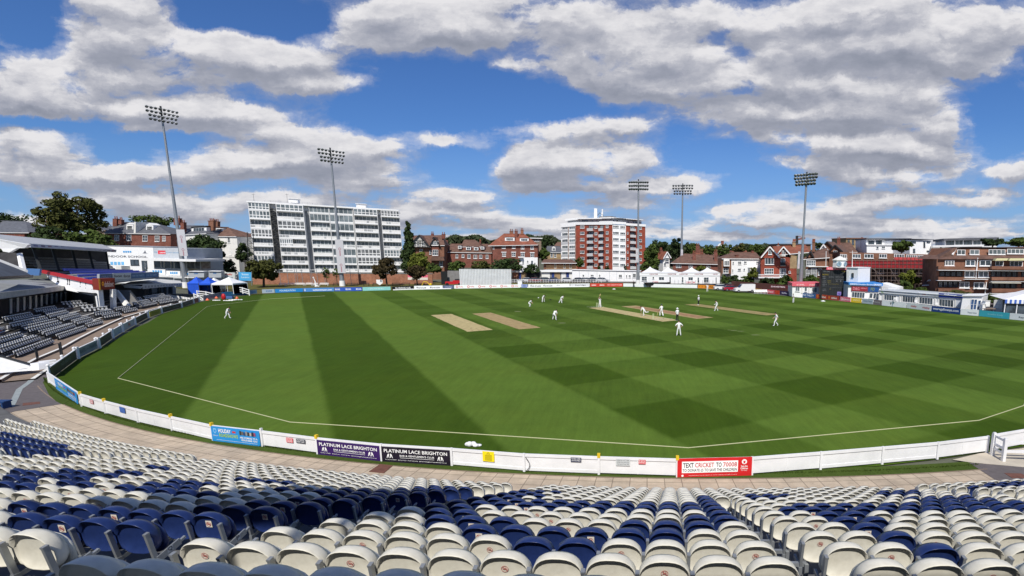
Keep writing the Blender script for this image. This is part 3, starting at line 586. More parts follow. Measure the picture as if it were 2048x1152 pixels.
# ================================================================ seating terrace and seats
RA, DR, ZT0, DZ = 78.18, .957, 1.0, .395
terr = mat('dark_tread_concrete', (.105, .105, .105), .85, .25, 2.0, det=9, bump=.2)
b_ = MB()
for k in range(0, 19):
    r0, r1, z = RA+DR*k-.62, RA+DR*(k+1)-.62, .15+DZ*k; zb = z-DZ
    for i in range(72):
        a, c = -34+i*.8, -34+(i+1)*.8
        p = [polar(r0, a), polar(r0, c), polar(r1, c), polar(r1, a)]
        b_.quad(*[(v.x, v.y, z) for v in (p[3], p[2], p[1], p[0])]); b_.quad((p[0].x, p[0].y, zb), (p[0].x, p[0].y, z), (p[1].x, p[1].y, z), (p[1].x, p[1].y, zb))
b_.build('seating_terrace', terr, kind='structure')
AISLES = [(-5.53, .92), (-16.35, .92), (4.75, .92), (-27.2, .92)]
nose = mat('white_step_nosing', (.72, .72, .70), .7, .08, 8)
step_m = mat('aisle_step', (.15, .15, .148), .85, .2, 3, det=8)
b_ = MB(); b2 = MB()
for ph, hw in AISLES[:3]:
    for k in range(0, 18):
        for hf in (0, 1):
            r = RA+DR*k-.62-(.36 if hf else 0); z = .15+DZ*k-(DZ/2 if hf else 0); w = .62; dd = math.degrees(w/r)
            pl, p_r = polar(r, ph-dd), polar(r, ph+dd); ql, qr = polar(r+.36, ph-dd), polar(r+.36, ph+dd)
            if hf: b2.hexa([(pl.x, pl.y, z-DZ/2), (p_r.x, p_r.y, z-DZ/2), (qr.x, qr.y, z-DZ/2), (ql.x, ql.y, z-DZ/2), (pl.x, pl.y, z), (p_r.x, p_r.y, z), (qr.x, qr.y, z), (ql.x, ql.y, z)])
            sl, sr = polar(r+.06, ph-dd), polar(r+.06, ph+dd)
            b_.hexa([(pl.x, pl.y, z+.003), (p_r.x, p_r.y, z+.003), (sr.x, sr.y, z+.003), (sl.x, sl.y, z+.003), (pl.x, pl.y, z+.010), (p_r.x, p_r.y, z+.010), (sr.x, sr.y, z+.010), (sl.x, sl.y, z+.010)])
b_.build('step_nosings', nose, kind='structure'); b2.build('aisle_steps', step_m, kind='structure')
def seat_plastic(name, col, c2, r=.38):
    return mat(name, col, r, .16, 4.5, spec=.4, det=10, col2=c2)
sw = seat_plastic('cream_seat_plastic', (.68, .645, .54), (.77, .745, .65)); sb = seat_plastic('blue_seat_plastic', (.012, .026, .105), (.020, .040, .15), .32)
def outline(n, w=.235, z0=.40, z1=.83):
    pts = []
    for i in range(n):
        a = 2*math.pi*(i+.5)/n; cx_, cz = math.cos(a), math.sin(a)
        e1 = 3.4 if cz < 0 else 2.35
        x = w*abs(cx_)**(2/e1)*(1 if cx_ > 0 else -1)*(.955 if cz < -.3 else 1.0); zc_ = (z0+z1)/2-.03; z = zc_+(z1-zc_ if cz > 0 else zc_-z0)*abs(cz)**(2/e1)*(1 if cz > 0 else -1)
        pts.append((x, z, cz))
    return pts
def shell(mb, n=28, m=0, rings=((.0, .018, 0), (.55, .014, 0), (.86, .0, 0), (.945, -.012, 0), (.982, 0, 1), (1.0, .004, 1), (1.012, .012, 1), (1.0, .085, 1), (.9, .105, 0), (0, .11, 0)), lip=.058, w=.235, z0=.40, z1=.83, tilt=.10, y0=0.0, back=True):
    ol = outline(n, w, z0, z1); zc_ = (z0+z1)/2; vs = []; sgn = 1
    for sc, dy, rim in rings:
        for x, z, cz in ol:
            k = lip*(1.0 if cz > .2 else (.55 if cz > -.55 else .28)) if rim else 0
            if sc == 1.0 and dy == .085: k = 0; yv = .05
            else: yv = dy-k
            X = x*sc; Zz = zc_+(z-zc_)*sc
            Y = yv*sgn+.035*(X/.235)**2*sgn                     # the sides wrap forward
            vs.append((X, y0+Y-math.tan(tilt)*(Zz-z0), Zz))
    fs = []; R = len(rings)
    for j in range(R-1):
        for i in range(n): fs.append((j*n+i, (j+1)*n+i, (j+1)*n+(i+1) % n, j*n+(i+1) % n))
    mb.add(vs, fs, m)
def leg_mb(mb, x, m=0, armr=False):
    mb.bar((x, -.03, -.24), (x, -.035, .36), .045, .06, m=m, up=(0, 1, 0)); mb.bar((x, -.035, .36), (x, -.095, .71), .032, .05, m=m, up=(0, 1, 0)); mb.bar((x, -.095, .705), (x, -.098, .725), .038, .055, m=m, up=(0, 1, 0)); mb.bar((x, -.02, .33), (x, .20, .37), .03, .05, m=m)
def ring_mesh(cx_, cz, r, y, tilt, hole=.84, n=18):
    mb = MB(); ou = []; inn = []
    for i in range(n):
        a = 2*math.pi*i/n
        for rr, L_ in ((r, ou), (r*hole, inn)):
            x, z = cx_+rr*math.cos(a), cz+rr*math.sin(a); L_.append((x, y+.035*(x/.235)**2-math.tan(tilt)*(z-.40), z))
    mb.add(ou+inn, [(i, n+i, n+(i+1) % n, (i+1) % n) for i in range(n)])
    a, c = (cx_-.7*r, cz+.7*r), (cx_+.7*r, cz-.7*r); f = lambda x, z: (x, y-.001-math.tan(.1)*(z-.40), z)
    mb.quad(f(a[0], a[1]), f(a[0]+.006, a[1]+.006), f(c[0]+.006, c[1]+.006), f(c[0], c[1])); mb.quad(f(-.018+cx_, cz+.006), f(-.018+cx_, cz-.006), f(.02+cx_, cz-.006), f(.02+cx_, cz+.006)); mb.quad(f(cx_+.008, cz+.018), f(cx_+.002, cz+.012), f(cx_+.012, cz+.006), f(cx_+.018, cz+.008))
    return mb
mb = MB(); shell(mb, 28); BACK = mb
mb = MB(); shell(mb, 20, lip=-.02, w=.22, z0=.34, z1=.745, tilt=.06, y0=.125, rings=((0, -.01, 0), (.8, -.008, 0), (.94, -.02, 0), (1.0, 0, 0), (1.0, .03, 0), (.9, .045, 0), (0, .035, 0))); PAN = mb
mb = MB(); leg_mb(mb, -.245); LEG = mb
def place(mb, loc, rz, sink): pass
def seat_proto(col):
    t = thing('stadium_seat', 'x', 'seat', (0, 0, 0)); m_ = sw if col == 'white' else sb
    BACK.build('backrest', m_, t, smooth=True); PAN.build('seat', m_, t, smooth=True); LEG.build('leg', steel, t); kids(t); return t
PROT = {c: seat_proto(c) for c in ('white', 'blue')}
red_ink = C('A8483F'); pale_ink = C('B5766E'); stick = C('D8D2C6')
rm_w = ring_mesh(0, .665, .030, .010, .1); sk_w = bpy.data.meshes.new('sticker')
def sticker_mesh(blue):
    mb = MB(); r = ring_mesh(0, .665, .034, .006 if not blue else .003, .1); f = lambda x, z: (x, .009-math.tan(.1)*(z-.40), z)
    if blue: mb.quad(f(-.045, .615), f(.045, .615), f(.045, .715), f(-.045, .715), 1)
    mb.v_ = None; n0 = len(mb.v); mb.add(r.v, r.f, 0)
    me = bpy.data.meshes.new('sticker'); me.from_pydata(mb.v, [], mb.f); me.materials.append(red_ink if blue else pale_ink); me.materials.append(stick); me.polygons.foreach_set('material_index', mb.m); return me
STK = {'white': sticker_mesh(False), 'blue': sticker_mesh(True)}
def end_bracket(letter):
    t = MB(); t.bar((.262, -.03, .35), (.262, .27, .42), .02, .085); t.bar((.262, .27, .42), (.262, .34, .44), .03, .03)
    return t
# rows of seats: blue ones pick out letters along the stand (bearing ranges for each row)
BLUE = {14: [(0, 300), (1050, 1195), (1815, 1965)], 13: [(0, 430), (940, 1385), (1745, 1865)], 12: [(379, 565), (860, 1045), (1262, 1450), (1670, 1795)], 11: [(0, 82), (477, 655), (860, 965), (1350, 1462), (1655, 1770)],
 10: [(0, 62), (108, 196), (247, 425), (560, 722), (848, 950), (1412, 1462), (1605, 1712)], 9: [(29, 196), (300, 400), (626, 778), (890, 1450), (1565, 2060)], 8: [(125, 165), (184, 250), (330, 420), (530, 832), (930, 1462), (1565, 2060)],
 7: [(230, 300), (690, 862), (965, 1045), (1392, 1462), (1830, 1990)], 6: [(460, 600), (775, 892), (990, 1085), (1392, 1450), (1820, 1960)], 5: [(0, 120), (290, 345), (816, 917), (1010, 1095), (1382, 1440), (1500, 1565)],
 4: [(0, 185), (851, 942), (1040, 1112), (1500, 1572), (1760, 1850)], 3: [(0, 140), (1750, 1832)], 2: [(1945, 2060)], 1: [(1975, 2060)]}
ORD = ['first', 'second', 'third', 'fourth', 'fifth', 'sixth', 'seventh', 'eighth', 'ninth', 'tenth', 'eleventh', 'twelfth', 'thirteenth', 'fourteenth', 'fifteenth', 'sixteenth', 'seventeenth', 'eighteenth', 'nineteenth', 'twentieth']+['twenty-'+w for w in ('first', 'second', 'third', 'fourth', 'fifth', 'sixth', 'seventh', 'eighth', 'ninth')]+['thirtieth']+['thirty-'+w for w in ('first', 'second', 'third', 'fourth', 'fifth', 'sixth', 'seventh', 'eighth', 'ninth')]+['fortieth']
seats = []
SP = .488
def gap_x(y): return 1.96+(3.0-1.96)*(y-4.4)/14.3            # line of places with no seat
for k in range(0, 17):
    r = RA+DR*k; z = .15+DZ*k
    edges = [(-28.0 if False else -60, -27.2), (-27.2, -16.35), (-16.35, -5.53), (-5.53, 4.75), (4.75, 60)]
    for bi, (e0, e1) in enumerate(edges):
        if bi == 0: continue
        lo = math.radians(e0)*r+.92; hi = math.radians(e1)*r-.92 if e1 < 59 else math.radians(20)*r
        if bi == 1: lo = math.radians(-26.5)*r
        n_ = int((hi-lo)/SP)+1; start = lo if bi in (3, 4) else hi-SP*(n_-1)
        for i in range(n_):
            s_ = start+i*SP; ph = s_/r; p = Vector((4+r*math.sin(ph), 96.9-r*math.cos(ph), z)); q = pr(p+Vector((0, 0, .84)))
            if q[0] < -350 or q[0] > 2700 or (q[1] > 1175 and -60 < q[0] < 2110): continue
            if k == 16 and q[0] < 190 and bi < 3: continue
            if k >= 6 and abs(p.x-gap_x(p.y)) < .245: continue
            blue = any(a <= q[0] <= c for a, c in BLUE.get(k, []))
            end = (bi in (1, 2) and i == n_-1)
            seats.append(dict(k=k, bi=bi, i=i, n=n_, p=p, rz=ph, q=q, col='blue' if blue else 'white', end=end, d=(p-Vector((0, 0, H))).length))
seats.sort(key=lambda s: s['d']+(1000 if not -60 < s['q'][0] < 2110 else 0)); NEARS, REST = seats[:296], seats[296:]
LET = 'ABCDEFGHJKLMNPQRS'
for j, s in enumerate(NEARS):
    pos = (ORD[s['n']-1-s['i']] if s['bi'] in (1, 2) else ORD[s['i']])+' from the aisle'; row = 'shaded front row' if s['k'] == 16 else ORD[15-s['k']]+' row above the shaded one'
    side = 'leftmost block' if s['bi'] == 1 else 'left of steps' if s['bi'] == 2 else 'right of steps' if s['bi'] == 3 else 'far right block'
    stick_on = (s['k']*5+s['i']*7) % 3 == 0
    lab = '%s seat, %s, %s, %s' % (s['col'], pos, row, side)
    src = PROT[s['col']]; c = copy_tree(src) if 1 else src
    c.name = 'stadium_seat'; c.location = s['p']; c.rotation_euler = (random.uniform(-.012, .012), 0, s['rz']+random.uniform(-.012, .012)); tags(c, lab, 'seat', 'tip-up seats in the near stand')
    if stick_on:
        o = bpy.data.objects.new('sticker', STK[s['col']]); S.collection.objects.link(o); o.parent = c
    if s['end']:
        mb = end_bracket(''); o = mb.build('arm_bracket', steel); o.parent = c
        mb = MB(); vs, fs, _ = text_mesh(LET[s['k']], .02); mb.add([(.274, .10+.055*x, .372+.06*y) for x, y in vs], fs)
        pl = MB(); pl.quad((.273, .09, .365), (.273, .165, .37), (.273, .165, .44), (.273, .09, .435)); o2 = pl.build('plate', C('B8BCBE')); o2.parent = o; o3 = mb.build('lettering', bk); o3.parent = o
        mb = MB(); leg_mb(mb, .245); o = mb.build('leg', steel); o.parent = c
for t in PROT.values():
    for ch in [o for o in bpy.data.objects if o.parent == t]: bpy.data.objects.remove(ch)
    bpy.data.objects.remove(t)
lo = MB(); shell(lo, 14, 0, rings=((.0, .016, 0), (.9, .0, 0), (.982, 0, 1), (1.012, .010, 1), (1.0, .085, 1), (0, .11, 0))); shell(lo, 10, 0, lip=-.02, w=.22, z0=.34, z1=.745, tilt=.06, y0=.125, rings=((0, -.01, 0), (.94, -.02, 0), (1.0, .02, 0), (0, .035, 0))); leg_mb(lo, -.245, 2)
LV = np.array(lo.v); LF = lo.f; LM = lo.m; V = []; FF = []; MM = []
for s in REST:
    c, s_ = math.cos(s['rz']), math.sin(s['rz']); q = np.empty_like(LV); q[:, 0] = c*LV[:, 0]-s_*LV[:, 1]+s['p'].x; q[:, 1] = s_*LV[:, 0]+c*LV[:, 1]+s['p'].y; q[:, 2] = LV[:, 2]+s['p'].z
    n0 = len(V); V += q.tolist(); FF += [tuple(i+n0 for i in f) for f in LF]; MM += [(1 if m_ == 0 and s['col'] == 'blue' else m_) for m_ in LM]
b_ = MB(); b_.v, b_.f, b_.m = V, FF, MM; b_.build('stadium_seats', [sw, sb, steel], smooth=True, kind='stuff', label='hundreds more white and blue tip-up seats in curved rows below the nearest ones', cat='seats')
# steel bars across the places with no seat
for k in range(8, 17):
    r = RA+DR*k; y = 96.9-r; z = .15+DZ*k; x = gap_x(y); m = MB(); m.bar((x-.26, y+.0, z+.38), (x+.26, y, z+.38), .05, .05); m.bar((x-.25, y-.03, z-.02), (x-.25, y-.03, z+.40), .05); m.bar((x+.25, y-.03, z-.02), (x+.25, y-.03, z+.40), .05)
    m.build('seat_rail', steel, label='steel seat rail across the empty place in the %s row above the shaded one' % ORD[max(0, 15-k)] if k < 16 else 'steel seat rail across the empty place in the shaded front row', cat='rail', group='rails where a seat is missing')
# the roof over the top of this stand, behind the camera: it shades the last row
m = MB(); m.box(-30, 30, -11, -1.0, 12.35, 12.7); m.build('stand_roof', grey_w, label='flat grey roof over the back of the near stand, behind the viewer', cat='roof')
t = thing('added_shadow_box', 'unseen box on posts behind the viewer, added to shade a band of seats', 'cabin', (-6.4, -2.5, 12.5)); m = MB(); m.box(-9.0, -3.6, -3.6, -1.4, 18.0, 20.0); m.build('cabin', grey_w, t)  # added out of view to cast the shadow band on the seats
for sx in (-8.6, -4.0): m = MB(); m.bar((sx, -2.5, 12.5), (sx, -2.5, 18.0), .12); m.build('post', dark, t)
# ================================================================ advertising boards round the far boundary
BX = [(104,757),(124,742),(155,718),(197,697),(225,677),(245,664.5),(270,650),(296,636),(323,627),(365,615),(386,607.5),(397,604),(407,601),(444,592.7),(497,589),(515,587.3),(550,586),(607,584),(650,583),(725,582),(782,580.5),(826,579),(886,578),(908,577.5),(1040,575.5),(1140,574),(1180,573.5),(1245,573.3),(1320,574),(1395,576.5),(1431,578),(1495,583),(1521,586),(1550,588.5),(1592,593),(1631,597),(1678,602),(1700,604.5),(1722,606.5),(1746,609),(1762,611),(1810,616),(1862,623),(1920,629.5),(1957,632.5),(2018,639),(2048,641.5),(2070,644)]
def bx(px):
    for (a, ya), (c, yc) in zip(BX, BX[1:]):
        if px <= c: return G(px, ya+(yc-ya)*(px-a)/(c-a))
    return G(px, 644)
navy = '23357A'
BOARDS = [
 (104,155,'10211F','dark green board on the shaded bend at the far left of the boundary',[('NEUBERG',.35,.75,.4,.75,'5A6A66')]),
 (155,197,'7F8C92','grey PARAFIX board on the left boundary',[('PARAFIX',.05,.40,.35,.8,'4A5A68'),('PARAFIX',.60,.95,.35,.8,'4A5A68'),('parafix.co.uk',.42,.58,.4,.65,'4A5A68')]),
 (198,225,'1C2126','charcoal board right of the grey PARAFIX one',[('DUNCTON MILL',.08,.92,.35,.75,'59605C')]),
 (225,245,'93A4AE','plain pale blue-grey board on the left boundary',[]),
 (247,270,'A9AEB2','light grey board with a faint red crest on the left boundary',[('M',.45,.62,.25,.8,'B06A5C')]),
 (272,296,'14191B','dark board between the crest board and the yellow board',[('Mayo Wynne',.1,.9,.3,.7,'4C5456')]),
 (300,323,'8E8A1E','olive yellow board on the left boundary',[('BOWLS',.2,.8,.3,.7,'6B6A14')]),
 (325,363,'17191C','long black board with two faint names on the left boundary',[('NatWest',.08,.42,.35,.7,'5C6268'),('NatWest',.55,.9,.35,.7,'5C6268')]),
 (366,387,'1E3034','dark teal board next to the red end board, left boundary',[('Cardens',.2,.8,.3,.7,'4E6468')]),
 (387,398,'6E2A30','small dull red board at the end of the left stand',[]),
 (407,444,'8A8C92','grey boundary board with blue marks below the white gazebo',[('focus',.35,.6,.3,.7,'5A6480')]),
 (444,497,'2E6C9C','blue FOUNDATION board left of the short grey board',[('FOUNDATION',.36,.86,.34,.68,'7FB4D8')]),
 (497,515,'7796AC','short blue-grey board at the corner near the gazebos',[('3250',.35,.8,.3,.7,'2C6AA0')]),
 (524,550,'A4B4C0','pale board with blue figures left of the large FOUNDATION board',[('3250',.3,.8,.3,.75,'2C6CA8')]),
 (550,607,'2583C8','bright blue FOUNDATION board on the far boundary',[('FOUNDATION',.16,.72,.3,.72,'D8ECF8')]),
 (607,669,'4C86C6','blue suttonwinson.com board on the far boundary',[('suttonwinson.com',.30,.93,.22,.72,'F4F6FA'),('i',.03,.06,.2,.8,'F4F6FA')]),
 (669,725,'2E56B4','royal blue board with three white name blocks behind the floodlight mast',[('BRUNEL',.02,.20,.28,.72,'F0F2F6'),('BRUNEL',.40,.60,.28,.72,'F0F2F6'),('BRUNEL',.78,.98,.28,.72,'F0F2F6')]),
 (725,782,'8CCAC8','pale turquoise board with white ends on the far boundary',[('brightonaldridge.org',.2,.74,.35,.65,'E4F2F2')]),
 (784,828,'141618','black SURRIDGE board on the far boundary',[('SURRIDGE',.14,.86,.25,.72,'F4F4F4')]),
 (828,886,'EEF0F0','white focus board left of the sightscreen',[('focus',.08,.42,.2,.72,'202428'),('focus',.55,.9,.2,.72,'202428')]),
 (886,908,'5A6484','slate blue board between the white focus board and the sightscreen',[('Vitality',.15,.85,.3,.7,'B8C0D0')]),
 (908,1041,'EFEFEF','long white board with six red round marks under the sightscreen',[(w,a+.035,a+.10,.25,.7,'D8484A') for w, a in [('vitality', .03+.168*i) for i in range(6)]]),
 (1042,1056,'8E9CC8','small lilac board right of the sightscreen',[('FD',.3,.7,.25,.75,'4C5AA0')]),
 (1056,1140,'F0F2F2','white focus board right of the sightscreen',[('focus',.05,.30,.2,.75,'202428'),('focus',.36,.58,.2,.75,'202428'),('G+',.68,.76,.3,.7,'8A8C90')]),
 (1140,1180,'D8DADC','black and white board left of the red boards',[('Surridge',.25,.8,.25,.7,'2C3038')]),
 (1180,1212,'C83A32','red dafabet board on the far boundary',[('dafabet',.08,.38,.28,.75,'F4E8E0'),('dafabet',.60,.92,.28,.75,'F4E8E0')]),
 (1212,1246,'CC3C38','red board with one small line of print, right of the dafabet board',[('TEXT CRICKET TO 70008',.06,.94,.35,.65,'F2DAD6')]),
 (1246,1395,'E6E8E8','long plain white board below the pavilion tents',[('3250',.3,.33,.3,.7,'C4CCE0')]),
 (1395,1431,'D98A2C','orange TYRES board below the tents',[('S-TYRES',.42,.95,.2,.78,'3A2410'),('+',.05,.12,.3,.7,'B02A20'),('+',.22,.29,.3,.7,'B02A20')]),
 (1431,1462,'9FC0D2','pale blue board in front of the red car',[('Keep Sussex Safe',.1,.9,.3,.7,'6C98B4')]),
 (1462,1495,'A8B2BA','grey-blue board in front of the white van',[('sportsground',.2,.9,.3,.7,'6A7C88')]),
 (1495,1524,'C79A4A','tan orange board right of the van',[('Chestnut Tree',.1,.9,.3,.7,'E6C070')]),
 (1524,1549,'C6505A','pink-red CareGuard board between the orange and vermilion boards',[('CareGuard',.1,.9,.3,.75,'F6E0E0')]),
 (1549,1559,'C03C20','small plain vermilion board',[]),
 (1559,1576,'2E1E48','dark purple NatWest board, left one of two',[('NatWest',.25,.95,.3,.72,'E8E4F0')]),
 (1576,1592,'3A2450','dark purple NatWest board, right one of two',[('NatWest',.2,.95,.3,.72,'E8E4F0')]),
 (1592,1631,'2C5C90','steel blue FOR THE THIRSTY board below the hut',[('FOR THE THIRSTY',.14,.92,.28,.74,'EAF2FA')]),
 (1631,1654,'B2452A','rust red dafabet board below the scoreboard, left one',[('dafabet',.34,.92,.28,.75,'F4E8DC'),('o',.08,.22,.25,.8,'E8902A')]),
 (1654,1678,'A23E30','rust red dafabet board below the scoreboard, right one',[('dafabet',.34,.84,.28,.75,'F4E8DC'),('o',.08,.22,.25,.8,'E8902A')]),
 (1679,1701,'DC6C7E','pink D&G board right of the scoreboard',[('D&G',.1,.45,.2,.8,'F8E8EC'),('Barbers',.5,.95,.3,.65,'F8E8EC')]),
 (1701,1723,'D8B61E','bright yellow board right of the scoreboard',[('ERIDGE',.2,.85,.3,.7,'F0E4A0')]),
 (1723,1746,'A8B4BC','pale grey board right of the yellow one',[('Infinity Foods',.15,.9,.3,.7,'6E8090')]),
 (1746,1763,'7E7476','brownish grey board before the white cabin row',[('hosting',.1,.8,.3,.7,'C8C4C4')]),
 (1763,1812,'E4E6E8','white board with a black bird mark in front of the cabin row',[('v',.34,.42,.3,.8,'1C2026')]),
 (1812,1862,'E8E8EA','white board with two red round marks in front of the cabin row',[('vitality',.18,.42,.25,.7,'D0444A'),('vitality',.66,.95,.25,.7,'D0444A')]),
 (1862,1920,'22407C','navy wearegalloways.com board at the right',[('wearegalloways.com',.05,.95,.25,.78,'F4F6FA')]),
 (1920,1957,'D6DADC','white board between the navy and turquoise boards',[('Preston Homes',.4,.9,.3,.65,'8A929A')]),
 (1957,2018,'3FA3B4','turquoise board at the right edge of the boundary',[('breathe freely',.3,.8,.3,.65,'8CCBD4')]),
 (2018,2066,'CDD2D6','pale board cut by the right edge of the photo',[('Reynolds',.4,.9,.25,.6,'5A6068')])]
for x0, x1, col, lab, tx in BOARDS:
    a, c = bx(x0+.6), bx(x1-.6); d = (c-a).normalized(); nn = Vector((d.y, -d.x, 0))
    mid = (a+c)/2
    if nn.dot(Vector((0, 85, 0))-mid) < 0: nn = -nn
    h = .95 if x0 > 400 else .86
    t = thing('advertising_board', lab, 'board', tuple(a)); up_ = Vector((0, 0, 1)); m = MB(); z0 = .04
    m.hexa([a+up_*z0, c+up_*z0, c+up_*z0-nn*.06, a+up_*z0-nn*.06, a+up_*h, c+up_*h, c+up_*h-nn*.06, a+up_*h-nn*.06]); m.build('panel', C(col), t)
    if x0 < 400:
        m = MB(); m.hexa([a+up_*(h+.003)+nn*.02, c+up_*(h+.003)+nn*.02, c+up_*(h+.003)-nn*.1, a+up_*(h+.003)-nn*.1, a+up_*(h+.06)+nn*.02, c+up_*(h+.06)+nn*.02, c+up_*(h+.06)-nn*.1, a+up_*(h+.06)-nn*.1]); m.build('rail', fence_white, t)
        k = max(1, int((c-a).length/3.2))
        for i in range(k+1):
            p = a.lerp(c, i/k)-nn*.12; m = MB(); m.bar(p, p+up_*(h+.10), .12); m.ball((p.x, p.y, h+.18), .11, n=8, k=5); m.build('post', fence_white, t)
        for e_ in ((c, 1),):
            m = MB(); q = e_[0]+d*.25; m.bar(q+nn*.05, q+nn*.05+up_*(h+.25), .2, .2); m.build('end_post', fence_white, t)
    for s, u0, u1, v0, v1, tc_ in tx:
        flip = d.cross(up_).dot(nn) < 0                       # read from the field side
        o_, e_ = (a, c) if not flip else (c, a)
        e1 = e_-o_
        vs, fs, _ = text_mesh(s, .015); m = MB(); m.add([o_+e1*(u0+(u1-u0)*x)+up_*(z0+(h-z0)*(v0+(v1-v0)*y))+nn*.012 for x, y in vs], fs); m.build('lettering', C(tc_), t)
    if x0 == 908:
        for i in range(6):
            cx_ = a.lerp(c, .03+.168*i+.012)+nn*.014; m = MB(); R_ = .33; n = 14; ou = []; inn = []
            for j in range(n):
                an = 2*math.pi*j/n; ou.append(cx_+d*R_*math.cos(an)+up_*(.5+R_*math.sin(an))); inn.append(cx_+d*R_*.6*math.cos(an)+up_*(.5+R_*.6*math.sin(an)))
            m.add(ou+inn, [(j, (j+1) % n, n+(j+1) % n, n+j) for j in range(n)]); m.build('emblem', C('D8484A'), t)
# rolled white rope covers lying before the far boards
m = MB()
for x0, x1 in ((790, 905), (1056, 1178)):
    for k in range(6): m.tube(tuple(bx(x0+(x1-x0)*k/6)+Vector((0, -1.2, .12))), tuple(bx(x0+(x1-x0)*(k+1)/6)+Vector((0, -1.2, .12))), .14, n=8)
    m.build('boundary_cushion', pvc, label='long white cushion tube on the grass before the %s' % ('SURRIDGE board' if x0 == 790 else 'boards right of the sightscreen'), cat='cushion'); m = MB()
# ================================================================ floodlight masts
def lamp_mesh():
    m = MB(); m.tube((0, 0, 0), (0, -.30, 0), .12, .30, 10, 0); m.tube((0, -.30, 0), (0, -.50, -.04), .30, .37, 10, 0); m.add([(.35*math.cos(i*math.pi/5), -.505, .35*math.sin(i*math.pi/5)-.04) for i in range(10)], [tuple(range(10))], 1); return m
LM_ = lamp_mesh(); lamp_me = bpy.data.meshes.new('lamp'); lamp_me.from_pydata(LM_.v, [], LM_.f)
lamp_me.materials.append(mat('lamp_housing', (.42, .43, .44), .4, .1, 3)); lamp_me.materials.append(mat('unlit_lamp_glass', (.04, .045, .05), .15, .3, 3, spec=.7)); lamp_me.polygons.foreach_set('material_index', LM_.m)
def mast(label, base, top_px, face, rows, sp=.92, rsp=.95, r0=.62, r1=.24, sign=None, z0=0.0):
    y = base.y; htop = P(top_px[0], top_px[1], y).z; t = thing('floodlight_mast', label, 'floodlight', (base.x, base.y, z0), 'floodlight masts round the ground')
    loc = Vector((base.x, base.y, 0)); m = MB(); zz_ = z0; 
    segs = [(z0, r0*1.0), (z0+(htop-z0)*.30, r0*.82), (z0+(htop-z0)*.301, r0*.70), (z0+(htop-z0)*.62, r0*.52), (z0+(htop-z0)*.621, r0*.46), (htop, r1)]
    for (za, ra), (zb, rb) in zip(segs, segs[1:]): m.tube((base.x, base.y, za), (base.x, base.y, zb), ra, rb, 14)
    m.build('mast', steel, t, smooth=False)
    m = MB(); m.tube((base.x, base.y, z0), (base.x, base.y, z0+1.6), r0*1.25, r0*1.2, 14); m.build('base_sleeve', white, t)
    f = (Vector((face[0], face[1], 0))-loc).normalized(); r_ = Vector((-f.y, f.x, 0)); hh = htop
    m = MB(); n = len(rows)
    for j, cnt in enumerate(rows):
        zr = hh+(n-1-j)*rsp+.3; w = (cnt-1)/2*sp; m.bar(loc-r_*w+Vector((0, 0, zr)), loc+r_*w+Vector((0, 0, zr)), .10)
    m.bar(loc+Vector((0, 0, hh-2)), loc+Vector((0, 0, hh+n*rsp)), .3); m.build('head_frame', dark, t)
    ang = math.atan2(f.y, f.x)+math.pi/2
    for j, cnt in enumerate(rows):
        zr = hh+(n-1-j)*rsp+.3
        for i in range(cnt):
            w = (i-(cnt-1)/2)*sp; o = bpy.data.objects.new('lamp', lamp_me); S.collection.objects.link(o); o.parent = t
            q = loc+r_*w+f*.15+Vector((0, 0, zr)); o.location = (q.x-base.x, q.y-base.y, q.z-z0); o.rotation_euler = (math.radians(32+random.uniform(-5, 5)), 0, ang+(i-(cnt-1)/2)*.07)
    if sign:
        x0, y0, x1, y1 = sign; a = P(x0, y1, y-1.0); c = P(x1, y0, y-1.0); m = MB(); m.box(a.x, c.x, a.y-.08, a.y, a.z, c.z); s_ = m.build('sign_panel', mat('mast_sign', (.50, .50, .52), .5, .05, 2), t)
        for q_ in (.72, .24):
            m = MB(); R_ = abs(c.x-a.x)*.17; cz = a.z+(c.z-a.z)*q_; cx_ = (a.x+c.x)/2; n = 14
            ou = [(cx_+R_*math.cos(2*math.pi*i/n), a.y-.09, cz+R_*math.sin(2*math.pi*i/n)) for i in range(n)]; inn = [(cx_+R_*.6*math.cos(2*math.pi*i/n), a.y-.09, cz+R_*.6*math.sin(2*math.pi*i/n)) for i in range(n)]
            m.add(ou+inn, [(i, (i+1) % n, n+(i+1) % n, n+i) for i in range(n)]); m.box(cx_-R_*.4, cx_+R_*.4, a.y-.09, a.y-.081, cz-R_*1.2-(c.z-a.z)*.16, cz-R_*1.2); m.build('emblem', C('A07880'), s_)
    return t
CENF = (8, 88)
mast('tallest-looking floodlight mast, leftmost, rising beside the left stand', G(372, 576), (323.5, 243), CENF, (8, 8, 7, 7), sign=(360, 459, 369, 512))
mast('floodlight mast standing in front of the long white block of flats', G(685, 572.5), (665, 324), CENF, (8, 8, 7, 7), sign=(676, 479, 686, 546))
mast('floodlight mast with three rows of lamps in front of the red brick flats', Vector((4.6, 160, 0)), (1276.5, 379), CENF, (9, 9, 9), sign=(1271.6, 497, 1277.2, 525), sp=.62, r0=.55)
mast('thin floodlight mast rising behind the peaked white tents', Vector((20.0, 184, 0)), (1366.5, 388), CENF, (8, 8, 7, 7), sign=(1361.2, 499, 1366, 526), sp=.86, rsp=.85, r0=.6)
mast('floodlight mast at the right behind the white hut', Vector((40.4, 122, 0)), (1608.5, 369), CENF, (8, 8, 7, 7), sign=(1594.5, 503, 1600.5, 537), sp=.66, rsp=.66, r0=.46)
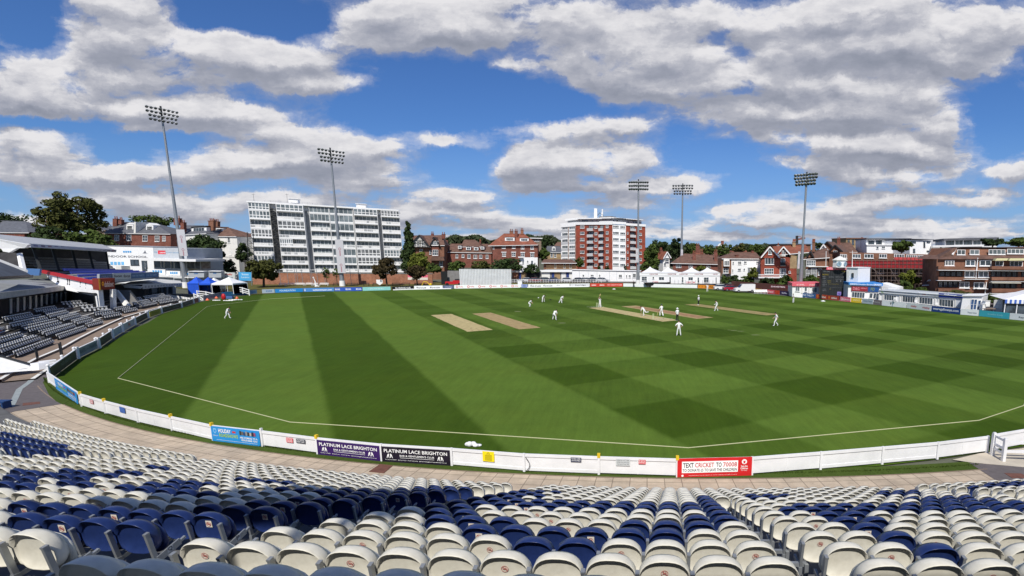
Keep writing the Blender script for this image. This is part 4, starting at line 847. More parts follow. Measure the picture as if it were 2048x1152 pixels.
# ================================================================ sightscreen
Fs = Fac((918, 538), (1022.5, 538.5), (920, 572), (1022.5, 572), 150.2, 152.4)
t = thing('sightscreen', 'wide white slatted sightscreen at the far boundary behind the wicket', 'screen', tuple(Fs.P(.5, 0)))
m = MB()
for i in range(34): Fs.slab(m, i/34+.002, (i+1)/34-.002, .0, 1, -.06, .0 if i % 2 else .015)
m.build('slats', mat('grey_white_slats', (.60, .62, .63), .6, .10, .8), t); m = MB()
for k in (.0, .33, .66, .97): Fs.slab(m, 0, 1, k, k+.03, -.25, -.07)
for k in range(6): Fs.slab(m, k/5-.004 if k else 0, k/5+.004, 0, 1, -.3, -.2)
m.build('frame', steel, t)
# ================================================================ buildings
Z1, Z2, Z3, Z4, Z5, Z6, Z7 = Z(0, 360, 4.8), Z(0, 560, 4.1143), Z(400, 360, 4.4304), Z(780, 400, 4.8762), Z(1100, 400, 4.8), Z(1400, 420, 5.236), Z(1680, 440, 5.486)
class Bld:
    def __init__(s, name, label, z, TL, TR, BL, BR, yl, yr, m, depth=9, cat='house', group=None):
        s.z = z; s.F = Fac(z(*TL), z(*TR), z(*BL), z(*BR), yl, yr); s.d = depth
        c = s.F.P(.5, 0); s.t = thing(name, label, cat, (c.x, c.y, c.z-2), group)
        b_ = MB(); s.F.slab(b_, 0, 1, -.35, 1, -depth, 0); s.wall = b_.build('wall', m, s.t)
    def q(s, x, y): return s.F.st(*s.z(x, y))
    def block(s, name, x0, y0, x1, y1, o0, o1, m, par=None):
        b_ = MB(); s.F.pslab(b_, *s.z(x0, y0), *s.z(x1, y1), o0, o1); return b_.build(name, m, par or s.t)
    def poly(s, name, pts, o0, o1, m, par=None):
        b_ = MB(); s.F.ext(b_, [s.z(*p) for p in pts], o0, o1); return b_.build(name, m, par or s.t)
    def win(s, x0, y0, x1, y1, cols=2, rows=1, o=.0, gl=None, par=None, bw=.09, fr=None):
        return s.F.window(par or s.t, *s.z(x0, y0), *s.z(x1, y1), cols, rows, o, gl or random.choice((glass, glass, glass2)), fr, bw)
    def roof(s, eL, eR, rL, rR, m, d=None, over=.35, name='roof', o=0.0):
        d = d or s.d; a = s.F.P(*s.q(*eL), over+o); c = s.F.P(*s.q(*eR), over+o); zl = s.z(*rL); zr = s.z(*rR)
        A = P(*zl, a.y+d/2+over); B = P(*zr, c.y+d/2+over); bk_ = -s.F.n*(d+2*over); a2, c2 = a+bk_, c+bk_
        b_ = MB(); b_.add([a, c, B, A, c2, a2], [(0, 1, 2, 3), (4, 5, 3, 2), (0, 3, 5), (1, 4, 2), (0, 5, 4, 1)]); r = b_.build(name, m, s.t)
        b_ = MB(); b_.bar(a-Vector((0, 0, .1)), c-Vector((0, 0, .1)), .16, .16); b_.build('gutter', white, r)
        b_ = MB(); b_.bar(A+Vector((0, 0, .05)), B+Vector((0, 0, .05)), .25, .18); b_.build('ridge_tiles', m, r); return r
    def gable(s, L, A, R, m, wall=None, board=None, d=None, o=.0):
        d = d or s.d; P_ = [s.F.P(*s.q(*p), o) for p in (L, A, R)]; n = s.F.n
        b_ = MB(); b_.prism([P_[0], P_[2], P_[1]], -n*d); b_.build('gable', wall or red_br, s.t)
        b_ = MB(); up_ = Vector((0, 0, .22))
        for p, q in ((P_[0], P_[1]), (P_[1], P_[2])):
            e = (p-q).normalized()*.35 if p is P_[0] else Vector((0, 0, 0)); f = (q-p).normalized()*.35 if q is P_[2] else Vector((0, 0, 0))
            b_.hexa([p+e+n*.45, q+f+n*.45, q+f-n*d, p+e-n*d, p+e+up_+n*.45, q+f+up_+n*.45, q+f+up_-n*d, p+e+up_-n*d])
        r = b_.build('roof', m, s.t)
        if board:
            b_ = MB()
            for p, q in ((P_[0], P_[1]), (P_[1], P_[2])): b_.bar(p+n*.5+up_*.3, q+n*.5+up_*.3, .08, .30)
            b_.build('bargeboard', board, r)
        return r
    def dormer(s, x0, y0, x1, y1, cols=1, rows=2, back=1.4, ped=True, m=None):
        w = s.block('dormer', x0, y0, x1, y1, -back-2.5, -back, m or white); pad = (x1-x0)*.14
        s.win(x0+pad, y0+(y1-y0)*.18, x1-pad, y1-(y1-y0)*.06, cols, rows, -back+.01, par=w)
        if ped: s.poly('dormer_roof', [(x0-2, y0), (x1+2, y0), ((x0+x1)/2, y0-(x1-x0)*.28)], -back-2.5, -back+.1, m or white, w)
        else: s.block('dormer_roof', x0-3, y0-4, x1+3, y0, -back-2.8, -back+.15, dark, w)
        return w
    def chimney(s, x0, y0, x1, y1, m=None, back=3, pots=2):
        b_ = MB(); s.F.pslab(b_, *s.z(x0, y0), *s.z(x1, y1), -back-1.0, -back); c = b_.build('chimney', m or red_br, s.t); b_ = MB()
        w = x1-x0; s.F.pslab(b_, *s.z(x0-w*.1, y0), *s.z(x1+w*.1, y0+2.5), -back-1.1, -back+.1); b_.build('chimney_cap', m or red_br, c)
        for i in range(pots):
            p = s.F.P(*s.q(x0+w*(i+.5)/pots, y0), -back-.5); b_ = MB(); b_.tube(p, p+Vector((0, 0, .8)), .16, .13, 8); b_.build('chimney_pot', tile_r, c)
# ---- the long white block of flats
W1 = Bld('apartment_block', 'long white nine-storey block of flats with balconies behind the left floodlights', Z3, (430,197), (1757,275), (505,842), (1800,842), 183, 199, white, 13, 'building')
FY = [205, 270, 350, 432, 513, 588, 664, 742, 812]; FT = [W1.q(550, y)[1] for y in FY]
SEC = [(465,650,0.0),(716,950,1.3),(992,1165,-.4),(1168,1372,-.4),(1385,1590,1.1),(1620,1782,.1)]
ENC = {(0,0):'f',(0,1):'f',(0,3):'f',(1,0):'f',(1,2):'f',(1,4):'h',(2,0):'f',(2,1):'f',(3,0):'f',(3,1):'f',(3,2):'f',(3,5):'f',(3,6):'f',(4,0):'f',(4,5):'f',(4,6):'f',(5,0):'f',(5,5):'f',(0,6):'f'}
dk_gl = mat('teal_grey_glazing', (.08, .105, .115), .15, .4, .4, spec=.6, col2=(.21, .25, .265))  # teal-grey tone of the glass
for si, (x0, x1, pj) in enumerate(SEC):
    a0 = W1.q(x0, 480)[0]; a1 = W1.q(x1, 480)[0]
    for fi in range(8):
        t1, t0 = FT[fi], FT[fi+1]; hgt = t1-t0; enc = ENC.get((si, fi))
        b_ = MB(); W1.F.slab(b_, a0, a1, t0-hgt*.03, t0+hgt*.15, 0, 1.5+pj)
        W1.F.slab(b_, a0, a0+.0018, t0+hgt*.10, t1-hgt*.02, 0, 1.5+pj); W1.F.slab(b_, a1-.0018, a1, t0+hgt*.10, t1-hgt*.02, 0, 1.5+pj)
        if not enc or enc == 'h':
            W1.F.slab(b_, a0, a1, t0+hgt*.35, t0+hgt*.42, 1.38+pj, 1.46+pj); W1.F.slab(b_, a0, a1, t0+hgt*.23, t0+hgt*.28, 1.38+pj, 1.46+pj)
            for i in range(9): c_ = a0+(a1-a0)*i/8; W1.F.slab(b_, max(a0, c_-.0008), min(a1, c_+.0008), t0+hgt*.1, t0+hgt*.385, 1.40+pj, 1.45+pj)
        bo = b_.build('balcony', white, W1.t)
        if not enc or enc == 'h':
            b_ = MB(); random.seed(si*20+fi)
            for i in range(8):
                if random.random() < .7: c_ = a0+(a1-a0)*i/8; W1.F.slab(b_, c_+.001, c_+(a1-a0)/8-.001, t0+hgt*.11, t0+hgt*.335, 1.40+pj, 1.42+pj)
            if b_.v: b_.build('balcony_panel', cream_w, bo)
        # glazing: set back on open balconies, flush on glazed-in ones
        for rng_, oo in (((0, 1), .12+max(0, pj-.2)*.6),) if enc != 'h' else (((0, .5), 1.30+pj), ((.5, 1), .12+pj*.6)):
            if enc == 'f': oo = 1.32+pj
            A0, A1 = a0+(a1-a0)*rng_[0]+.002, a0+(a1-a0)*rng_[1]-.002; n = 6 if si != 2 and si != 3 else 5; fr = MB(); flush = oo > 1
            W1.F.slab(fr, A0, A1, t1-hgt*.12, t1-hgt*.02, oo, oo+.1)
            for i in range(n+1):
                c_ = A0+(A1-A0)*i/n; w_ = .0022 if flush else .0010; W1.F.slab(fr, max(A0, c_-w_), min(A1, c_+w_), t0+hgt*.10, t1-hgt*.12, oo, oo+.1)
            if flush: W1.F.slab(fr, A0, A1, t0+hgt*.38, t0+hgt*.46, oo, oo+.095); W1.F.slab(fr, A0, A1, t0+hgt*.10, t0+hgt*.16, oo, oo+.097)
            f_ = fr.build('window', white, W1.t); g = MB(); W1.F.slab(g, A0+.0005, A1-.0005, t0+hgt*.11, t1-hgt*.11, oo-.02, oo+.05); g.build('pane', dk_gl if not flush else random.choice((dk_gl, dk_gl, glass2)), f_)
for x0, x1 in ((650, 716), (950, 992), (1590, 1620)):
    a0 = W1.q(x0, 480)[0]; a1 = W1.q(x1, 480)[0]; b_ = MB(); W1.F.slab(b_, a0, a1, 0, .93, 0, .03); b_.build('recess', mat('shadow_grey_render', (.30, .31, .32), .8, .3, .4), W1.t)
b_ = MB(); a0 = W1.q(652, 480)[0]; a1 = W1.q(712, 480)[0]
for k in range(17):
    t_ = .05+k*.053; s_ = k % 2
    W1.F.slab(b_, a0, a1, t_, t_+.004, .6, 1.6)
    p = W1.F.P(a0 if s_ else a1, t_, 1.2); q = W1.F.P(a1 if s_ else a0, t_+.053, 1.2); b_.bar(p, q, .8, .12); b_.bar(p+Vector((0, 0, 1)), q+Vector((0, 0, 1)), .06)
for a_ in (a0, a1): b_.bar(W1.F.P(a_, .02, 1.6), W1.F.P(a_, .93, 1.6), .12)
b_.build('fire_escape', mat('dark_stair_steel', (.07, .07, .065), .6, .3, 2), W1.t)
b_ = MB(); W1.F.slab(b_, -.004, 1.004, .995, 1.015, -13.2, 1.6); b_.build('roof', white, W1.t)
for x0, y0, x1, y1 in ((765, 160, 850, 196), (1375, 207, 1462, 250)): r_ = W1.block('roof_plant', x0, y0, x1, y1, -7, -3, white); W1.block('plant_cap', x0-6, y0-3, x1+6, y0, -7.4, -2.6, white, r_)
b_ = MB()
for k in range(26):
    a_ = .10+.85*k/25; b_.bar(W1.F.P(a_, 1.01, -.5), W1.F.P(a_, 1.045, -.5), .04)
b_.bar(W1.F.P(.10, 1.045, -.5), W1.F.P(.95, 1.045, -.5), .04); b_.bar(W1.F.P(.10, 1.028, -.5), W1.F.P(.95, 1.028, -.5), .03); b_.build('roof_railing', steel, W1.t)
for x in (752, 410): 
    b_ = MB(); p = W1.F.P(*W1.q(max(x, 450), 192), -4); b_.bar(p, p+Vector((0, 0, 3)), .06); b_.bar(p+Vector((-.6, 0, 2.7)), p+Vector((.6, 0, 2.7)), .05); b_.build('aerial', dark, W1.t)
# ---- the red brick tower of flats
T = thing('apartment_tower', 'red brick and white tower of flats right of centre with aerials on top', 'building', (-5, 210, 0))
def RF(TLx, TRx, yt0, yt1, yl, yr, m, nm='wall', depth=8):
    f = Fac(Z5(TLx, yt0), Z5(TRx, yt1), Z5(TLx, 690), Z5(TRx, 690), yl, yr); b_ = MB(); f.slab(b_, 0, 1, 0, 1, -depth, 0); b_.build(nm, m, T); return f
f1 = RF(107, 248, 250, 238, 216.5, 213, white); f2 = RF(248, 478, 238, 236, 213, 207, red_br2); f3 = RF(478, 600, 236, 234, 207, 204.5, red_br2); f4 = RF(600, 728, 234, 240, 204.5, 205.5, white); f5 = RF(728, 915, 240, 252, 205.7, 208, red_br2)
def tw(f, x0, y0, x1, y1, c=2, r=1, gl=None): f.window(T, *Z5(x0, y0), *Z5(x1, y1), c, r, .02, gl or random.choice((glass, dk_gl, glass2)), None, .12)
random.seed(5)
for k in range(7):
    y = 255+k*60.4; dy = -k*1.2
    for x0, x1 in ((118, 172), (186, 242)): tw(f1, x0, y+2, x1, y+28, 3)
    tw(f2, 291, y-10, 331, y+17, 3); tw(f2, 429, y-5, 455, y+20, 2)
    tw(f3, 538, y-15, 562, y+12, 2)
    tw(f4, 604, y-12, 660, y+14, 4); tw(f4, 673, y-6, 721, y+18, 3)
    if k: tw(f5, 738, y-8, 752, y+14, 1)
    tw(f5, 845, y+0, 880, y+27, 2)
    for f, x0, x1, dz in ((f2, 370, 424, 0), (f3, 480, 518, 0), (f5, 765, 815, 4)):
        b_ = MB(); f.pslab(b_, *Z5(x0, y-8+dz), *Z5(x1, y+16+dz), -.1, .03); g = b_.build('recess_shade_panel', mat('recess_shade', (.03, .028, .028), .6, .5, 1) if k == 0 and f is f2 else bpy.data.materials['recess_shade'], T)  # flat dark panel paints the shade inside the balcony
        b_ = MB(); f.pslab(b_, *Z5(x0-2, y+16+dz), *Z5(x1+2, y+41+dz), 1.0, 1.07); f.pslab(b_, *Z5(x0-2, y+40+dz), *Z5(x1+2, y+43+dz), 0, 1.1); b_.build('balcony', mat('balcony_grey_white', (.50, .50, .50), .6, .15, 3) if k == 0 and f is f2 else bpy.data.materials['balcony_grey_white'], T)
        f.window(T, *Z5(x0+8, y-5+dz), *Z5(x1-8, y+16+dz), 2, 1, .03, glass, None, .08, False)
    b_ = MB(); f1.pslab(b_, *Z5(108, y+29), *Z5(248, y+44), .02, .10); b_.build('spandrel', mat('grey_spandrel', (.48, .49, .50), .6, .1, 2) if k == 0 else bpy.data.materials['grey_spandrel'], T)
for x in (178, 246): b_ = MB(); f1.pslab(b_, *Z5(x-2, 240), *Z5(x+2, 600), .1, .2); b_.build('pier', brown_br, T)
def band(f, x0, ya, x1, yb, o0, o1, nm, m=white): b_ = MB(); f.pslab(b_, *Z5(x0, ya), *Z5(x1, yb), o0, o1); return b_.build(nm, m, T)
for f, x0, x1, ya, yb in ((f1, 105, 249, 225, 252), (f2, 247, 479, 212, 237), (f3, 477, 601, 204, 236), (f4, 599, 729, 206, 236), (f5, 727, 917, 222, 256)): band(f, x0, ya, x1, yb, -.3, .30, 'parapet')
for f, x0, x1, ya, yb in ((f1, 138, 249, 190, 226), (f2, 247, 479, 182, 214), (f3, 477, 601, 176, 206), (f4, 599, 729, 178, 210), (f5, 727, 897, 190, 226)):
    pw = band(f, x0, ya, x1, yb, -7, -2.2, 'penthouse', grey_w); band(f, x0-5, ya-10, x1+5, ya-2, -7.5, -.8, 'roof')
for f, x0, x1, y0 in ((f2, 275, 335, 186), (f2, 365, 388, 194), (f2, 415, 440, 194), (f4, 612, 665, 182), (f4, 705, 726, 190), (f5, 755, 775, 194), (f5, 805, 880, 198)): f.window(T, *Z5(x0, y0), *Z5(x1, y0+26), 3, 1, -2.2, glass, None, .1)
band(f2, 415, 152, 478, 178, -8, -4, 'roof_plant', conc); band(f3, 478, 150, 540, 172, -8, -4, 'roof_plant', conc)
for x, y in ((432, 80), (444, 82), (503, 88), (497, 120)):
    b_ = MB(); c = P(*Z5(x, 172), 214); d = P(*Z5(x, y), 214); b_.tube(c, d, .09); b_.tube((d.x, d.y, d.z-5 if y < 100 else d.z-2), d, .42 if y < 85 else .25, n=8); b_.build('aerial', white, T)
b_ = MB(); b_.bar(P(*Z5(455, 150), 213), P(*Z5(480, 120), 213), .15); b_.bar(P(*Z5(478, 125), 213), P(*Z5(515, 150), 213), .12); b_.build('aerial_strut', dark, T)
# ---- houses left
B = Bld('brick_house', 'red brick semi-detached house with two white dormers behind the Indoor School', Z1, (1030,515), (1640,520), (1030,660), (1640,660), 178, 176, red_br, 11)
for w in ((1100,525,1145,583),(1215,525,1262,583),(1370,530,1418,588),(1488,535,1532,592),(1560,538,1592,586),(1035,540,1070,578)): B.win(*w, 2, 2, bw=.13)
B.roof((1010,508), (1645,518), (1130,405), (1480,412), slate); B.poly('party_wall', [(1298,512),(1316,512),(1318,403),(1302,403)], -5.5, .5, cream_w)
B.dormer(1172, 425, 1240, 490); B.dormer(1362, 430, 1432, 497)
for c in ((990,365,1030,440),(1045,375,1075,420),(1585,360,1640,430),(1650,400,1685,500)): B.chimney(*c)
B = Bld('slate_roofed_house', 'grey slate roofed house at the far left behind the trees', Z1, (0,500), (235,505), (0,560), (235,560), 178, 176, red_br, 12)
B.roof((-20,503), (290,505), (10,392), (245,398), slate); B.chimney(150,385,235,405,red_br,6,5)
B = Bld('pale_gabled_house', 'pale gabled house half hidden by the big tree on the left', Z1, (870,480), (1010,480), (870,540), (1010,540), 186, 185, tan_c, 9); B.gable((800,490),(870,440),(1000,490),slate,tan_c,white)
B = Bld('white_house', 'white rendered house with brown roof and dormer left of the white flats', Z3, (100,500), (325,502), (100,800), (352,800), 184, 182, cream_w, 10)
B.roof((85,497), (330,500), (40,412), (252,420), tile_b)
for w in ((245,508,270,556),(255,598,282,666),(228,690,262,745),(140,620,160,650)): B.win(*w, 1, 2, bw=.12)
B.dormer(88, 422, 158, 470, 2, 2, 2, False); B.chimney(5,360,60,440,brown_br,4,4); b_ = MB(); B.F.pslab(b_, *Z3(190,676), *Z3(345,682), 0, .2); b_.build('string_course', cream_w, B.t)
B = Bld('slate_house', 'house with long white dormer of four windows left of the white rendered house', Z1, (1665,530), (1990,515), (1665,700), (1990,700), 180, 179, cream_w, 10)
B.roof((1655,532), (1990,512), (1742,440), (1955,440), slate); B.dormer(1800, 450, 1945, 500, 4, 1, 1.5, False)
for c in ((1925,385,1975,480),(1590,400,1600,420)): B.chimney(*c, m=brown_br, pots=3)
B = Bld('brown_gable_house', 'narrow brown house in the gap left of the white flats', Z3, (335,520), (400,520), (335,740), (400,740), 195, 196, brown_br, 10); B.roof((325,520),(405,520),(345,486),(395,488),tile_b)
b_ = MB()
for k in range(6): b_.bar(P(*Z3(418, 480+k*45), 171), P(*Z3(470, 470+k*45), 171), .12); b_.bar(P(*Z3(418, 480+k*45), 171), P(*Z3(470, 520+k*45), 171), .1)
for x in (418, 470): b_.bar(P(*Z3(x, 460), 171), P(*Z3(x+12, 760), 171), .15)
b_.build('scaffold_stair', dark, label='dark metal stair scaffold beside the left end of the white flats', cat='stair')
# ---- houses in the middle
B = Bld('tudor_house', 'half-timbered black and white gabled house right of the white flats', Z4, (195,440), (528,440), (195,690), (530,690), 195, 197, brown_br, 12)
B.roof((165,440), (535,442), (215,350), (512,346), tile_b, 12)
B.gable((190,455),(292,345),(398,462),tile_b,mat('tudor_plaster', (.50,.49,.46), .8, .1, 2),dark,7,1.2)
b_ = MB(); B.F.pslab(b_, *Z4(210,440), *Z4(382,462), .0, 1.2); b_.build('jetty', white, B.t)
b_ = MB(); q = lambda x, y: B.F.P(*B.q(x, y), 1.26)
for x in (225, 250, 275, 300, 325, 350, 370): b_.bar(q(x, max(400, 462-(62 if 240 < x < 350 else 25))), q(x, 462), .16)
for a, c in (((228, 420), (360, 420)), ((250, 398), (335, 398)), ((212, 460), (380, 460)), ((228, 458), (250, 425)), ((372, 458), (350, 425))): b_.bar(q(*a), q(*c), .18)
b_.build('timber_frame', blackp, B.t); B.win(242,405,262,440,1,2,1.24); B.win(272,402,290,450,1,2,1.24); B.win(318,412,348,445,2,2,1.24)
B.gable((396,440),(442,366),(490,446),tile_b,brown_br,dark,6,.8); B.win(412,400,475,442,3,2,.85,bw=.2)
for w in ((416,485,472,541,3,2,.5),(385,490,405,530,1,2,.1),(290,478,320,512,2,1,.1),(480,600,515,652,2,2,.1)): B.win(*w, bw=.16)
B.block('bay', 410, 450, 478, 560, .0, .5, red_br); B.poly('porch_roof', [(402,590),(540,590),(528,552),(415,552)], -.5, 2.0, tile_b)
for c in ((490,330,525,375),(385,325,410,345),(130,320,150,395)): B.chimney(*c)
B = Bld('brick_terrace', 'red brick terrace with brown roofs and four white dormers in the middle distance', Z4, (540,505), (990,512), (540,620), (990,622), 205, 206, red_br, 12)
B.roof((525,507), (1000,515), (592,428), (962,432), tile_b, 12); B.poly('upper_storey', [(700,495),(880,495),(880,452),(700,452)], -8, -1.5, red_br); B.roof((678,455), (895,455), (722,390), (832,391), tile_b, 8, o=-1.8)
for x0, y0, x1, y1 in ((660,444,692,476),(738,455,785,488),(815,458,858,490),(880,452,915,482)): B.dormer(x0, y0, x1, y1, 2, 1, .6, False)
for w in ((640,530,665,566),(700,530,725,562),(755,530,785,570),(815,535,850,572),(870,535,900,570),(935,535,960,572),(820,598,850,615)): B.win(*w, 2, 1, bw=.14)
B.chimney(855,400,870,425)
B = Bld('large_brick_house', 'large three-storey red brick house with two wide white dormers left of the tower', Z4, (1000,432), (1440,435), (1000,640), (1440,640), 199, 201, red_br, 14)
B.roof((960,445), (1445,436), (1108,330), (1312,332), tile_r, 14, .8); B.dormer(1115,362,1210,397,5,1,2.2,False); B.dormer(1262,370,1350,402,4,1,2.2,False)
for w in ((1092,435,1127,473),(1190,435,1222,473),(1277,440,1309,478),(1370,440,1402,480),(1095,512,1130,550),(1188,512,1225,550),(1277,514,1312,554),(1370,516,1405,560),(1005,445,1018,480)): B.win(*w, 2, 2, bw=.16)
for x0, x1, y in ((1086,1136,505),(1182,1230,505),(1272,1318,507),(1364,1410,510)): B.block('lintel', x0, y, x1, y+7, 0, .25, white)
for c in ((1150,295,1185,330,brown_br,7),(1205,297,1235,365,red_br,5),(1262,285,1290,330,orange_br,7)): B.chimney(*c)
B = Bld('white_villa', 'small white flat-roofed house in front of the large red brick house', Z4, (1262,560), (1440,562), (1262,650), (1440,650), 190, 191, white, 7)
for w in ((1290,595,1305,625),(1335,590,1350,610),(1375,590,1395,640),(1405,610,1420,645)): B.win(*w, 1, 1)
B.block('balcony', 1250, 552, 1300, 562, 0, 1.2, white)
B = Bld('pale_flat_roofed_house', 'pale flat-roofed house with long windows behind the large red brick house', Z4, (1370,380), (1475,382), (1370,470), (1475,470), 225, 226, tan_c, 8); B.block('roof', 1360, 368, 1485, 378, -9, .8, white); B.win(1385,390,1455,405,4,1)
B = Bld('yellow_brick_house', 'pale yellow brick house with arched dormer left of the tower', Z4, (1522,510), (1668,512), (1522,600), (1668,600), 228, 229, yellow_br, 9)
B.roof((1515,510),(1675,512),(1532,450),(1660,452),slate,9); B.dormer(1580,462,1615,495,2,1,.8)
for w in ((1565,515,1588,557),(1598,517,1622,560)): B.win(*w, 1, 2, bw=.2)
B = Bld('brick_pavilion', 'low brown brick building with tiled roof and balcony rail left of the tower', Z4, (1500,612), (1815,614), (1500,690), (1815,690), 184, 185, brown_br, 8)
B.roof((1478,612),(1822,614),(1500,580),(1775,583),tile_b,8,1.2); b_ = MB(); B.F.pslab(b_, *Z4(1525,640), *Z4(1820,644), 1.3, 1.4); B.F.pslab(b_, *Z4(1525,668), *Z4(1820,674), 0, 1.4)
for i in range(40): x = 1527+i*7.5; B.F.pslab(b_, *Z4(x,644), *Z4(x+1.6,668), 1.32, 1.38)
b_.build('balcony_rail', yellow_br, B.t)
for x in (1600, 1690, 1750): B.win(x, 620, x+22, 665, 1, 1)
# ---- houses right of the tower
B = Bld('white_gabled_house', 'narrow white gabled house between trees right of the tower', Z5, (1085,560), (1148,560), (1085,650), (1148,650), 180, 181, white, 8)
B.gable((1078,565),(1115,500),(1152,560),tile_r,white,white,8,.3); B.win(1100,555,1135,590,2,2,.35); B.win(1092,605,1112,632,1,2); B.chimney(1100,478,1125,540)
B = Bld('brown_roofed_house', 'long brown-roofed house with tall chimneys behind the peaked tents', Z5, (1180,602), (1645,615), (1180,700), (1645,700), 178, 176, red_br, 12)
B.roof((1158,605),(1650,617),(1285,516),(1572,535),tile_b,12,.6); B.win(1210,612,1260,650,3,2); B.win(1330,625,1370,655,2,2); B.win(1500,630,1540,655,2,2)
for c in ((1368,508,1400,600,red_br,2),(1578,498,1610,600,red_br,1.5),(1402,432,1440,515,red_br,9),(1445,490,1475,540,red_br,7)): B.chimney(*c)
B = Bld('white_modern_house', 'white rendered house with brown roof and brick end behind the parked van', Z6, (325,507), (634,509), (325,672), (634,672), 150, 150, white, 9)
B.roof((225,507),(640,509),(330,445),(585,445),tile_b,9); B.poly('brick_end', [(225,665),(328,665),(328,507),(225,507)], -6, .03, brown_br)
for w in ((340,540,355,567,1,1),(397,538,432,570,2,1),(460,537,488,562,2,1),(588,538,612,562,2,1),(395,612,428,638,3,1),(455,612,470,635,1,1),(337,620,348,655,1,1)): B.win(*w)
B.block('bay', 243, 510, 303, 590, .0, .8, cream_w); B.win(247,530,300,584,3,1,.82,bw=.15); B.win(240,612,296,660,2,2,.1,bw=.15); B.chimney(380,470,410,508,red_br,1,0); B.chimney(575,425,603,450,red_br,4,0)
B.block('annexe', 500, 600, 640, 672, 0, 2.5, cream_w)
B = Bld('twin_gabled_house', 'red brick house with twin white-edged gables, skylight and white balcony', Z6, (637,497), (1010,494), (637,705), (1012,705), 140, 138, red_br2, 12)
B.roof((800,470),(1150,440),(760,385),(1110,368),tile_r,12,.2)
B.gable((638,502),(731,388),(832,503),tile_r,red_br2,white,11,.3); B.gable((806,468),(873,388),(945,470),tile_r,red_br2,white,11,.1)
B.poly('side_wall', [(942,612),(1012,612),(1012,480),(942,474)], -7, .04, yellow_br)
for w in ((715,418,752,466,2,1,.35),(857,425,893,478,2,1,.15),(680,502,774,570,3,1,.1),(845,508,893,582,2,2,.1),(675,612,770,672,4,2,.1),(835,614,900,697,3,2,.1),(928,638,950,662,1,1,.1)): B.win(*w, bw=.14)
b_ = MB(); q = [B.F.P(*B.q(x, y), o) for x, y, o in ((905,412,-4.5),(945,408,-4.5),(990,468,-.5),(948,470,-.5))]; b_.prism(q, Vector((0, .1, -.1))); sk_ = b_.build('skylight', glass, B.t); b_ = MB()
for i in range(4): b_.bar(q[0].lerp(q[1], i/3)+Vector((0, -.05, .05)), q[3].lerp(q[2], i/3)+Vector((0, -.05, .05)), .1)
for i in range(3): b_.bar(q[0].lerp(q[3], i/2)+Vector((0, -.05, .05)), q[1].lerp(q[2], i/2)+Vector((0, -.05, .05)), .1)
b_.build('glazing_bars', white, sk_)
b_ = MB(); B.F.pslab(b_, *Z6(610,700), *Z6(905,708), 0, 3); B.F.pslab(b_, *Z6(610,668), *Z6(905,673), 2.9, 3)
for i in range(36): x = 612+i*8.2; B.F.pslab(b_, *Z6(x,673), *Z6(x+2.2,700), 2.93, 2.99)
b_.build('balcony', white, B.t); b_ = MB(); B.F.pslab(b_, *Z6(838,545), *Z6(895,582), .5, .55); b_.build('balcony_rail', dark, B.t)
B.chimney(985,330,1020,470,yellow_br,5,2); B.chimney(820,370,850,395,cream_w,7,1)
B = Bld('bay_windowed_house', 'dark brown house with tall white bay windows left of the scoreboard', Z6, (1105,500), (1340,500), (1105,710), (1340,710), 136, 134, brown_br, 12)
B.roof((1075,515),(1360,495),(1150,450),(1330,400),tile_b,11,.5)
for w in ((1115,527,1210,586,5,2,.5),(1110,622,1156,702,2,2,.5),(1165,612,1226,706,3,2,.6),(1236,612,1276,682,2,2,.1)): B.win(*w, bw=.16)
B.block('bay', 1108, 590, 1232, 612, 0, .5, brown_br); B.block('balcony', 1140, 588, 1345, 596, 0, 1.2, cream_w); B.gable((1122,495),(1158,435),(1192,495),tile_b,brown_br,dark,7,.3)
B.chimney(1165,332,1196,435,brown_br,4,3)
B = Bld('white_balcony_house', 'brown-roofed house with a white gable and glass balcony behind the hut', Z6, (1240,430), (1480,430), (1240,640), (1480,640), 150, 147, brown_br, 12)
B.gable((1180,480),(1330,335),(1440,440),tile_b,brown_br,dark,12,-.5); B.gable((1255,435),(1302,365),(1350,425),tile_b,white,white,8,1.0)
b_ = MB(); B.F.pslab(b_, *Z6(1232,482), *Z6(1345,488), 0, 2); B.F.pslab(b_, *Z6(1232,446), *Z6(1345,450), 1.9, 2); B.F.pslab(b_, *Z6(1232,450), *Z6(1236,482), 1.9, 2); B.F.pslab(b_, *Z6(1341,450), *Z6(1345,482), 1.9, 2); B.F.pslab(b_, *Z6(1285,450), *Z6(1289,482), 1.9, 2); b_.build('balcony', white, B.t); B.win(1265,435,1330,480,3,1,.1)
B.gable((1350,440),(1420,370),(1500,440),tile_b,brown_br,dark,10,.4); B.win(1400,425,1440,462,2,2,.45)
B = Bld('red_roofed_house', 'wide dark red roofed house with chimneys behind the scoreboard', Z6, (1430,430), (1640,430), (1430,600), (1640,600), 165, 163, brown_br, 12); B.roof((1420,440),(1650,440),(1450,345),(1580,345),tile_b,12)
B.chimney(1437,305,1472,365); B.chimney(1690,310,1715,400,brown_br,3,2)
B = Bld('tan_block', 'distant tan brick block with dark windows above the red roofed house', Z6, (1530,300), (1735,300), (1530,420), (1735,420), 260, 262, yellow_br, 12, 'building'); B.block('roof', 1525, 292, 1740, 300, -12, .5, brown_br)
for x in (1545, 1590, 1640, 1685): B.win(x, 310, x+22, 365, 1, 1, fr=dark)
B = Bld('far_roof_block', 'distant low brown-roofed block behind the twin gabled house', Z6, (830,360), (1160,362), (830,420), (1160,420), 230, 232, brown_br, 10, 'building'); B.block('roof', 825, 352, 1165, 362, -10, .6, slate)
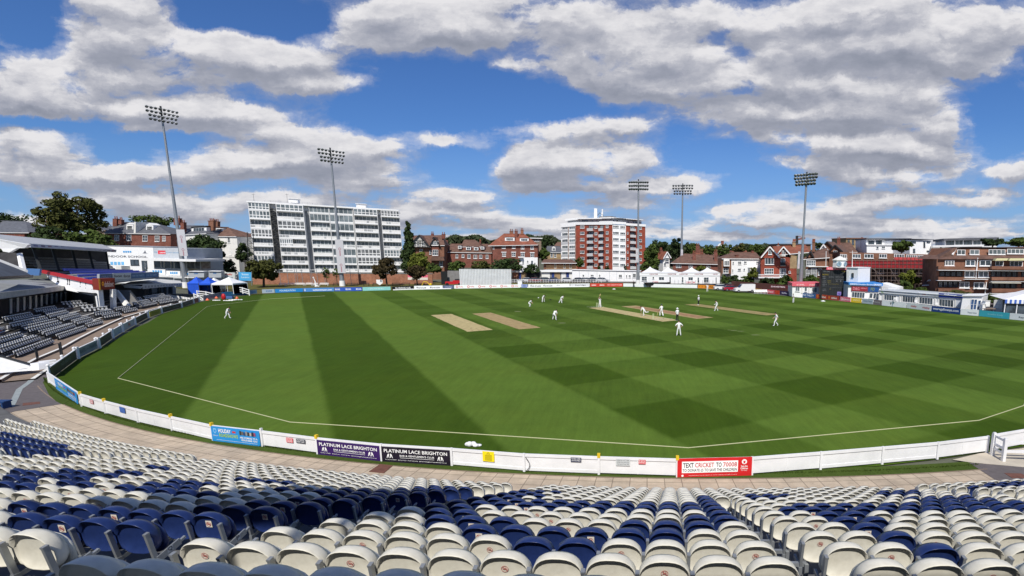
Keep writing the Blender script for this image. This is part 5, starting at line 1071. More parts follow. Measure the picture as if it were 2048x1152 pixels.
t = thing('tower_crane', 'small distant crane with a level jib above the roofs on the right', 'crane', tuple(P(*Z6(1015, 420), 240))); b_ = MB(); b_.bar(P(*Z6(1015, 420), 240), P(*Z6(1015, 270), 240), .9); b_.build('mast', dark, t); b_ = MB(); b_.bar(P(*Z6(980, 318), 240), P(*Z6(1100, 293), 240), .7); b_.bar(P(*Z6(1015, 270), 240), P(*Z6(1090, 294), 240), .2); b_.build('jib', tile_r, t)
# ---- scaffolded building
B = Bld('scaffolded_building', 'brick building wrapped in scaffolding and red netting behind the white tower', Z7, (0,352), (1062,380), (0,740), (1062,760), 131, 126, brown_br, 12, 'building')
for w in ((0,375,75,420,3),(135,372,225,420,3),(265,372,365,420,3),(428,372,512,418,3),(592,372,705,425,4),(725,380,840,428,5),(850,386,965,432,5)): B.win(*w[:4], w[4], 1, .05, bw=.2)
net = mat('red_debris_netting', (.26, .018, .022), .8, .35, 1.2, det=9); net2 = mat('pink_red_netting', (.48, .06, .06), .8, .25, 1.2)
B.poly('netting', [(60,440),(595,445),(595,525),(60,520)], 1.48, 1.52, net); B.poly('netting', [(598,440),(1062,448),(1060,530),(598,525)], 1.48, 1.52, net); B.poly('netting', [(575,408),(1062,412),(1062,440),(575,436)], 1.48, 1.52, net2)
b_ = MB(); q = lambda x, y, o=1.6: B.F.P(*B.q(x, y), o)
for i in range(24): x = 70+i*43; b_.bar(q(x, 405 if i > 11 else 430), q(x, 745), .07); b_.bar(q(x, 430, .3), q(x, 745, .3), .06)
for y in (445, 480, 527, 575, 605, 655, 690): b_.bar(q(60, y), q(1062, y+5), .07); b_.bar(q(60, y, .3), q(1062, y+5, .3), .06)
for k in range(5): b_.bar(q(360, 530+k*0) if k == 0 else q(150+k*190, 530), q(430+0 if k == 0 else 250+k*190, 600 if k % 2 else 690), .09)
b_.build('scaffold_poles', mat('rusty_scaffold_tube', (.15, .11, .095), .6, .3, 2), B.t); b_ = MB()
for y in (527, 605, 690): b_.hexa([q(60, y+6, 1.6), q(1060, y+10, 1.6), q(1060, y+10, .2), q(60, y+6, .2), q(60, y+2, 1.6), q(1060, y+6, 1.6), q(1060, y+6, .2), q(60, y+2, .2)])
b_.build('scaffold_boards', tan_c, B.t)
for i, (x, y) in enumerate([(x, y) for y in (548, 625) for x in range(110, 1000, 150)]): B.win(x, y, x+70, y+40, 3, 1, .04)
B.block('shadow_wall', 0, 520, 1062, 760, .0, .02, mat('shade_toned_brick', (.07, .045, .035), .85, .3, 1))  # dark sheet paints the shade behind the scaffolding
B = Bld('white_modern_block', 'white modern block with dark strip windows above the scaffolded building', Z7, (285,215), (765,215), (285,420), (765,420), 160, 158, white, 12, 'building')
B.block('roof', 280, 200, 775, 214, -12.5, .8, slate); B.block('lower_wing', 262, 280, 690, 420, 0, 3, white); B.block('lower_roof', 258, 270, 694, 280, 0, 3.3, white)
for w in ((310,228,375,268,2),(395,225,458,268,2),(510,222,590,262,3),(730,230,760,250,1)): B.win(*w[:4], w[4], 1, .02, gl=glass, fr=dark)
B.win(365,290,390,318,1,1,3.02,gl=glass); B.win(425,288,458,315,2,1,3.02,gl=glass); B.poly('brick_end', [(628,350),(692,350),(692,282),(628,282)], 2.9, 3.05, yellow_br)
B = Bld('white_corner_block', 'white block with a tall dark slit window right of the modern block', Z7, (765,218), (1000,225), (765,420), (1000,420), 150, 152, white, 12, 'building'); B.block('roof', 760, 205, 1010, 218, -12.5, .6, slate)
for w in ((915,235,932,300,1),(780,230,830,250,2),(950,235,985,250,1),(800,315,822,355,1),(950,335,972,348,1)): B.win(*w[:4], w[4], 1, .02, gl=glass, fr=dark)
B = Bld('glazed_top_block', 'white block with a long glazed top floor above the brown brick flats', Z7, (1150,218), (1720,205), (1150,420), (1720,420), 150, 146, white, 12, 'building'); B.block('roof', 1130, 205, 1730, 216, -13, 1.0, slate)
for i in range(5): B.win(1165+i*98, 222, 1250+i*98, 275, 2, 1, .02, gl=dk_gl, fr=white if i % 2 else dark)
B.block('lower_wing', 1003, 285, 1300, 420, -2, 1.5, cream_w); B.block('parapet', 1003, 280, 1560, 290, -2, 1.6, white)
for w in ((1020,330,1060,370),(1185,330,1235,365),(1120,335,1155,370)): B.win(*w, 1, 1, 1.55, fr=dark)
# ---- brown brick flats at the right edge
B = Bld('brown_brick_flats', 'brown brick flats with tiled mansard roof, white windows and long balconies, right edge', Z7, (1062,430), (2140,440), (1045,840), (2140,850), 106, 101, brown_br, 12, 'building')
b_ = MB(); q = lambda x, y, o: B.F.P(*B.q(x, y), o)
pts = [q(1085,430,.5), q(2140,428,.5), q(2140,385,-1.6), q(1240,385,-1.6)]; b_.prism(pts, Vector((0, 9, 0))); b_.build('roof', tile_b, B.t)
b_ = MB(); pts = [q(1250,385,-1.7), q(2140,385,-1.7), q(2140,292,-2.6), q(1300,303,-2.6)]; b_.prism(pts, Vector((0, 8, 0))); up_s = b_.build('upper_storey', brown_br, B.t); B.block('roof', 1285, 292, 2140, 303, -11, -2.0, slate)
B.poly('roof_slope', [(1105,415),(1255,385),(1310,303),(1285,300)], -9, -1.5, tile_b); b_ = MB(); b_.bar(q(1255,383,-1.3), q(1308,306,-2.2), .25); b_.build('bargeboard', white, B.t)
for w in ((1310,325,1400,382,2),(1450,325,1555,380,2),(1660,322,1845,379,4),(1865,316,2050,372,4)): B.win(*w[:4], w[4], 1, -1.5, gl=dk_gl, bw=.14)
for w in ((1150,440,1250,500,3),(1375,438,1480,503,2),(1530,440,1655,503,2),(1700,450,1790,505,2),(1860,450,2000,510,3),(1365,560,1470,626,2),(1515,562,1625,628,2),(1310,677,1415,745,2),(1465,682,1580,750,2)): B.win(*w[:4], w[4], 1, .12, gl=glass if w[0] > 1340 else glass2, bw=.2)
for x0, y0, x1, y1 in ((1090,560,1345,620),(1650,557,1950,632),(1075,672,1300,740),(1620,684,1940,762),(1985,560,2140,634),(1985,690,2140,765)):
    bb_ = B.block('recess_shade_panel', x0, y0, x1, y1, 0, .05, bpy.data.materials['recess_shade']); n = int((x1-x0)/55)  # flat dark panel on the wall paints the shade of the opening
    for i in range(n): B.win(x0+8+i*(x1-x0-10)/n, y0+6, x0+2+(i+.8)*(x1-x0-10)/n, y1-4, 2, 1, .06, gl=glass, par=None, bw=.07, fr=dark)
for y0, y1, dd in ((505, 545, 0), (622, 660, 2), (742, 790, 6)):
    for x0, x1 in ((1062, 1345), (1640, 2140)): B.block('balcony_front', x0, y0+dd, x1, y1+dd, .1, 1.3, brown_br)
for x0, y0, x1, y1 in ((1062,545,1345,553),(1340,550,1640,556),(1640,553,2140,560),(1050,658,1310,665),(1330,645,1600,651),(1630,668,2140,676),(1480,748,1600,754),(1620,798,1880,806)): B.block('white_edge', x0, y0, x1, y1, .0, 1.36, white)
b_ = MB(); b_.bar(q(1505,415,.3), q(1485,640,.3), .14); b_.bar(q(1600,680,.3), q(1583,820,.3), .14); b_.build('drainpipe', white, B.t)
for x0, x1 in ((1665, 1800), (1810, 2010)): B.poly('awning', [(x0,445),(x1-8,443),(x1+8,420),(x0+18,420)], .2, 1.8, C('D8D2A0'))
B.block('striped_awning', 1630, 678, 1945, 690, .2, 1.9, C('C8C4B4'))
B = Bld('garden_shed', 'small brown-roofed hut beside the bush at the foot of the flats', Z7, (930,700), (1060,700), (930,770), (1060,770), 112, 111, brown_br, 4); B.roof((900,710),(1075,705),(930,672),(1060,672),tile_b,4); b_ = MB(); b_.prism([P(*Z7(x, y), 110) for x, y in ((962,668),(1030,664),(1050,655),(975,655))], (0, .4, -.15)); b_.build('rooflight', white, B.t)
# ================================================================ scoreboard group on the right
B = Bld('scoreboard', 'big black scoreboard with rows of faint names and figures, right of the white hut', Z6, (1272,628), (1538,628), (1258,905), (1520,920), 112.2, 111.2, blackp, 2.2, 'scoreboard')
ylw = C('8A7A28'); gry = C('7E8084')
SB = [(1290,640,1360,648,'SURREY V SUSSEX',0),(1480,632,1520,650,'45',1),(1285,668,1345,684,'BURNS',1),(1284,694,1316,704,'FOAKES',0),(1350,698,1400,706,'EXTRAS',0),(1420,698,1510,706,'SUSSEX 2ND INNINGS',0),(1284,712,1316,722,'CLARK',0),(1420,722,1512,730,'LAST WICKET 54',0),
 (1284,738,1318,748,'PLUNKETT',0),(1335,736,1372,746,'ROBINSON',1),(1425,738,1440,750,'2',0),(1470,738,1478,750,'1',0),(1502,738,1510,750,'3',0),(1284,756,1318,764,'RAWLINS',0),(1335,754,1372,762,'GARTON',1),(1284,774,1325,782,'BEER 24',0),(1345,772,1450,780,'WIESE THOMASON BROWN',1),
 (1354,808,1510,816,'SUSSEX CRICKET SCOREBOARD',0),(1284,824,1316,832,'OVERS',0),(1284,840,1322,848,'REMAINING',0),(1355,824,1372,832,'37',1),(1284,790,1312,797,'HAINES',0)]
for x0, y0, x1, y1, s, c_ in SB: B.F.text(B.t, s, *Z6(x0, y0), *Z6(x1, y1), ylw if c_ else gry, .02, .01)
b_ = MB()
for x in range(1300, 1520, 24): B.F.pslab(b_, *Z6(x, 630), *Z6(x+.8, 900), .0, .012)
for y in range(650, 900, 17): B.F.pslab(b_, *Z6(1262, y), *Z6(1520, y+.8), .0, .012)
b_.build('panel_joints', dark, B.t); pn = B.block('screen', 1437, 855, 1476, 895, .02, .06, C('8A7CC0')); B.F.text(B.t, 'nd', *Z6(1445, 862), *Z6(1468, 888), C('3A2A70'), .075, .02)
B.block('header_sign', 1325, 597, 1540, 626, -.5, .2, C('D8606E')); B.F.text(B.t, 'THE 1ST CENTRAL', *Z6(1335, 604), *Z6(1425, 620), C('F2D8DA'), .22, .01); B.F.text(B.t, 'COUNTY GROUND', *Z6(1438, 604), *Z6(1530, 620), C('F2D8DA'), .22, .01)
B = Bld('clock_tower', 'white square tower with slit window at the right end of the scoreboard', Z6, (1535,602), (1656,606), (1530,905), (1648,925), 110, 108, white, 4.5, 'tower')
B.win(1590,660,1610,705,1,1,.02,gl=glass,fr=dark); B.block('coping', 1531, 598, 1660, 608, -4.6, .2, white); B.poly('side_shade', [(1535,905),(1560,905),(1560,640),(1535,640)], .0, .02, cream_w)  # duller strip on the front paints the tower's shaded left side
t = thing('clock_cupola', 'small white eight-sided cupola with two blue clock faces above the scoreboard', 'clock', tuple(P(*Z6(1458, 600), 111.5))); cc_ = P(*Z6(1458, 600), 111.5); R_ = abs(P(*Z6(1530, 600), 111.5).x-P(*Z6(1390, 600), 111.5).x)/2; hh = P(*Z6(1458, 528), 111.5).z-cc_.z
b_ = MB(); b_.tube(cc_, cc_+Vector((0, 0, hh)), R_, R_*.97, 8); b_.build('drum', white, t); b_ = MB(); b_.tube(cc_+Vector((0, 0, hh)), cc_+Vector((0, 0, hh*1.12)), R_*1.12, R_*1.12, 8); b_.tube(cc_+Vector((0, 0, hh*1.12)), cc_+Vector((0, 0, hh*1.5)), R_*1.05, R_*.35, 8); b_.tube(cc_+Vector((0, 0, hh*1.5)), cc_+Vector((0, 0, hh*1.62)), R_*.35, R_*.1, 8); b_.build('roof', cream_w, t)
for an in (-math.pi/2-.42, -math.pi/2+.62):
    n_ = Vector((math.cos(an), math.sin(an), 0)); c_ = cc_+n_*(R_*.96)+Vector((0, 0, hh*.5)); b_ = MB(); b_.tube(c_, c_+n_*.06, R_*.34, n=16); f_ = b_.build('clock_face', C('8AA4B4'), t); b_ = MB(); u_ = Vector((-n_.y, n_.x, 0)); b_.bar(c_+n_*.08, c_+n_*.08+Vector((0, 0, R_*.26)), .04); b_.bar(c_+n_*.08, c_+n_*.08+u_*R_*.18, .04); b_.build('hands', dark, f_)
for i, (x, y0, y1, nm) in enumerate(((1318, 430, 596, 'white flagpole left of the clock cupola'), (1594, 425, 600, 'white flagpole on top of the white clock tower'))):
    b_ = MB(); a = P(*Z6(x, y1), 110); b_.tube(a, P(*Z6(x+3, y0), 110), .07, .05, 8); b_.build('flagpole', white, label=nm, cat='flagpole')
B = Bld('white_hut', 'low white hut with pink roof sign and three windows left of the scoreboard', Z6, (967,797), (1265,803), (965,880), (1258,905), 117.5, 116.8, white, 5, 'hut')
B.block('roof_sign', 962, 762, 1268, 802, -5, .3, C('D86470')); B.F.text(B.t, '1ST CENTRAL', *Z6(1010, 774), *Z6(1090, 790), C('F4DCDC'), .33, .01); B.F.text(B.t, '1ST CENTRAL', *Z6(1140, 776), *Z6(1220, 792), C('F4DCDC'), .33, .01)
for w in ((1000,802,1042,852,2),(1172,812,1222,862,2),(1096,806,1118,855,1)): B.win(*w[:4], w[4], 1, .02, gl=dk_gl)
for x in (1062, 1134): B.block('white_pilaster', x, 806, x+10, 872, 0, .1, cream_w)
B = Bld('blue_fronted_shop', 'white shop with bright blue fascia and dark red D&G sign right of the tower', Z7, (92,690), (458,700), (85,850), (425,880), 107.3, 106.3, white, 6, 'building')
B.block('fascia', 90, 683, 460, 724, -6, .5, C('2C7CC4')); B.F.text(B.t, 'EDMUNDSON', *Z7(105, 692), *Z7(185, 712), C('E8F2FA'), .53, .02); B.F.text(B.t, 'Edmundson Electrical', *Z7(196, 696), *Z7(352, 716), C('E8F2FA'), .53, .01); B.F.text(B.t, 'EDMUNDSON', *Z7(362, 698), *Z7(445, 720), C('E8F2FA'), .53, .02)
B.block('red_sign', 125, 726, 300, 785, .0, .25, C('8A2430')); B.F.text(B.t, 'D&G', *Z7(140, 735), *Z7(208, 768), C('D8909A'), .28, .01); B.F.text(B.t, 'ASPHALT', *Z7(225, 740), *Z7(290, 758), C('D8909A'), .28, .01); B.block('blue_sign', 302, 730, 422, 790, .0, .25, C('1E4C84')); B.F.text(B.t, 'FD', *Z7(335, 742), *Z7(375, 775), C('7A8A60'), .28, .02)
for w in ((130,787,265,862,5),(325,800,352,860,1),(368,800,418,870,2)): B.win(*w[:4], w[4], 1, .02, gl=glass, fr=white)
B.block('bench', 218, 850, 285, 862, .8, 1.4, white); B.block('bench', 368, 862, 428, 875, .8, 1.4, white)
B = Bld('white_lean_to', 'white sloping-roofed wall between the shop and the bush', Z7, (455,695), (617,742), (455,775), (617,790), 108, 106, white, 4, 'building')
B.poly('parapet', [(455,742),(617,742),(455,690)], -3, .02, white)
B = Bld('white_cabin_row', 'long low white cabin row with sign boards and dark glass doors at the right', Z7, (430,772), (1350,838), (425,905), (1345,1005), 104, 93.5, white, 6, 'building')
def sgn(x0, y0, x1, y1, x2, col):
    q = [(x0, y0[1]), (x1, y1[1]), (x1, y1[0]), (x0, y0[0])]; return B.poly('sign', q, .0, .30, col)
s_ = sgn(430, (768, 798), 862, (782, 830), 0, C('C9CDD2')); B.F.text(B.t, 'CARDENS', *Z7(490, 774), *Z7(602, 796), C('7E8890'), .33, .015); B.F.text(B.t, 'C', *Z7(458, 772), *Z7(484, 797), C('9CC060'), .33, .03); B.F.text(B.t, 'Neuberger', *Z7(760, 795), *Z7(840, 810), C('9AA0A8'), .33, .01)
s_ = sgn(866, (790, 828), 1086, (802, 838), 0, C('DCDEE0')); B.F.text(B.t, 'vitality', *Z7(905, 808), *Z7(950, 824), C('D04048'), .33, .02); B.F.text(B.t, 'Sussex Cricket', *Z7(1000, 815), *Z7(1060, 828), C('8A8C92'), .33, .01)
s_ = sgn(1090, (802, 846), 1348, (820, 858), 0, C('1C3484')); B.F.text(B.t, 'Galloways', *Z7(1148, 808), *Z7(1285, 840), C('F0F4FA'), .33, .03)
for w in ((488,818,618,890,5),(690,832,826,912,5),(872,845,1018,930,5),(1090,866,1245,958,5)):
    B.win(*w[:4], w[4], 1, .02, gl=glass, fr=white, bw=.06)
b_ = MB()
for x in (428, 470, 655, 680, 838, 862, 1040, 1075, 1262): B.F.pslab(b_, *Z7(x, 800+(x-430)*.045), *Z7(x+9, 905+(x-430)*.11), .02, .12)
b_.build('pilasters', cream_w, B.t); b_ = MB(); B.F.slab(b_, 0, 1, 1, 1.03, -6.2, .45); b_.build('roof', grey_w, B.t)
B.block('notice', 1262, 875, 1322, 950, .02, .06, C('C8CCD2'))
for i, (x, y) in enumerate(((583, 878), (812, 905), (1040, 935))):
    t = thing('garden_chair', 'white garden chair outside the %s of the cabin doors, counting from the shop' % ('first', 'second', 'third')[i], 'chair', tuple(P(*Z7(x, y+25), 96))); a = P(*Z7(x, y+25), 96); b_ = MB(); b_.box(a.x, a.x+.55, a.y-.5, a.y, a.z+.4, a.z+.46); b_.build('seat', white, t); b_ = MB()
    for k in range(3): b_.box(a.x, a.x+.55, a.y-.04, a.y, a.z+.55+.13*k, a.z+.63+.13*k)
    for xx in (a.x, a.x+.5): b_.box(xx, xx+.05, a.y-.045, a.y, a.z, a.z+.95); b_.box(xx, xx+.05, a.y-.5, a.y-.45, a.z, a.z+.4)
    b_.build('backrest', white, t)
B = Bld('white_entrance_block', 'white block with three narrow blue glass doors at the right end of the cabin row', Z7, (1350,832), (1568,832), (1318,1010), (1545,1020), 91, 89, white, 5, 'building'); B.block('roof', 1343, 826, 1574, 834, -5.2, .3, white)
for w in ((1442,868,1460,985),(1476,870,1494,985),(1520,880,1538,985)): B.win(*w, 1, 2, .02, gl=mat('blue_door_glass', (.05, .10, .22), .15, .4, 1) if w[0] == 1442 else bpy.data.materials['blue_door_glass'])
B.poly('ramp_wall', [(1335,1012),(1440,1012),(1440,935),(1425,925)], .5, .7, cream_w)
B = Bld('white_kiosk', 'white kiosk with grey lettered side between the doors and the striped marquee', Z7, (1690,878), (1785,880), (1680,990), (1780,1000), 86, 85, cream_w, 3, 'kiosk'); B.F.text(B.t, 'Preston', *Z7(1710, 920), *Z7(1770, 938), C('9A9EA4'), .02)
for x0, x1, y0, y1 in ((1560, 1600, 925, 985), (1590, 1650, 890, 950)): b_ = MB(); a, c = P(*Z7(x0, y1), 88), P(*Z7(x1, y0), 88); b_.box(a.x, c.x, a.y, a.y+.8, a.z, c.z); b_.bar((a.x, a.y-.02, c.z+.05), (c.x, a.y-.02, c.z+.05), .1); b_.build('white_barrier', white, label='white %s barrier between the doors and the kiosk' % ('low' if x0 == 1560 else 'taller'), cat='barrier')
# tables outside the marquee
t = thing('picnic_table', 'wooden table with white chairs in front of the kiosk', 'table', tuple(P(*Z7(1640, 995), 85))); a = P(*Z7(1640, 975), 85); b_ = MB(); b_.box(a.x-.9, a.x+1.1, a.y-.5, a.y+.4, a.z, a.z+.06); b_.build('tabletop', tan_c, t); b_ = MB()
for sx in (-.8, .9): b_.bar((a.x+sx, a.y, a.z-.75), (a.x+sx, a.y, a.z), .08)
b_.build('legs', tan_c, t)
# striped marquee at the edge
t = thing('striped_marquee', 'white marquee with blue striped valance and dark glass walls at the right edge', 'marquee', tuple(G(2010, 636))); y0 = 83
a = P(*Z7(1792, 1005), y0); z0, ze, zt_ = 0.0, P(*Z7(1790, 912), y0).z, P(*Z7(1785, 870), y0).z; L_ = 12.0; D_ = 9.0; ap = P(*Z7(2019, 782), y0+2).z+1.0; dx = Vector((.85, -.35, 0)).normalized(); dy = Vector((.35, .85, 0)).normalized(); o0 = Vector((a.x, a.y, 0))
def mq(u, v, z): p = o0+dx*u+dy*v; return Vector((p.x, p.y, z))
b_ = MB(); c4 = [mq(-.2, -.2, zt_), mq(L_, -.2, zt_), mq(L_, D_, zt_), mq(-.2, D_, zt_)]; e1 = [q_.lerp(mq(L_/2, D_/2, ap), .5)-Vector((0, 0, (ap-zt_)*.14)) for q_ in c4]; apx = mq(L_/2, D_/2, ap)
b_.add(c4+e1+[apx], [(0, 1, 5, 4), (1, 2, 6, 5), (2, 3, 7, 6), (3, 0, 4, 7), (4, 5, 8), (5, 6, 8), (6, 7, 8), (7, 4, 8), (3, 2, 1, 0)]); b_.build('canopy', pvc, t)
b_ = MB(); n = 40
for i in range(n): b_.hexa([mq(i/n*L_, -.24, ze), mq((i+1)/n*L_, -.24, ze), mq((i+1)/n*L_, -.20, ze), mq(i/n*L_, -.20, ze), mq(i/n*L_, -.24, zt_), mq((i+1)/n*L_, -.24, zt_), mq((i+1)/n*L_, -.20, zt_), mq(i/n*L_, -.20, zt_)], i % 2)
b_.build('valance', [C('4468B8'), pvc], t); b_ = MB()
b_.hexa([mq(.3, .1, 0), mq(L_, .1, 0), mq(L_, .2, 0), mq(.3, .2, 0), mq(.3, .1, ze), mq(L_, .1, ze), mq(L_, .2, ze), mq(.3, .2, ze)]); b_.build('glass_wall', glass, t)
for i in range(8): b_ = MB(); b_.bar(mq(.1+i*1.55, .0, 0), mq(.1+i*1.55, .0, ze), .12); b_.build('post', white, t)
# ================================================================ pavilion tents (white peaked) and cabins at the far side
t = thing('marquee', 'row of white marquees with four peaked roofs and CANCOM lettering', 'marquee', tuple(G(1360, 574))); Fm = Fac(Z5(863,700), Z5(1632,702), Z5(863,806), Z5(1632,806), 154.5, 151)
b_ = MB(); Fm.slab(b_, 0, 1, 0, 1, -8, 0); b_.build('wall', pvc, t); b_ = MB(); Fm.pslab(b_, *Z5(860, 696), *Z5(1634, 728), 0, .12); b_.build('valance', pvc, t)
for i, (xa, xl, xr, ya) in enumerate(((960, 872, 1050, 638), (1131, 1050, 1216, 641), (1361, 1262, 1436, 643), (1509, 1432, 1628, 645))):
    b_ = MB(); n = 8; y_ = Fm.P(*Fm.st(*Z5(xa, 697)), 0).y; base = [Fm.P(*Fm.st(*Z5(xl, 698)), .25), Fm.P(*Fm.st(*Z5(xr, 698)), .25), Fm.P(*Fm.st(*Z5(xr, 698)), -8), Fm.P(*Fm.st(*Z5(xl, 698)), -8)]; ap_ = P(*Z5(xa, ya), y_+4); rings = []
    for k in range(n+1):
        f = k/n; h = f**1.0; w = (1-f)**1.45 if f < 1 else 0; rings.append([ap_+Vector(((q_.x-ap_.x)*w, (q_.y-ap_.y)*w, (q_.z-ap_.z)*(1-h))) for q_ in base])
    vs = [v for r_ in rings for v in r_]; b_.add(vs, [(k*4+j, k*4+(j+1) % 4, (k+1)*4+(j+1) % 4, (k+1)*4+j) for k in range(n) for j in range(4)]); b_.build('peaked_roof', pvc, t)
for x in (955, 1130, 1240, 1388, 1565): Fm.text(t, 'CANCOM', *Z5(x, 706), *Z5(x+(80 if x < 1500 else 42), 718), C('8C3A50'), .14, .02)
for w in ((880,735,931,776,2,2),(984,736,1000,758,1,1),(1045,738,1096,770,2,1),(1146,738,1161,796,1,2),(1266,738,1282,792,1,2),(1328,740,1373,772,2,1),(1416,742,1432,796,1,2),(1477,742,1524,790,2,2),(1590,742,1600,790,1,2)): Fm.window(t, *Z5(*w[:2]), *Z5(*w[2:4]), w[4], w[5], .02, glass, None, .08)
for x0, x1, y in ((985, 1092, 768), (1303, 1396, 772)): 
    b_ = MB(); Fm.pslab(b_, *Z5(x0, y), *Z5(x1, y+30), 1.2, 1.25); s_ = b_.build('banner', pvc, t); Fm.text(t, 'CANCOM', *Z5(x0+6, y+8), *Z5(x1-6, y+25), C('CC4A58'), 1.27, .02)
b_ = MB()
for i in range(14): x = 1200+i*33; Fm.pslab(b_, *Z5(x, 768), *Z5(x+2, 808), 1.4, 1.5)
Fm.pslab(b_, *Z5(865, 800), *Z5(1640, 803), 1.4, 1.5); b_.build('fence', dark, t)
B = Bld('white_cabins', 'long low line of white cabins left of the peaked tents behind the car park', Z5, (212,676), (862,688), (212,775), (862,790), 172, 170, white, 5, 'cabin')
for w in ((312,715,330,738,1),(390,715,420,735,2),(470,715,484,738,1),(660,715,692,745,2),(730,718,742,745,1),(755,718,775,745,2),(795,705,825,745,1)): B.win(*w[:4], w[4], 1, .02, gl=glass2)
for x in (282, 365, 450, 570, 640, 710, 790): B.block('joint', x, 680, x+3, 770, 0, .05, grey_w)
B.block('roof', 205, 672, 870, 680, -5, .3, white)
B = Bld('garage_block', 'low garage block with brick piers and blue doors behind the parked cars', Z4, (1190,700), (1790,700), (1190,775), (1790,775), 176, 174, conc, 6, 'garage'); B.block('fascia', 1185, 688, 1472, 704, -6, .8, white); B.block('fascia', 1478, 684, 1800, 702, -6, .8, white)
for x0, x1, m_ in ((1195,1255,orange_br),(1258,1280,C('2A3C78')),(1282,1330,yellow_br),(1335,1460,blackp),(1480,1560,cream_w),(1578,1602,C('2A3C78')),(1605,1660,yellow_br),(1672,1715,cream_w),(1722,1745,C('2A3C78')),(1748,1790,cream_w)): B.block('bay', x0, 702, x1, 770, .0, .1, m_)
# ================================================================ far brick wall and its neighbours
B = Bld('boundary_wall', 'long orange brick wall with grey coping behind the far left grass bank', Z3, (470,822), (2060,838), (470,930), (2060,940), 164, 167, orange_br, .4, 'wall'); B.block('coping', 470, 812, 2060, 834, -.45, .05, conc)
for x0, x1 in ((700, 1120), (1330, 2000)): B.block('white_rail', x0, 792, x1, 800, -.6, -.4, white)
B = Bld('grey_wall', 'grey rendered wall between the brick wall and the sightscreen', Z4, (560,690), (682,690), (560,790), (682,790), 166, 166, conc, .4, 'wall')
b_ = MB(); b_.box(*(P(*Z4(500, 790), 164).x, P(*Z4(560, 790), 164).x), 164, 164.3, 0, P(*Z4(500, 695), 164).z); b_.build('dark_gate', blackp, label='tall dark gate in the far wall left of the sightscreen', cat='gate')
b_ = MB(); f_ = Fac(Z4(175,730), Z4(370,732), Z4(175,778), Z4(370,780), 163.6, 163.8); t = thing('wall_banner', 'pink and white banner fixed to the far brick wall', 'banner', tuple(f_.P(.5, 0))); f_.slab(b_, 0, 1, .5, 1, 0, .1); b_.build('pink_half', C('DC6C80'), t); b_ = MB(); f_.slab(b_, 0, 1, 0, .5, 0, .1); b_.build('white_half', C('D8D0C4'), t); f_.text(t, 'THE 1ST CENTRAL', *Z4(190, 736), *Z4(355, 748), C('B84A60'), .12)
for x0, x1, y0, y1, col, lab, s in ((192, 312, 817, 892, 'C8CCC8', 'white hanging sign with red and blue painted letters near the gazebos', 'Gully'), (338, 457, 815, 892, '4AA4D8', 'light blue hanging banner between the gazebos and the round tree', 'Sussex')):
    f_ = Fac(Z3(x0,y0), Z3(x1,y0+3), Z3(x0+6,y1), Z3(x1+2,y1), 138, 139); t = thing('hanging_banner', lab, 'banner', tuple(f_.P(.5, 0))); b_ = MB(); f_.slab(b_, 0, 1, 0, 1, -.05, 0); b_.build('sheet', C(col), t)
    f_.text(t, s, *Z3(x0+30, y0+10), *Z3(x0+95, y0+30), C('C04838' if x0 < 300 else 'BFE0F2'), .03, .03); f_.text(t, 'Cricket' if x0 < 300 else 'foundation', *Z3(x0+25, y0+38), *Z3(x0+100, y0+55), C('4A7890' if x0 < 300 else 'BFE0F2'), .03, .02)
    b_ = MB(); b_.bar(f_.P(0, -.6), f_.P(0, 1.1), .12); b_.bar(f_.P(1, -.6), f_.P(1, 1.1), .12); b_.build('post', steel, t)
bank = sheet('grass_bank', [tuple(bx(444)-Vector((0, -.8, 0)))[:2]+(.03,), tuple(bx(607)+Vector((0, .8, 0)))[:2]+(.03,), tuple(bx(782)+Vector((0, .8, 0)))[:2]+(.03,), tuple(bx(908)+Vector((0, .8, 0)))[:2]+(.03,), tuple(bx(1246)+Vector((0, .8, 0)))[:2]+(.03,), (4, 172, .03), (-60, 176, .03), (-120, 172, .03), (-125, 150, .03)], .03, rough_m)
sheet('car_park', [(-40, 163.2), (14, 163.2), (14, 178), (-40, 178)], .6, asph)
q_ = [bx(x)+Vector((0, 1.0, 0)) for x in (1030, 1100, 1180, 1246)]; sheet('grass_slope', [(-40, 163.3, .61)]+[(p.x, p.y, .05) for p in q_]+[(12, 155, .05), (14, 163.3, .61)], 0, rough_m)
sheet('service_yard', [(22, 150), (34, 131), (50, 108), (60, 90), (66, 78), (110, 90), (100, 150), (60, 170), (22, 165)], .05, asph)
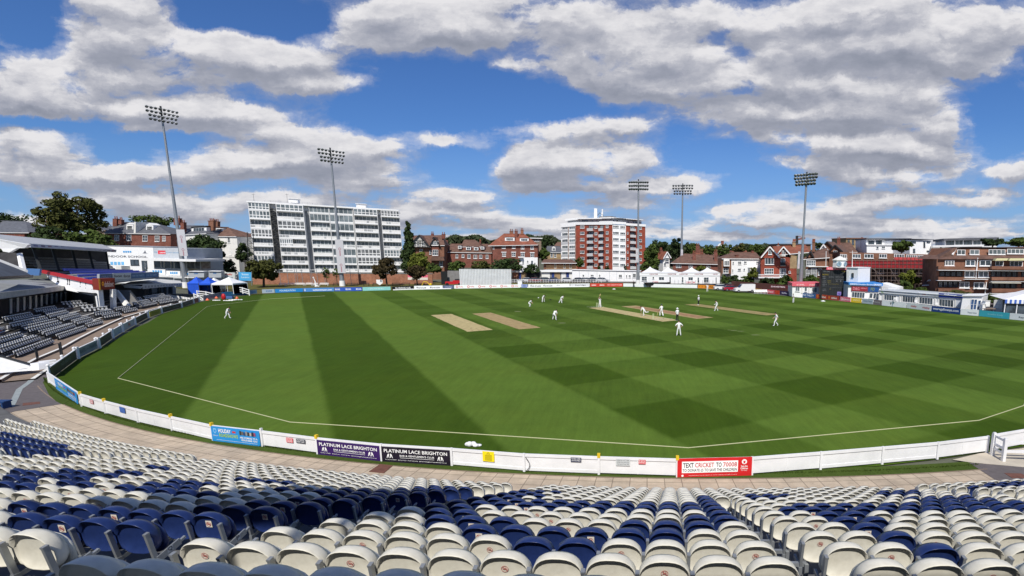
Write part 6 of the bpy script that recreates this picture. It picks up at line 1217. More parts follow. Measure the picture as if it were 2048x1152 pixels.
# net poles and benches before the wall
for i, x in enumerate((716, 784, 850, 868, 912, 985, 1000, 1045, 1110, 1340)):
    a = P(*Z3(x, 905), 160); b_ = MB(); b_.tube((a.x, 160, 0), (a.x-.1, 160, P(*Z3(x, 790), 160).z), .07); 
    b_.build('net_pole', steel, label='thin grey practice net pole before the far brick wall, %s from the left' % ORD[i], cat='pole', group='practice net poles')
for i, (x0, x1, w_) in enumerate(((700,760,1),(765,930,1),(935,1000,1),(1005,1045,1),(1060,1140,1),(1180,1230,0),(1240,1290,0),(1300,1400,0),(1450,1500,0),(1530,1600,0),(1700,1770,0),(1790,1860,0),(1900,1990,0))):
    yy_ = 157+.4*(i % 3); a, c = P(*Z3(x0, 915), yy_), P(*Z3(x1, 915), yy_); t = thing('bench', ('white painted' if w_ else 'dark wooden')+' bench before the far brick wall, %s of all benches from the left' % ORD[i], 'bench', (a.x, yy_, 0), ('white' if w_ else 'dark')+' benches before the far wall'); m_ = white if w_ else mat('dark_bench_wood', (.035, .03, .026), .8, .3, 4) if i == 5 else bpy.data.materials['dark_bench_wood']
    b_ = MB(); b_.box(a.x, c.x, yy_-.45, yy_, .42, .48); b_.build('seat', m_, t); b_ = MB(); b_.box(a.x, c.x, yy_, yy_+.06, .58, .68); b_.box(a.x, c.x, yy_, yy_+.06, .78, .90); b_.build('backrest', m_, t)
    k = max(2, int((c.x-a.x)/2)+1)
    for j in range(k): b_ = MB(); xx = a.x+.05+(c.x-a.x-.2)*j/(k-1); b_.box(xx, xx+.08, yy_-.42, yy_-.34, 0, .42); b_.box(xx, xx+.08, yy_, yy_+.05, 0, .9); b_.build('leg', m_, t)
t = thing('notice_shield', 'white shield-shaped notice board standing on the far grass bank', 'sign', (P(*Z3(1590, 915), 156).x, 156, 0)); a = P(*Z3(1590, 900), 156); b_ = MB(); b_.prism([(a.x-.9, 156, 1.9), (a.x+.9, 156, 1.9), (a.x+.9, 156, .9), (a.x, 156, .3), (a.x-.9, 156, .9)], (0, .08, 0)); b_.build('board', white, t); b_ = MB(); b_.tube((a.x, 156.15, 0), (a.x, 156.15, 1.5), .05); b_.build('post', steel, t)
t = thing('covered_machine', 'white statue-like covered sprinkler standing on the far grass bank', 'sprinkler', (P(*Z3(1028, 945), 153.5).x, 153.5, 0)); a = P(*Z3(1028, 945), 153.5); b_ = MB(); b_.tube((a.x, 153.5, 0), (a.x-.1, 153.5, 1.6), .34, .12); b_.tube((a.x-.1, 153.5, 1.5), (a.x-.5, 153.5, 2.6), .12, .10); b_.ball((a.x-.5, 153.5, 2.6), .22); b_.tube((a.x+.1, 153.5, .3), (a.x+.9, 153.5, .1), .2, .12); b_.build('cover', kit, t)
t = thing('tractor', 'red ground tractor parked left of the sightscreen', 'tractor', (P(*Z4(632, 812), 158).x, 158, 0)); a = P(*Z4(632, 812), 158); b_ = MB(); b_.box(a.x-2.6, a.x+.4, 157.3, 158.7, .5, 1.25); b_.box(a.x-.4, a.x+2.4, 157.4, 158.6, .6, 1.6); b_.build('body', redp, t)
b_ = MB(); b_.box(a.x+.2, a.x+1.8, 157.5, 158.5, 1.6, 2.0); b_.build('hood', dark, t)
for sx in (-2, 1.6): b_ = MB(); b_.tube((a.x+sx, 157.1, .45), (a.x+sx, 157.35, .45), .45, n=12); b_.build('wheel', blackp, t)
for i, (x, yy_, hh) in enumerate(((990, 158, 5), (350, 158, 5))):
    b_ = MB(); a = P(*Z4(x if i else 345, 815), yy_)
yel_m = MB(); a = P(*Z3(2000, 915), 156); yel_m.tube((a.x-1.2, 156, .1), (a.x-.6, 156, 1.3), .10); yel_m.tube((a.x-.6, 156, 1.3), (a.x+.5, 156, 1.2), .10); yel_m.tube((a.x+.5, 156, 1.2), (a.x+1.2, 156, .1), .10); yel_m.ball((a.x+1.4, 156, .5), .4, n=8, k=5); yel_m.build('hose_reel', yellow, label='coiled yellow hose reel by the small tree on the far bank', cat='hose')
# white rail fence beside the car park
t = thing('rail_fence', 'low white post and rail fence along the far car park', 'fence', (P(*Z4(1190, 800), 163.6).x, 163.6, .6)); a, c = P(*Z4(1188, 798), 163.6), P(*Z4(2060, 790), 163.6); a.z = c.z = .6
n = 34
for i in range(n+1): p = a.lerp(c, i/n); b_ = MB(); b_.bar(p, p+Vector((0, 0, 1.05)), .07); b_.build('post', white, t)
for h in (.5, .98): b_ = MB(); b_.bar(a+Vector((0, 0, h)), c+Vector((0, 0, h)), .05, .07); b_.build('rail', white, t)
t = thing('white_cabinet', 'small white cabinet behind the boards right of the sightscreen', 'cabinet', tuple(bx(1038)+Vector((0, 1.5, 0)))); a = bx(1038)+Vector((0, 1.5, 0)); b_ = MB(); b_.box(a.x-.6, a.x+.6, a.y, a.y+.8, 0, 1.9); b_.build('cabinet', white, t); b_ = MB(); b_.box(a.x-.7, a.x+.7, a.y-.1, a.y+.9, 1.9, 2.0); b_.build('lid', white, t)
# ================================================================ vehicles
tyre = mat('tyre_rubber', (.015, .015, .016), .85, .1, 4); cgl = mat('car_glass', (.02, .025, .03), .08, .2, 3, spec=.8)
def car(label, x, y, rz, col, van=False, L=4.3):
    t = thing('parked_van' if van else 'parked_car', label, 'van' if van else 'car', (0, 0, 0)); w = .88; m_ = mat('car_paint_'+col, tuple(C(col).node_tree.nodes['Principled BSDF'].inputs[0].default_value)[:3] if 0 else {'silver': (.42, .43, .45), 'dark red': (.16, .012, .015), 'dark grey': (.035, .038, .045), 'white': (.72, .72, .72), 'blue': (.02, .05, .16), 'red': (.30, .012, .03)}[col], .25, .03, 1, spec=.6)
    pr_ = [(-L/2, .35), (-L/2, .85), (-L/2+.12, .98), (-.95, 1.0), (-.8, 1.0), (L/2-.75, .92), (L/2-.08, .72), (L/2, .35)] if not van else [(-L/2, .35), (-L/2, 1.9), (-L/2+.12, 1.98), (.75, 1.95), (1.35, 1.15), (L/2-.08, .95), (L/2, .35)]
    def loft(prof, w0, w1, m_, nm, par):
        b_ = MB(); n = len(prof); zs = [z for _, z in prof]; zt = max(zs); vs = []
        for s_ in (-1, 1):
            for x_, z_ in prof: vs.append((x_, s_*(w0+(w1-w0)*(z_-min(zs))/(zt-min(zs)+1e-6)), z_))
        b_.add(vs, [tuple(range(n)), tuple(range(2*n-1, n-1, -1))]+[(i, n+i, n+(i+1) % n, (i+1) % n) for i in range(n)]); return b_.build(nm, m_, par)
    bo = loft(pr_, w, w*(.94 if not van else .9), m_, 'body', t)
    if not van:
        loft([(-L/2+.25, .97), (-L/2+.75, 1.38), (-.1, 1.42), (.45, 1.38), (1.15, .95)], w*.9, w*.70, cgl, 'windows', t); loft([(-L/2+.72, 1.385), (-.1, 1.43), (.48, 1.385), (.3, 1.44), (-.2, 1.47), (-L/2+.9, 1.43)], w*.71, w*.68, m_, 'roof', t)
    else: loft([(.72, 1.9), (.86, 1.92), (1.42, 1.2), (1.30, 1.16)], w*.86, w*.8, cgl, 'windscreen', t); b_ = MB(); b_.hexa([(.25, -w-.0, 1.2), (1.1, -w-.0, 1.2), (1.1, -w+.05, 1.2), (.25, -w+.05, 1.2), (.25, -w*.95, 1.75), (.75, -w*.95, 1.75), (.75, -w*.9, 1.75), (.25, -w*.9, 1.75)]); b_.build('side_window', cgl, t); b_ = MB(); vs, fs, _ = text_mesh('GRAY', .02); b_.add([(-1.6+1.2*x_, -w*.98-.02, 1.15+.35*y_) for x_, y_ in vs], fs); b_.build('lettering', C('C83040'), t)
    for sx in (-L/2+.8, L/2-.85):
        for sy in (-1, 1): b_ = MB(); b_.tube((sx, sy*(w-.18), .32), (sx, sy*(w+.02), .32), .32, n=14); wl = b_.build('wheel', tyre, t); b_ = MB(); b_.tube((sx, sy*(w+.0), .32), (sx, sy*(w+.03), .32), .18, n=10); b_.build('rim', steel, wl)
    for sy in (-.6, .6): b_ = MB(); b_.box(L/2-.10, L/2-.0, sy-.16, sy+.16, .62, .76); b_.build('headlight', glass2, t); b_ = MB(); b_.box(-L/2-.01, -L/2+.05, sy-.12, sy+.12, .72, .88); b_.build('tail_light', redp, t)
    t.location = (x, y, .62 if y > 160 else .07); t.rotation_euler = (0, 0, rz); return t
for lab, zx, col, rz, yv in (('silver car parked behind the rail fence nearest the sightscreen', 1345, 'silver', .1, 166), ('dark red car parked right of the silver one', 1420, 'dark red', .05, 166), ('dark car parked between the dark red car and a white one', 1520, 'dark grey', .0, 167.5), ('dark blue car in the middle of the far car park', 1600, 'blue', 1.2, 167.5), ('pale silver car parked in front of the blue garage door', 1735, 'silver', .1, 166), ('black car under the end of the garage block', 1850, 'dark grey', .1, 166), ('white car parked in front of the white cabins', 1920, 'white', .0, 166.5), ('dark grey car parked before the cabin windows', 1990, 'dark grey', .1, 166), ('silver car parked nearest the white peaked tents', 2075, 'silver', .0, 166)):
    car(lab, P(*Z4(zx, 775), yv).x, yv, rz, col)
car('white van with red lettering parked behind the grey-blue board', P(*Z6(468, 820), 131).x, 131.5, math.pi+.12, 'white', True, 5.0)
car('red car parked left of the white van', P(*Z6(330, 812), 136).x, 136, .1, 'red'); car('white car parked left of the red car below the tents', P(*Z6(232, 800), 139).x, 139, .05, 'white')
# garden furniture right of the van
t = thing('white_barrier_row', 'jumbled white plastic chairs stacked right of the white van', 'chairs', tuple(P(*Z6(620, 845), 126))); 
for i in range(9):
    a = P(*Z6(570+i*15, 843), 127); b_ = MB(); b_.box(a.x, a.x+.45, a.y, a.y+.45, .4, .45); b_.hexa([(a.x, a.y+.4, .45), (a.x+.45, a.y+.4, .45), (a.x+.45, a.y+.45, .45), (a.x, a.y+.45, .45), (a.x+.05, a.y+.5, .95), (a.x+.4, a.y+.5, .95), (a.x+.4, a.y+.55, .95), (a.x+.05, a.y+.55, .95)]); 
    for sx in (0, .4): b_.box(a.x+sx, a.x+sx+.04, a.y, a.y+.04, 0, .4); b_.box(a.x+sx, a.x+sx+.04, a.y+.4, a.y+.44, 0, .4)
    b_.build('chair', white, t)
B = Bld('dark_brick_garden_wall', 'dark red brick garden wall behind the van and the white chairs', Z6, (330,745), (960,790), (330,830), (960,870), 141, 126, mat('dark_red_brick', (.09, .035, .028), .9, .3, .8, det=9), .4, 'wall')  # one dark red brick tone over the whole wall
f_ = Fac(Z6(730,788), Z6(940,798), Z6(730,812), Z6(940,822), 127, 124.5); t = thing('wall_banner', 'long dark banner with pale DAVISTEN lettering on the garden wall left of the hut', 'banner', tuple(f_.P(.5, 0))); b_ = MB(); f_.slab(b_, 0, 1, 0, 1, -.04, 0); b_.build('sheet', C('5A1E28'), t); f_.text(t, 'DAVISTEN', *Z6(745, 793), *Z6(890, 815), C('E8D8DC'), .02, .02)
t = thing('media_trolley', 'black boat-shaped trolley with white screen before the tents', 'trolley', tuple(bx(1310)+Vector((0, 2, 0)))); a = bx(1312)+Vector((0, -1.5, 0)); b_ = MB(); b_.hexa([(a.x-3.0, a.y, .5), (a.x+3.0, a.y, .6), (a.x+3, a.y+1.4, .6), (a.x-3, a.y+1.4, .5), (a.x-3.6, a.y-.1, 1.3), (a.x+4.2, a.y-.1, 1.4), (a.x+4.2, a.y+1.5, 1.4), (a.x-3.6, a.y+1.5, 1.3)]); b_.build('hull', blackp, t)
b_ = MB(); b_.bar((a.x-2, a.y+.5, 1.3), (a.x-2, a.y+.5, 2.6), .1); b_.bar((a.x-3, a.y+.5, 2.3), (a.x-1, a.y+.5, 2.6), .1); b_.box(a.x+.5, a.x+3, a.y-.15, a.y-.1, 1.42, 1.9); b_.build('frame', pvc, t)
for sx in (-1.8, 1.8): b_ = MB(); b_.tube((a.x+sx, a.y-.1, .32), (a.x+sx, a.y+.1, .32), .32, n=12); b_.build('wheel', tyre, t)
# ================================================================ left stand
def pts3(*q): return [P(a, b, c) for a, b, c in q]
def solid(name, q, d, m, par=None, **t):
    b_ = MB(); b_.prism(pts3(*q), d); return b_.build(name, m, par, **t)
# tiers of brown concrete with white edges
m1 = MB(); m2 = MB(); BLW = [bx(x) for x in (104, 124, 155, 197, 225, 245, 270, 296, 323, 365, 397)]
def offl(p, i): 
    d = (BLW[min(i+1, len(BLW)-1)]-BLW[max(i-1, 0)]).normalized(); return p+Vector((-d.y, d.x, 0))*1.0
def offp(k, dist): 
    d = (BLW[min(k+1, len(BLW)-1)]-BLW[max(k-1, 0)]).normalized(); return BLW[k]+Vector((-d.y, d.x, 0))*dist
ST = [(.9, .04), (2.6, .12), (4.8, .30), (7.2, .48), (9.8, .66), (12.5, .84), (24, 1.0)]
for (o0, z0), (o1, z1) in zip(ST, ST[1:]):
    for k in range(len(BLW)-1):
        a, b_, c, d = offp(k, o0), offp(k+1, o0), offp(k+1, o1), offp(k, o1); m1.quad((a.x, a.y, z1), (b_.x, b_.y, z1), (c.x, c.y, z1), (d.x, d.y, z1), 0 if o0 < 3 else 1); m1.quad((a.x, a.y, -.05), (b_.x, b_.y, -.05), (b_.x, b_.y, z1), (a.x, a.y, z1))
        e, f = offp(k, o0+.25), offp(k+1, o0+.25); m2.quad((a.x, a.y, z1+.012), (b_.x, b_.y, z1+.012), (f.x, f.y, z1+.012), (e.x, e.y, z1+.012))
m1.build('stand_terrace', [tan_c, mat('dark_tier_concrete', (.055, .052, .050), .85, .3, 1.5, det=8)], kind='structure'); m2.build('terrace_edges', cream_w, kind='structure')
sw2 = mat('grey_white_seat', (.58, .58, .57), .45, .12, 4); frame_m = dark
def lo_seat():
    m = MB(); m.hexa([(-.19, -.02, .46), (.19, -.02, .46), (.19, .02, .46), (-.19, .02, .46), (-.17, -.12, .80), (.17, -.12, .80), (.17, -.06, .82), (-.17, -.06, .82)], 0)
    m.hexa([(-.11, .10, .34), (.11, .10, .34), (.11, .18, .34), (-.11, .18, .34), (-.10, .04, .60), (.10, .04, .60), (.10, .10, .62), (-.10, .10, .62)], 0); m.box(-.03, .03, -.05, .05, .0, .42, 1); return m
LS = lo_seat(); ls_me = bpy.data.meshes.new('seat'); ls_me.from_pydata(LS.v, [], LS.f); ls_me.materials.append(sw2); ls_me.materials.append(frame_m); ls_me.polygons.foreach_set('material_index', LS.m)
BK = [(5,712,88,683,1,'front-left of the stand, nearest the ramp wall'),(49,719,122,690,0,'nearest the ramp, lowest tier'),(43,652,97,640,3,'above the red logo board'),(60,665,128,648,2,'right of the red logo boards'),(95,675,156,658,1,'second tier, left of the column'),(130,683,185,663,0,'lowest tier, above the PARAFIX board'),(100,634,141,626,3,'top tier under the lower canopy end'),(130,645,167,635,2,'third tier left of the white column'),(158,652,192,642,1,'second tier beside the white column foot'),(186,659,217,650,0,'lowest tier right below the white column'),(142,619,183,615,3,'shaded tier left of the drainpipe'),(169,628,197,626,2,'directly left of the column base'),(205,631,229,629,2,'between the two white columns'),(217,641,253,634,1,'right of the white column above the dark board'),(256,630,284,624,0,'above the yellow board'),(268,612,304,607,2,'under the left end of the white awning'),(290,618,322,611,1,'above the long black board'),(309,605,349,598,2,'under the right end of the white awning'),(326,611,365,604,1,'last one before the white rail fence')]
for x0, y0, x1, y1, tr, lab in BK:
    z = ST[tr+1][1]+.02; a, c = G(x0, y0, z), G(x1, y1, z); d = (c-a).normalized(); out = Vector((-d.y, d.x, 0)); rz = math.atan2(d.y, d.x)+math.pi; t = thing('seat_bank', 'double bank of pale tip-up seats, '+lab, 'seats', tuple(a), 'banks of seats in the left stand')
    n = max(3, int((c-a).length/.52)); b_ = MB()
    for rr in (0, 1):
        o_ = out*(.55+rr*.95); zz2 = z+rr*.38
        b_.bar(a+o_+Vector((0, 0, zz2-z+.05)), c+o_+Vector((0, 0, zz2-z+.05)), .5, .10); b_.bar(a+o_+Vector((0, 0, zz2-z+.44)), c+o_+Vector((0, 0, zz2-z+.44)), .03, .58)  # taller bar is a dark backing that paints shade between the seats
        for i in range(n):
            p = a.lerp(c, (i+.5)/n)+o_+Vector((0, 0, zz2-z+.02)); s_ = bpy.data.objects.new('seat', ls_me); S.collection.objects.link(s_); s_.parent = t; s_.location = p-a; s_.rotation_euler = (0, 0, rz)
    b_.build('frame', dark, t)
def seat_row(label, a, c, m_, n=None):
    a, c = Vector(a), Vector(c); d = (c-a).normalized(); h = Vector((d.x, d.y, 0)).normalized(); out = Vector((-h.y, h.x, 0)); n = n or int((c-a).length/.6); b_ = MB()
    for i in range(n):
        p = a.lerp(c, (i+.5)/n); u = h*.24
        b_.hexa([p-u, p+u, p+u+out*.08, p-u+out*.08, p-u*.9+out*.15+Vector((0, 0, .45)), p+u*.9+out*.15+Vector((0, 0, .45)), p+u*.9+out*.22+Vector((0, 0, .45)), p-u*.9+out*.22+Vector((0, 0, .45))])
    b_.bar(a-Vector((0, 0, .3))+out*.2, c-Vector((0, 0, .3))+out*.2, .8, .1, 1); return b_.build('seat_row', [m_, conc], label=label, cat='seats', group='rows of seats on the upper tier')
T = thing('covered_stand', 'raised covered stand with grey roof, dark interior and red-railed white side wall, left', 'stand', tuple(P(120, 640, 96)))
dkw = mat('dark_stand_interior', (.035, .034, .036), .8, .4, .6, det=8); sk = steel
R1 = pts3((57,488,92),(232,500.5,128),(205,489,142),(-60,463,104))
b_ = MB(); b_.prism(R1, (0, 0, -.3)); b_.build('roof', mat('stand_roof_sheet', (.40, .41, .42), .5, .08, .4), T)
f_ = Fac((57,487),(232,499.5),(60,494.5),(231,504.5),91.8,127.8); b_ = MB(); f_.slab(b_, 0, 1, 0, 1, -.2, .1); fa = b_.build('fascia', mat('fascia_grey', (.50, .50, .53), .6, .06, 1), T)
for i in range(15):
    b_ = MB(); f_.slab(b_, .03+i*.064, .03+i*.064+.035, .25, .78, .1, .13); b_.build('logo', C(('6E6A8C', '6A5A74', '8A5A68')[i % 3]), fa)
for q, nm in (((( -30,474,88),(56,489,90),(50,496,90),(-30,498,88)), 'white_gable'), (((2,497,87),(34,496,87),(18,505,87),(6,503,87)), 'white_gable'), (((33,507,88),(38,506,88),(47,543,86),(40,543,86)), 'white_post')): solid(nm, q, (0, .5, 0), white, T)
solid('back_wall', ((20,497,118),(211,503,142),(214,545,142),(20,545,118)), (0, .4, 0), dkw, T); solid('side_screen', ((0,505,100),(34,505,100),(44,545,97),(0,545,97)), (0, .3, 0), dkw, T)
for x0, y0, x1, y1 in ((66,494,82,543),(104,495,118,541),(144,498,155,541),(177,500,188,541),(212,502,218,541)):
    yy_ = 93+(x0-57)*.2; b_ = MB(); b_.bar(P(x0, y0, yy_+3), P(x1, y1, yy_+1), .35); b_.build('column', dark, T)
dkgrey = mat('grey_tip_up_seat', (.13, .135, .14), .6, .2, 3); blue_s = mat('blue_tip_up_seat', (.025, .055, .42), .5, .1, 3)
for i in range(5):
    f = i/4; a = P(44+f*34, 517+f*23, 110-f*9); c = P(212+f*20, 523+f*17, 144-f*12); seat_row('shaded grey seats under the roof, %s row from the back' % ORD[i], a, c, dkgrey)
for i in range(4):
    f = i/3; a = P(128+f*44, 541.5+f*19, 98-f*8); c = P(268+f*38, 543+f*4.5, 132-f*12); seat_row('bright blue seats in the sun, %s row from the back of the upper tier' % ORD[i], a, c, blue_s)
solid('deck', ((92,544,99),(197,566.5,86),(318,552,112),(240,545,140)), (0, 0, -.35), conc, T)
solid('side_wall', ((88,543.5,96),(195,567.5,84),(197,591,84),(180,590,85),(132,580,90),(98,558,95)), (.15, .35, 0), white, T)
b_ = MB(); b_.bar(P(86,543,95.8), P(196,567,83.8), .35, .55); b_.build('red_rail', redp, T)
for x, y in ((96,548),(114,551.5),(134,556),(138,556.5),(160,561),(171,564),(184,566.5)):
    yy_ = 95.5-(x-88)*.107; b_ = MB(); p = P(x, y, yy_-.3); b_.tube(p, p-Vector((0, 0, .9)), .05); b_.ball(tuple(p-Vector((0, 0, 1.0))), .16, n=8, k=4); b_.build('hanging_lamp', dark, T)
solid('blue_screen', ((52,537,86),(80,538,86),(78,551,86),(55,551,86)), (0, .3, 0), C('4A6E9C'), T)
# front parapet with adverts
f_ = Fac((199,548),(318,543.5),(199,566),(318,557),86,112); b_ = MB(); f_.slab(b_, 0, 1, 0, 1, -.3, 0); pw = b_.build('front_parapet', grey_w, T)
for x0, y0, x1, y1, col, s, tc_ in ((225,546.5,261,557,'D0D2D2','focus','24282C'),(262,547,289,555.5,'2E6494','FOR THE THIRSTY','9CC0DC'),(290,546,315,554,'2E6494','FOR THE THIRSTY','9CC0DC'),(199,549,223,558,'35527C','FIRST','7A94B8')):
    b_ = MB(); f_.pslab(b_, x0, y0, x1, y1, .02, .08); g_ = b_.build('advert_panel', C(col), pw); f_.text(g_, s, x0+2, y0+3, (x0+x1)/2-1 if s == 'focus' else x1-2, y1-3, C(tc_), .10, .02)
    if s == 'focus': f_.text(g_, s, (x0+x1)/2+3, y0+2.6, x1-2, y1-2.6, C(tc_), .10, .02)
t = thing('advert_box', 'dark red dafabet advert box at the corner of the raised stand', 'sign', tuple(P(211, 579, 84))); f_ = Fac((195,557),(228,556),(197,580),(228,578),83.5,85.5); b_ = MB(); f_.slab(b_, 0, 1, 0, 1, -1.2, .2); b_.build('box', C('7E3226'), t); b_ = MB(); f_.slab(b_, 0, .09, 0, 1, .2, .25); b_.build('edge', C('B8862A'), t); f_.text(t, 'dafabet', 206, 563, 225, 573, C('C8B0A8'), .24, .02); f_.text(t, 'o', 201, 563, 206, 572, C('D89028'), .24, .04)
# columns, stairs, undercroft
for q, lab in (((198,580,204,637,84),'main'),((226,578,227,628,88),'second')):
    x0, y0, x1, y1, yy_ = q; b_ = MB(); b_.bar(P(x0, y0, yy_), P(x1, y1, yy_), .75 if lab == 'main' else .6, .5); b_.build('column', white, T)
b_ = MB(); b_.bar(P(190,586,83.4), P(196,640,83.4), .25); b_.bar(P(140,582,90), P(190,588,83.4), .2); b_.build('drainpipe', dark, T); b_ = MB(); b_.bar(P(193,592,83.2), P(199,632,83.2), .22); b_.build('drainpipe', white, T)
solid('stair_flank', ((226,582,92),(234,580,92),(259,612,88),(250,616,88)), (0, .3, 0), cream_w, T)
b_ = MB()
for i in range(12): f = i/11; p = P(232+f*24, 581+f*31, 93-f*4); b_.box(p.x, p.x+2.2, p.y, p.y+.45, p.z-.2, p.z)
b_.build('stair', conc, T)
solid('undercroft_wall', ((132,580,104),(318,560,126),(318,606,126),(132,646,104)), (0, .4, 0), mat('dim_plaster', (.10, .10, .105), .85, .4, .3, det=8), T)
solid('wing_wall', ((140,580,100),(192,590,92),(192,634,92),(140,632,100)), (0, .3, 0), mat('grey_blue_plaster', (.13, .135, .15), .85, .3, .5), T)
# lower pavilion with flat roof at the far left
T2 = thing('low_pavilion', 'low pavilion with pale flat roof at the left edge, dark glazed front', 'building', tuple(P(40, 640, 80)))
b_ = MB(); b_.prism(pts3((-60,590,56),(128,571.5,92),(97,557,112),(-60,563,74)), (0, 0, -.25)); b_.build('roof', mat('flat_roof_felt', (.26, .275, .29), .8, .18, .35, det=8), T2)
f_ = Fac((-60,591),(128.5,571.5),(-60,606),(130,580),55.5,91.5); b_ = MB(); f_.slab(b_, 0, 1, 0, 1, -.3, .15); b_.build('fascia', mat('weathered_fascia', (.40, .40, .38), .8, .2, .6), T2)
solid('upper_roof', ((-40,508,78),(50,543,82),(63,551,80),(-40,556,62)), (0, .2, -.3), mat('dark_slate_roof', (.07, .08, .095), .6, .3, .5), T2)
solid('ridge_band', ((-40,505,78.5),(50,540.5,82),(50,545,81.8),(-40,513,78)), (0, .4, 0), cream_w, T2)
solid('roof_edge', ((-40,555,61),(63,550,79),(62,554,79),(-40,560,61)), (0, .3, 0), dark, T2)
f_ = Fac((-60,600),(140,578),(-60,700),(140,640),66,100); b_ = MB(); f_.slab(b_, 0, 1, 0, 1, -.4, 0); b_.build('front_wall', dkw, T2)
for i in range(11):
    a_ = .30+i*.062; b_ = MB(); f_.slab(b_, a_, a_+.018, .55, .93, .02, .1); b_.build('white_pier', cream_w, T2); b_ = MB(); f_.slab(b_, a_+.022, a_+.05, .55, .9, .02, .05); b_.build('window', glass, T2)
b_ = MB()
for i in range(40): a_ = .25+i*.018; b_.bar(f_.P(a_, .42, 3), f_.P(a_, .52, 3), .05)
b_.bar(f_.P(.25, .52, 3), f_.P(.97, .52, 3), .07); b_.build('balustrade', dark, T2)
for i in range(3):
    for j in range(1): solid('dark_seating', ((-40,612+i*22,80-i*5),(120-i*10,600+i*14,100-i*5),(120-i*10,608+i*14,98-i*5),(-40,624+i*22,78-i*5)), (0, .3, -.3), mat('dark_terrace_seats', (.02, .021, .024), .7, .3, 4) if i == 0 else bpy.data.materials['dark_terrace_seats'], T2)
for x0, x1, ya, yb, yv, lab in ((-10, 9, 657, 680, 57.5, 'left one cut by the photo edge'), (15, 47, 651, 671, 62, 'right one, fully in view')):
    f_ = Fac((x0,ya),(x1,ya-4),(x0+2,yb),(x1,yb-5),yv,yv+4); t = thing('logo_board', 'white board with red round logo, left terrace, '+lab, 'sign', tuple(f_.P(.5, 0))); b_ = MB(); f_.slab(b_, 0, 1, 0, 1, -.08, 0); b_.build('board', C('D8D8D8'), t); w_ = x1-x0
    b_ = MB(); c_ = (x0+w_*.42, (ya+yb)/2-3); n = 14; ou = [f_.P(*f_.st(c_[0]+6.5*math.cos(2*math.pi*k/n), c_[1]+7*math.sin(2*math.pi*k/n)), .02) for k in range(n)]; inn = [f_.P(*f_.st(c_[0]+3.6*math.cos(2*math.pi*k/n), c_[1]+4*math.sin(2*math.pi*k/n)), .02) for k in range(n)]
    b_.add(ou+inn, [(k, (k+1) % n, n+(k+1) % n, n+k) for k in range(n)]); b_.build('emblem', C('C83C44'), t); f_.text(t, 'vitality', x0+w_*.55, c_[1]-3, x0+w_*.92, c_[1]+3, C('C83C44'), .02, .03)
# ramp walls at the front left
T3 = thing('ramp_wall', 'white rendered ramp wall with dark handrail at the left edge', 'wall', tuple(P(40, 740, 41)))
solid('wall', ((-40,716,40.5),(0,716,41),(62,733,41.5),(64,741,41.5),(0,746,40),(-40,750,39)), (0, .35, 0), white, T3); solid('plinth', ((60,727,41.3),(77,727,41.6),(78,740,41.2),(64,741.5,41.2)), (0, .8, 0), white, T3)
for dy, w_ in ((0, .12), (8, .08)): b_ = MB(); b_.bar(P(-30,704+dy,41), P(60,728+dy*.6,41.5), w_); b_.build('handrail', dark if dy == 0 else white, T3)
solid('dark_gap', ((-40,712,40.8),(0,713,41.2),(60,731,41.8),(60,734,41.8),(-40,720,40.8)), (0, .1, 0), dark, T3)
b_ = MB()
for k in range(3): p = G(80, 740-k*3, .0); q_ = G(110+k*2, 735-k*2.5, .0); b_.bar(p+Vector((0, 0, .12+.14*k)), q_+Vector((0, 0, .12+.14*k)), .5, .16)
b_.build('white_steps', white, label='white painted steps beside the ramp wall at the fence corner', cat='steps')
b_ = MB(); a = G(0, 819, 0); b_.box(a.x-1.2, a.x+.3, a.y, a.y+.5, .42, .5); b_.box(a.x-1.1, a.x-1.0, a.y, a.y+.5, 0, .42); b_.box(a.x+.1, a.x+.2, a.y, a.y+.5, 0, .42); b_.build('table', [C('24406E')], label='small table with dark blue top at the left edge above the seats', cat='table')
for k in range(4):
    a = G(75+k*2, 722-k*2, .1) if k < 2 else G(122+(k-2)*3, 712-(k-2)*3, .1); b_ = MB(); b_.bar(a, a+Vector((0, 0, 1.2)), .08); b_.build('rail_post', dark, label='short black rail post by the foot of the left terrace, %s from the left' % ORD[k], cat='post', group='black rail posts')
# awning
T4 = thing('awning_terrace', 'pale awning canopy with posts over the terrace seats right of the raised stand', 'awning', tuple(P(310, 600, 112)))
b_ = MB(); b_.prism(pts3((243,569,99),(364,566,118),(361,561.5,124),(321,558,126),(262,563,118)), (0, 0, -.12)); b_.build('canopy', mat('awning_cloth', (.52, .52, .50), .7, .06, .5), T4)
solid('side_flap', ((244,568.5,98.8),(285,573,98.8),(281,577.5,98.8),(249,575,98.8)), (0, .1, 0), white, T4)
f_ = Fac((286,569),(364,566),(286,578),(364,570.5),100,117.8); b_ = MB(); f_.slab(b_, 0, 1, 0, 1, -.1, .02); v_ = b_.build('valance', C('AEB0B4'), T4)
for i in range(13): b_ = MB(); f_.slab(b_, .04+i*.073, .07+i*.073, .2, .7, .02, .04); b_.build('logo', C('7C7E8A'), v_)
for x, yb_, yv in ((262,600,106),(290,598,108),(302,596,112),(318,594,113),(330,592,114),(343,592,115)): b_ = MB(); b_.bar(P(x, 574, yv), P(x+1, yb_, yv), .16); b_.build('post', dark, T4)
f_ = Fac((264,572),(352,568),(264,604),(352,594),121,127); b_ = MB(); f_.slab(b_, 0, 1, 0, 1, -.3, 0); b_.build('back_wall', grey_w, T4)
for a_ in (.02, .22, .34, .56, .68, .82): b_ = MB(); f_.slab(b_, a_, a_+.10, .05, .8, .0, .05); b_.build('window', glass, T4)
random.seed(3)
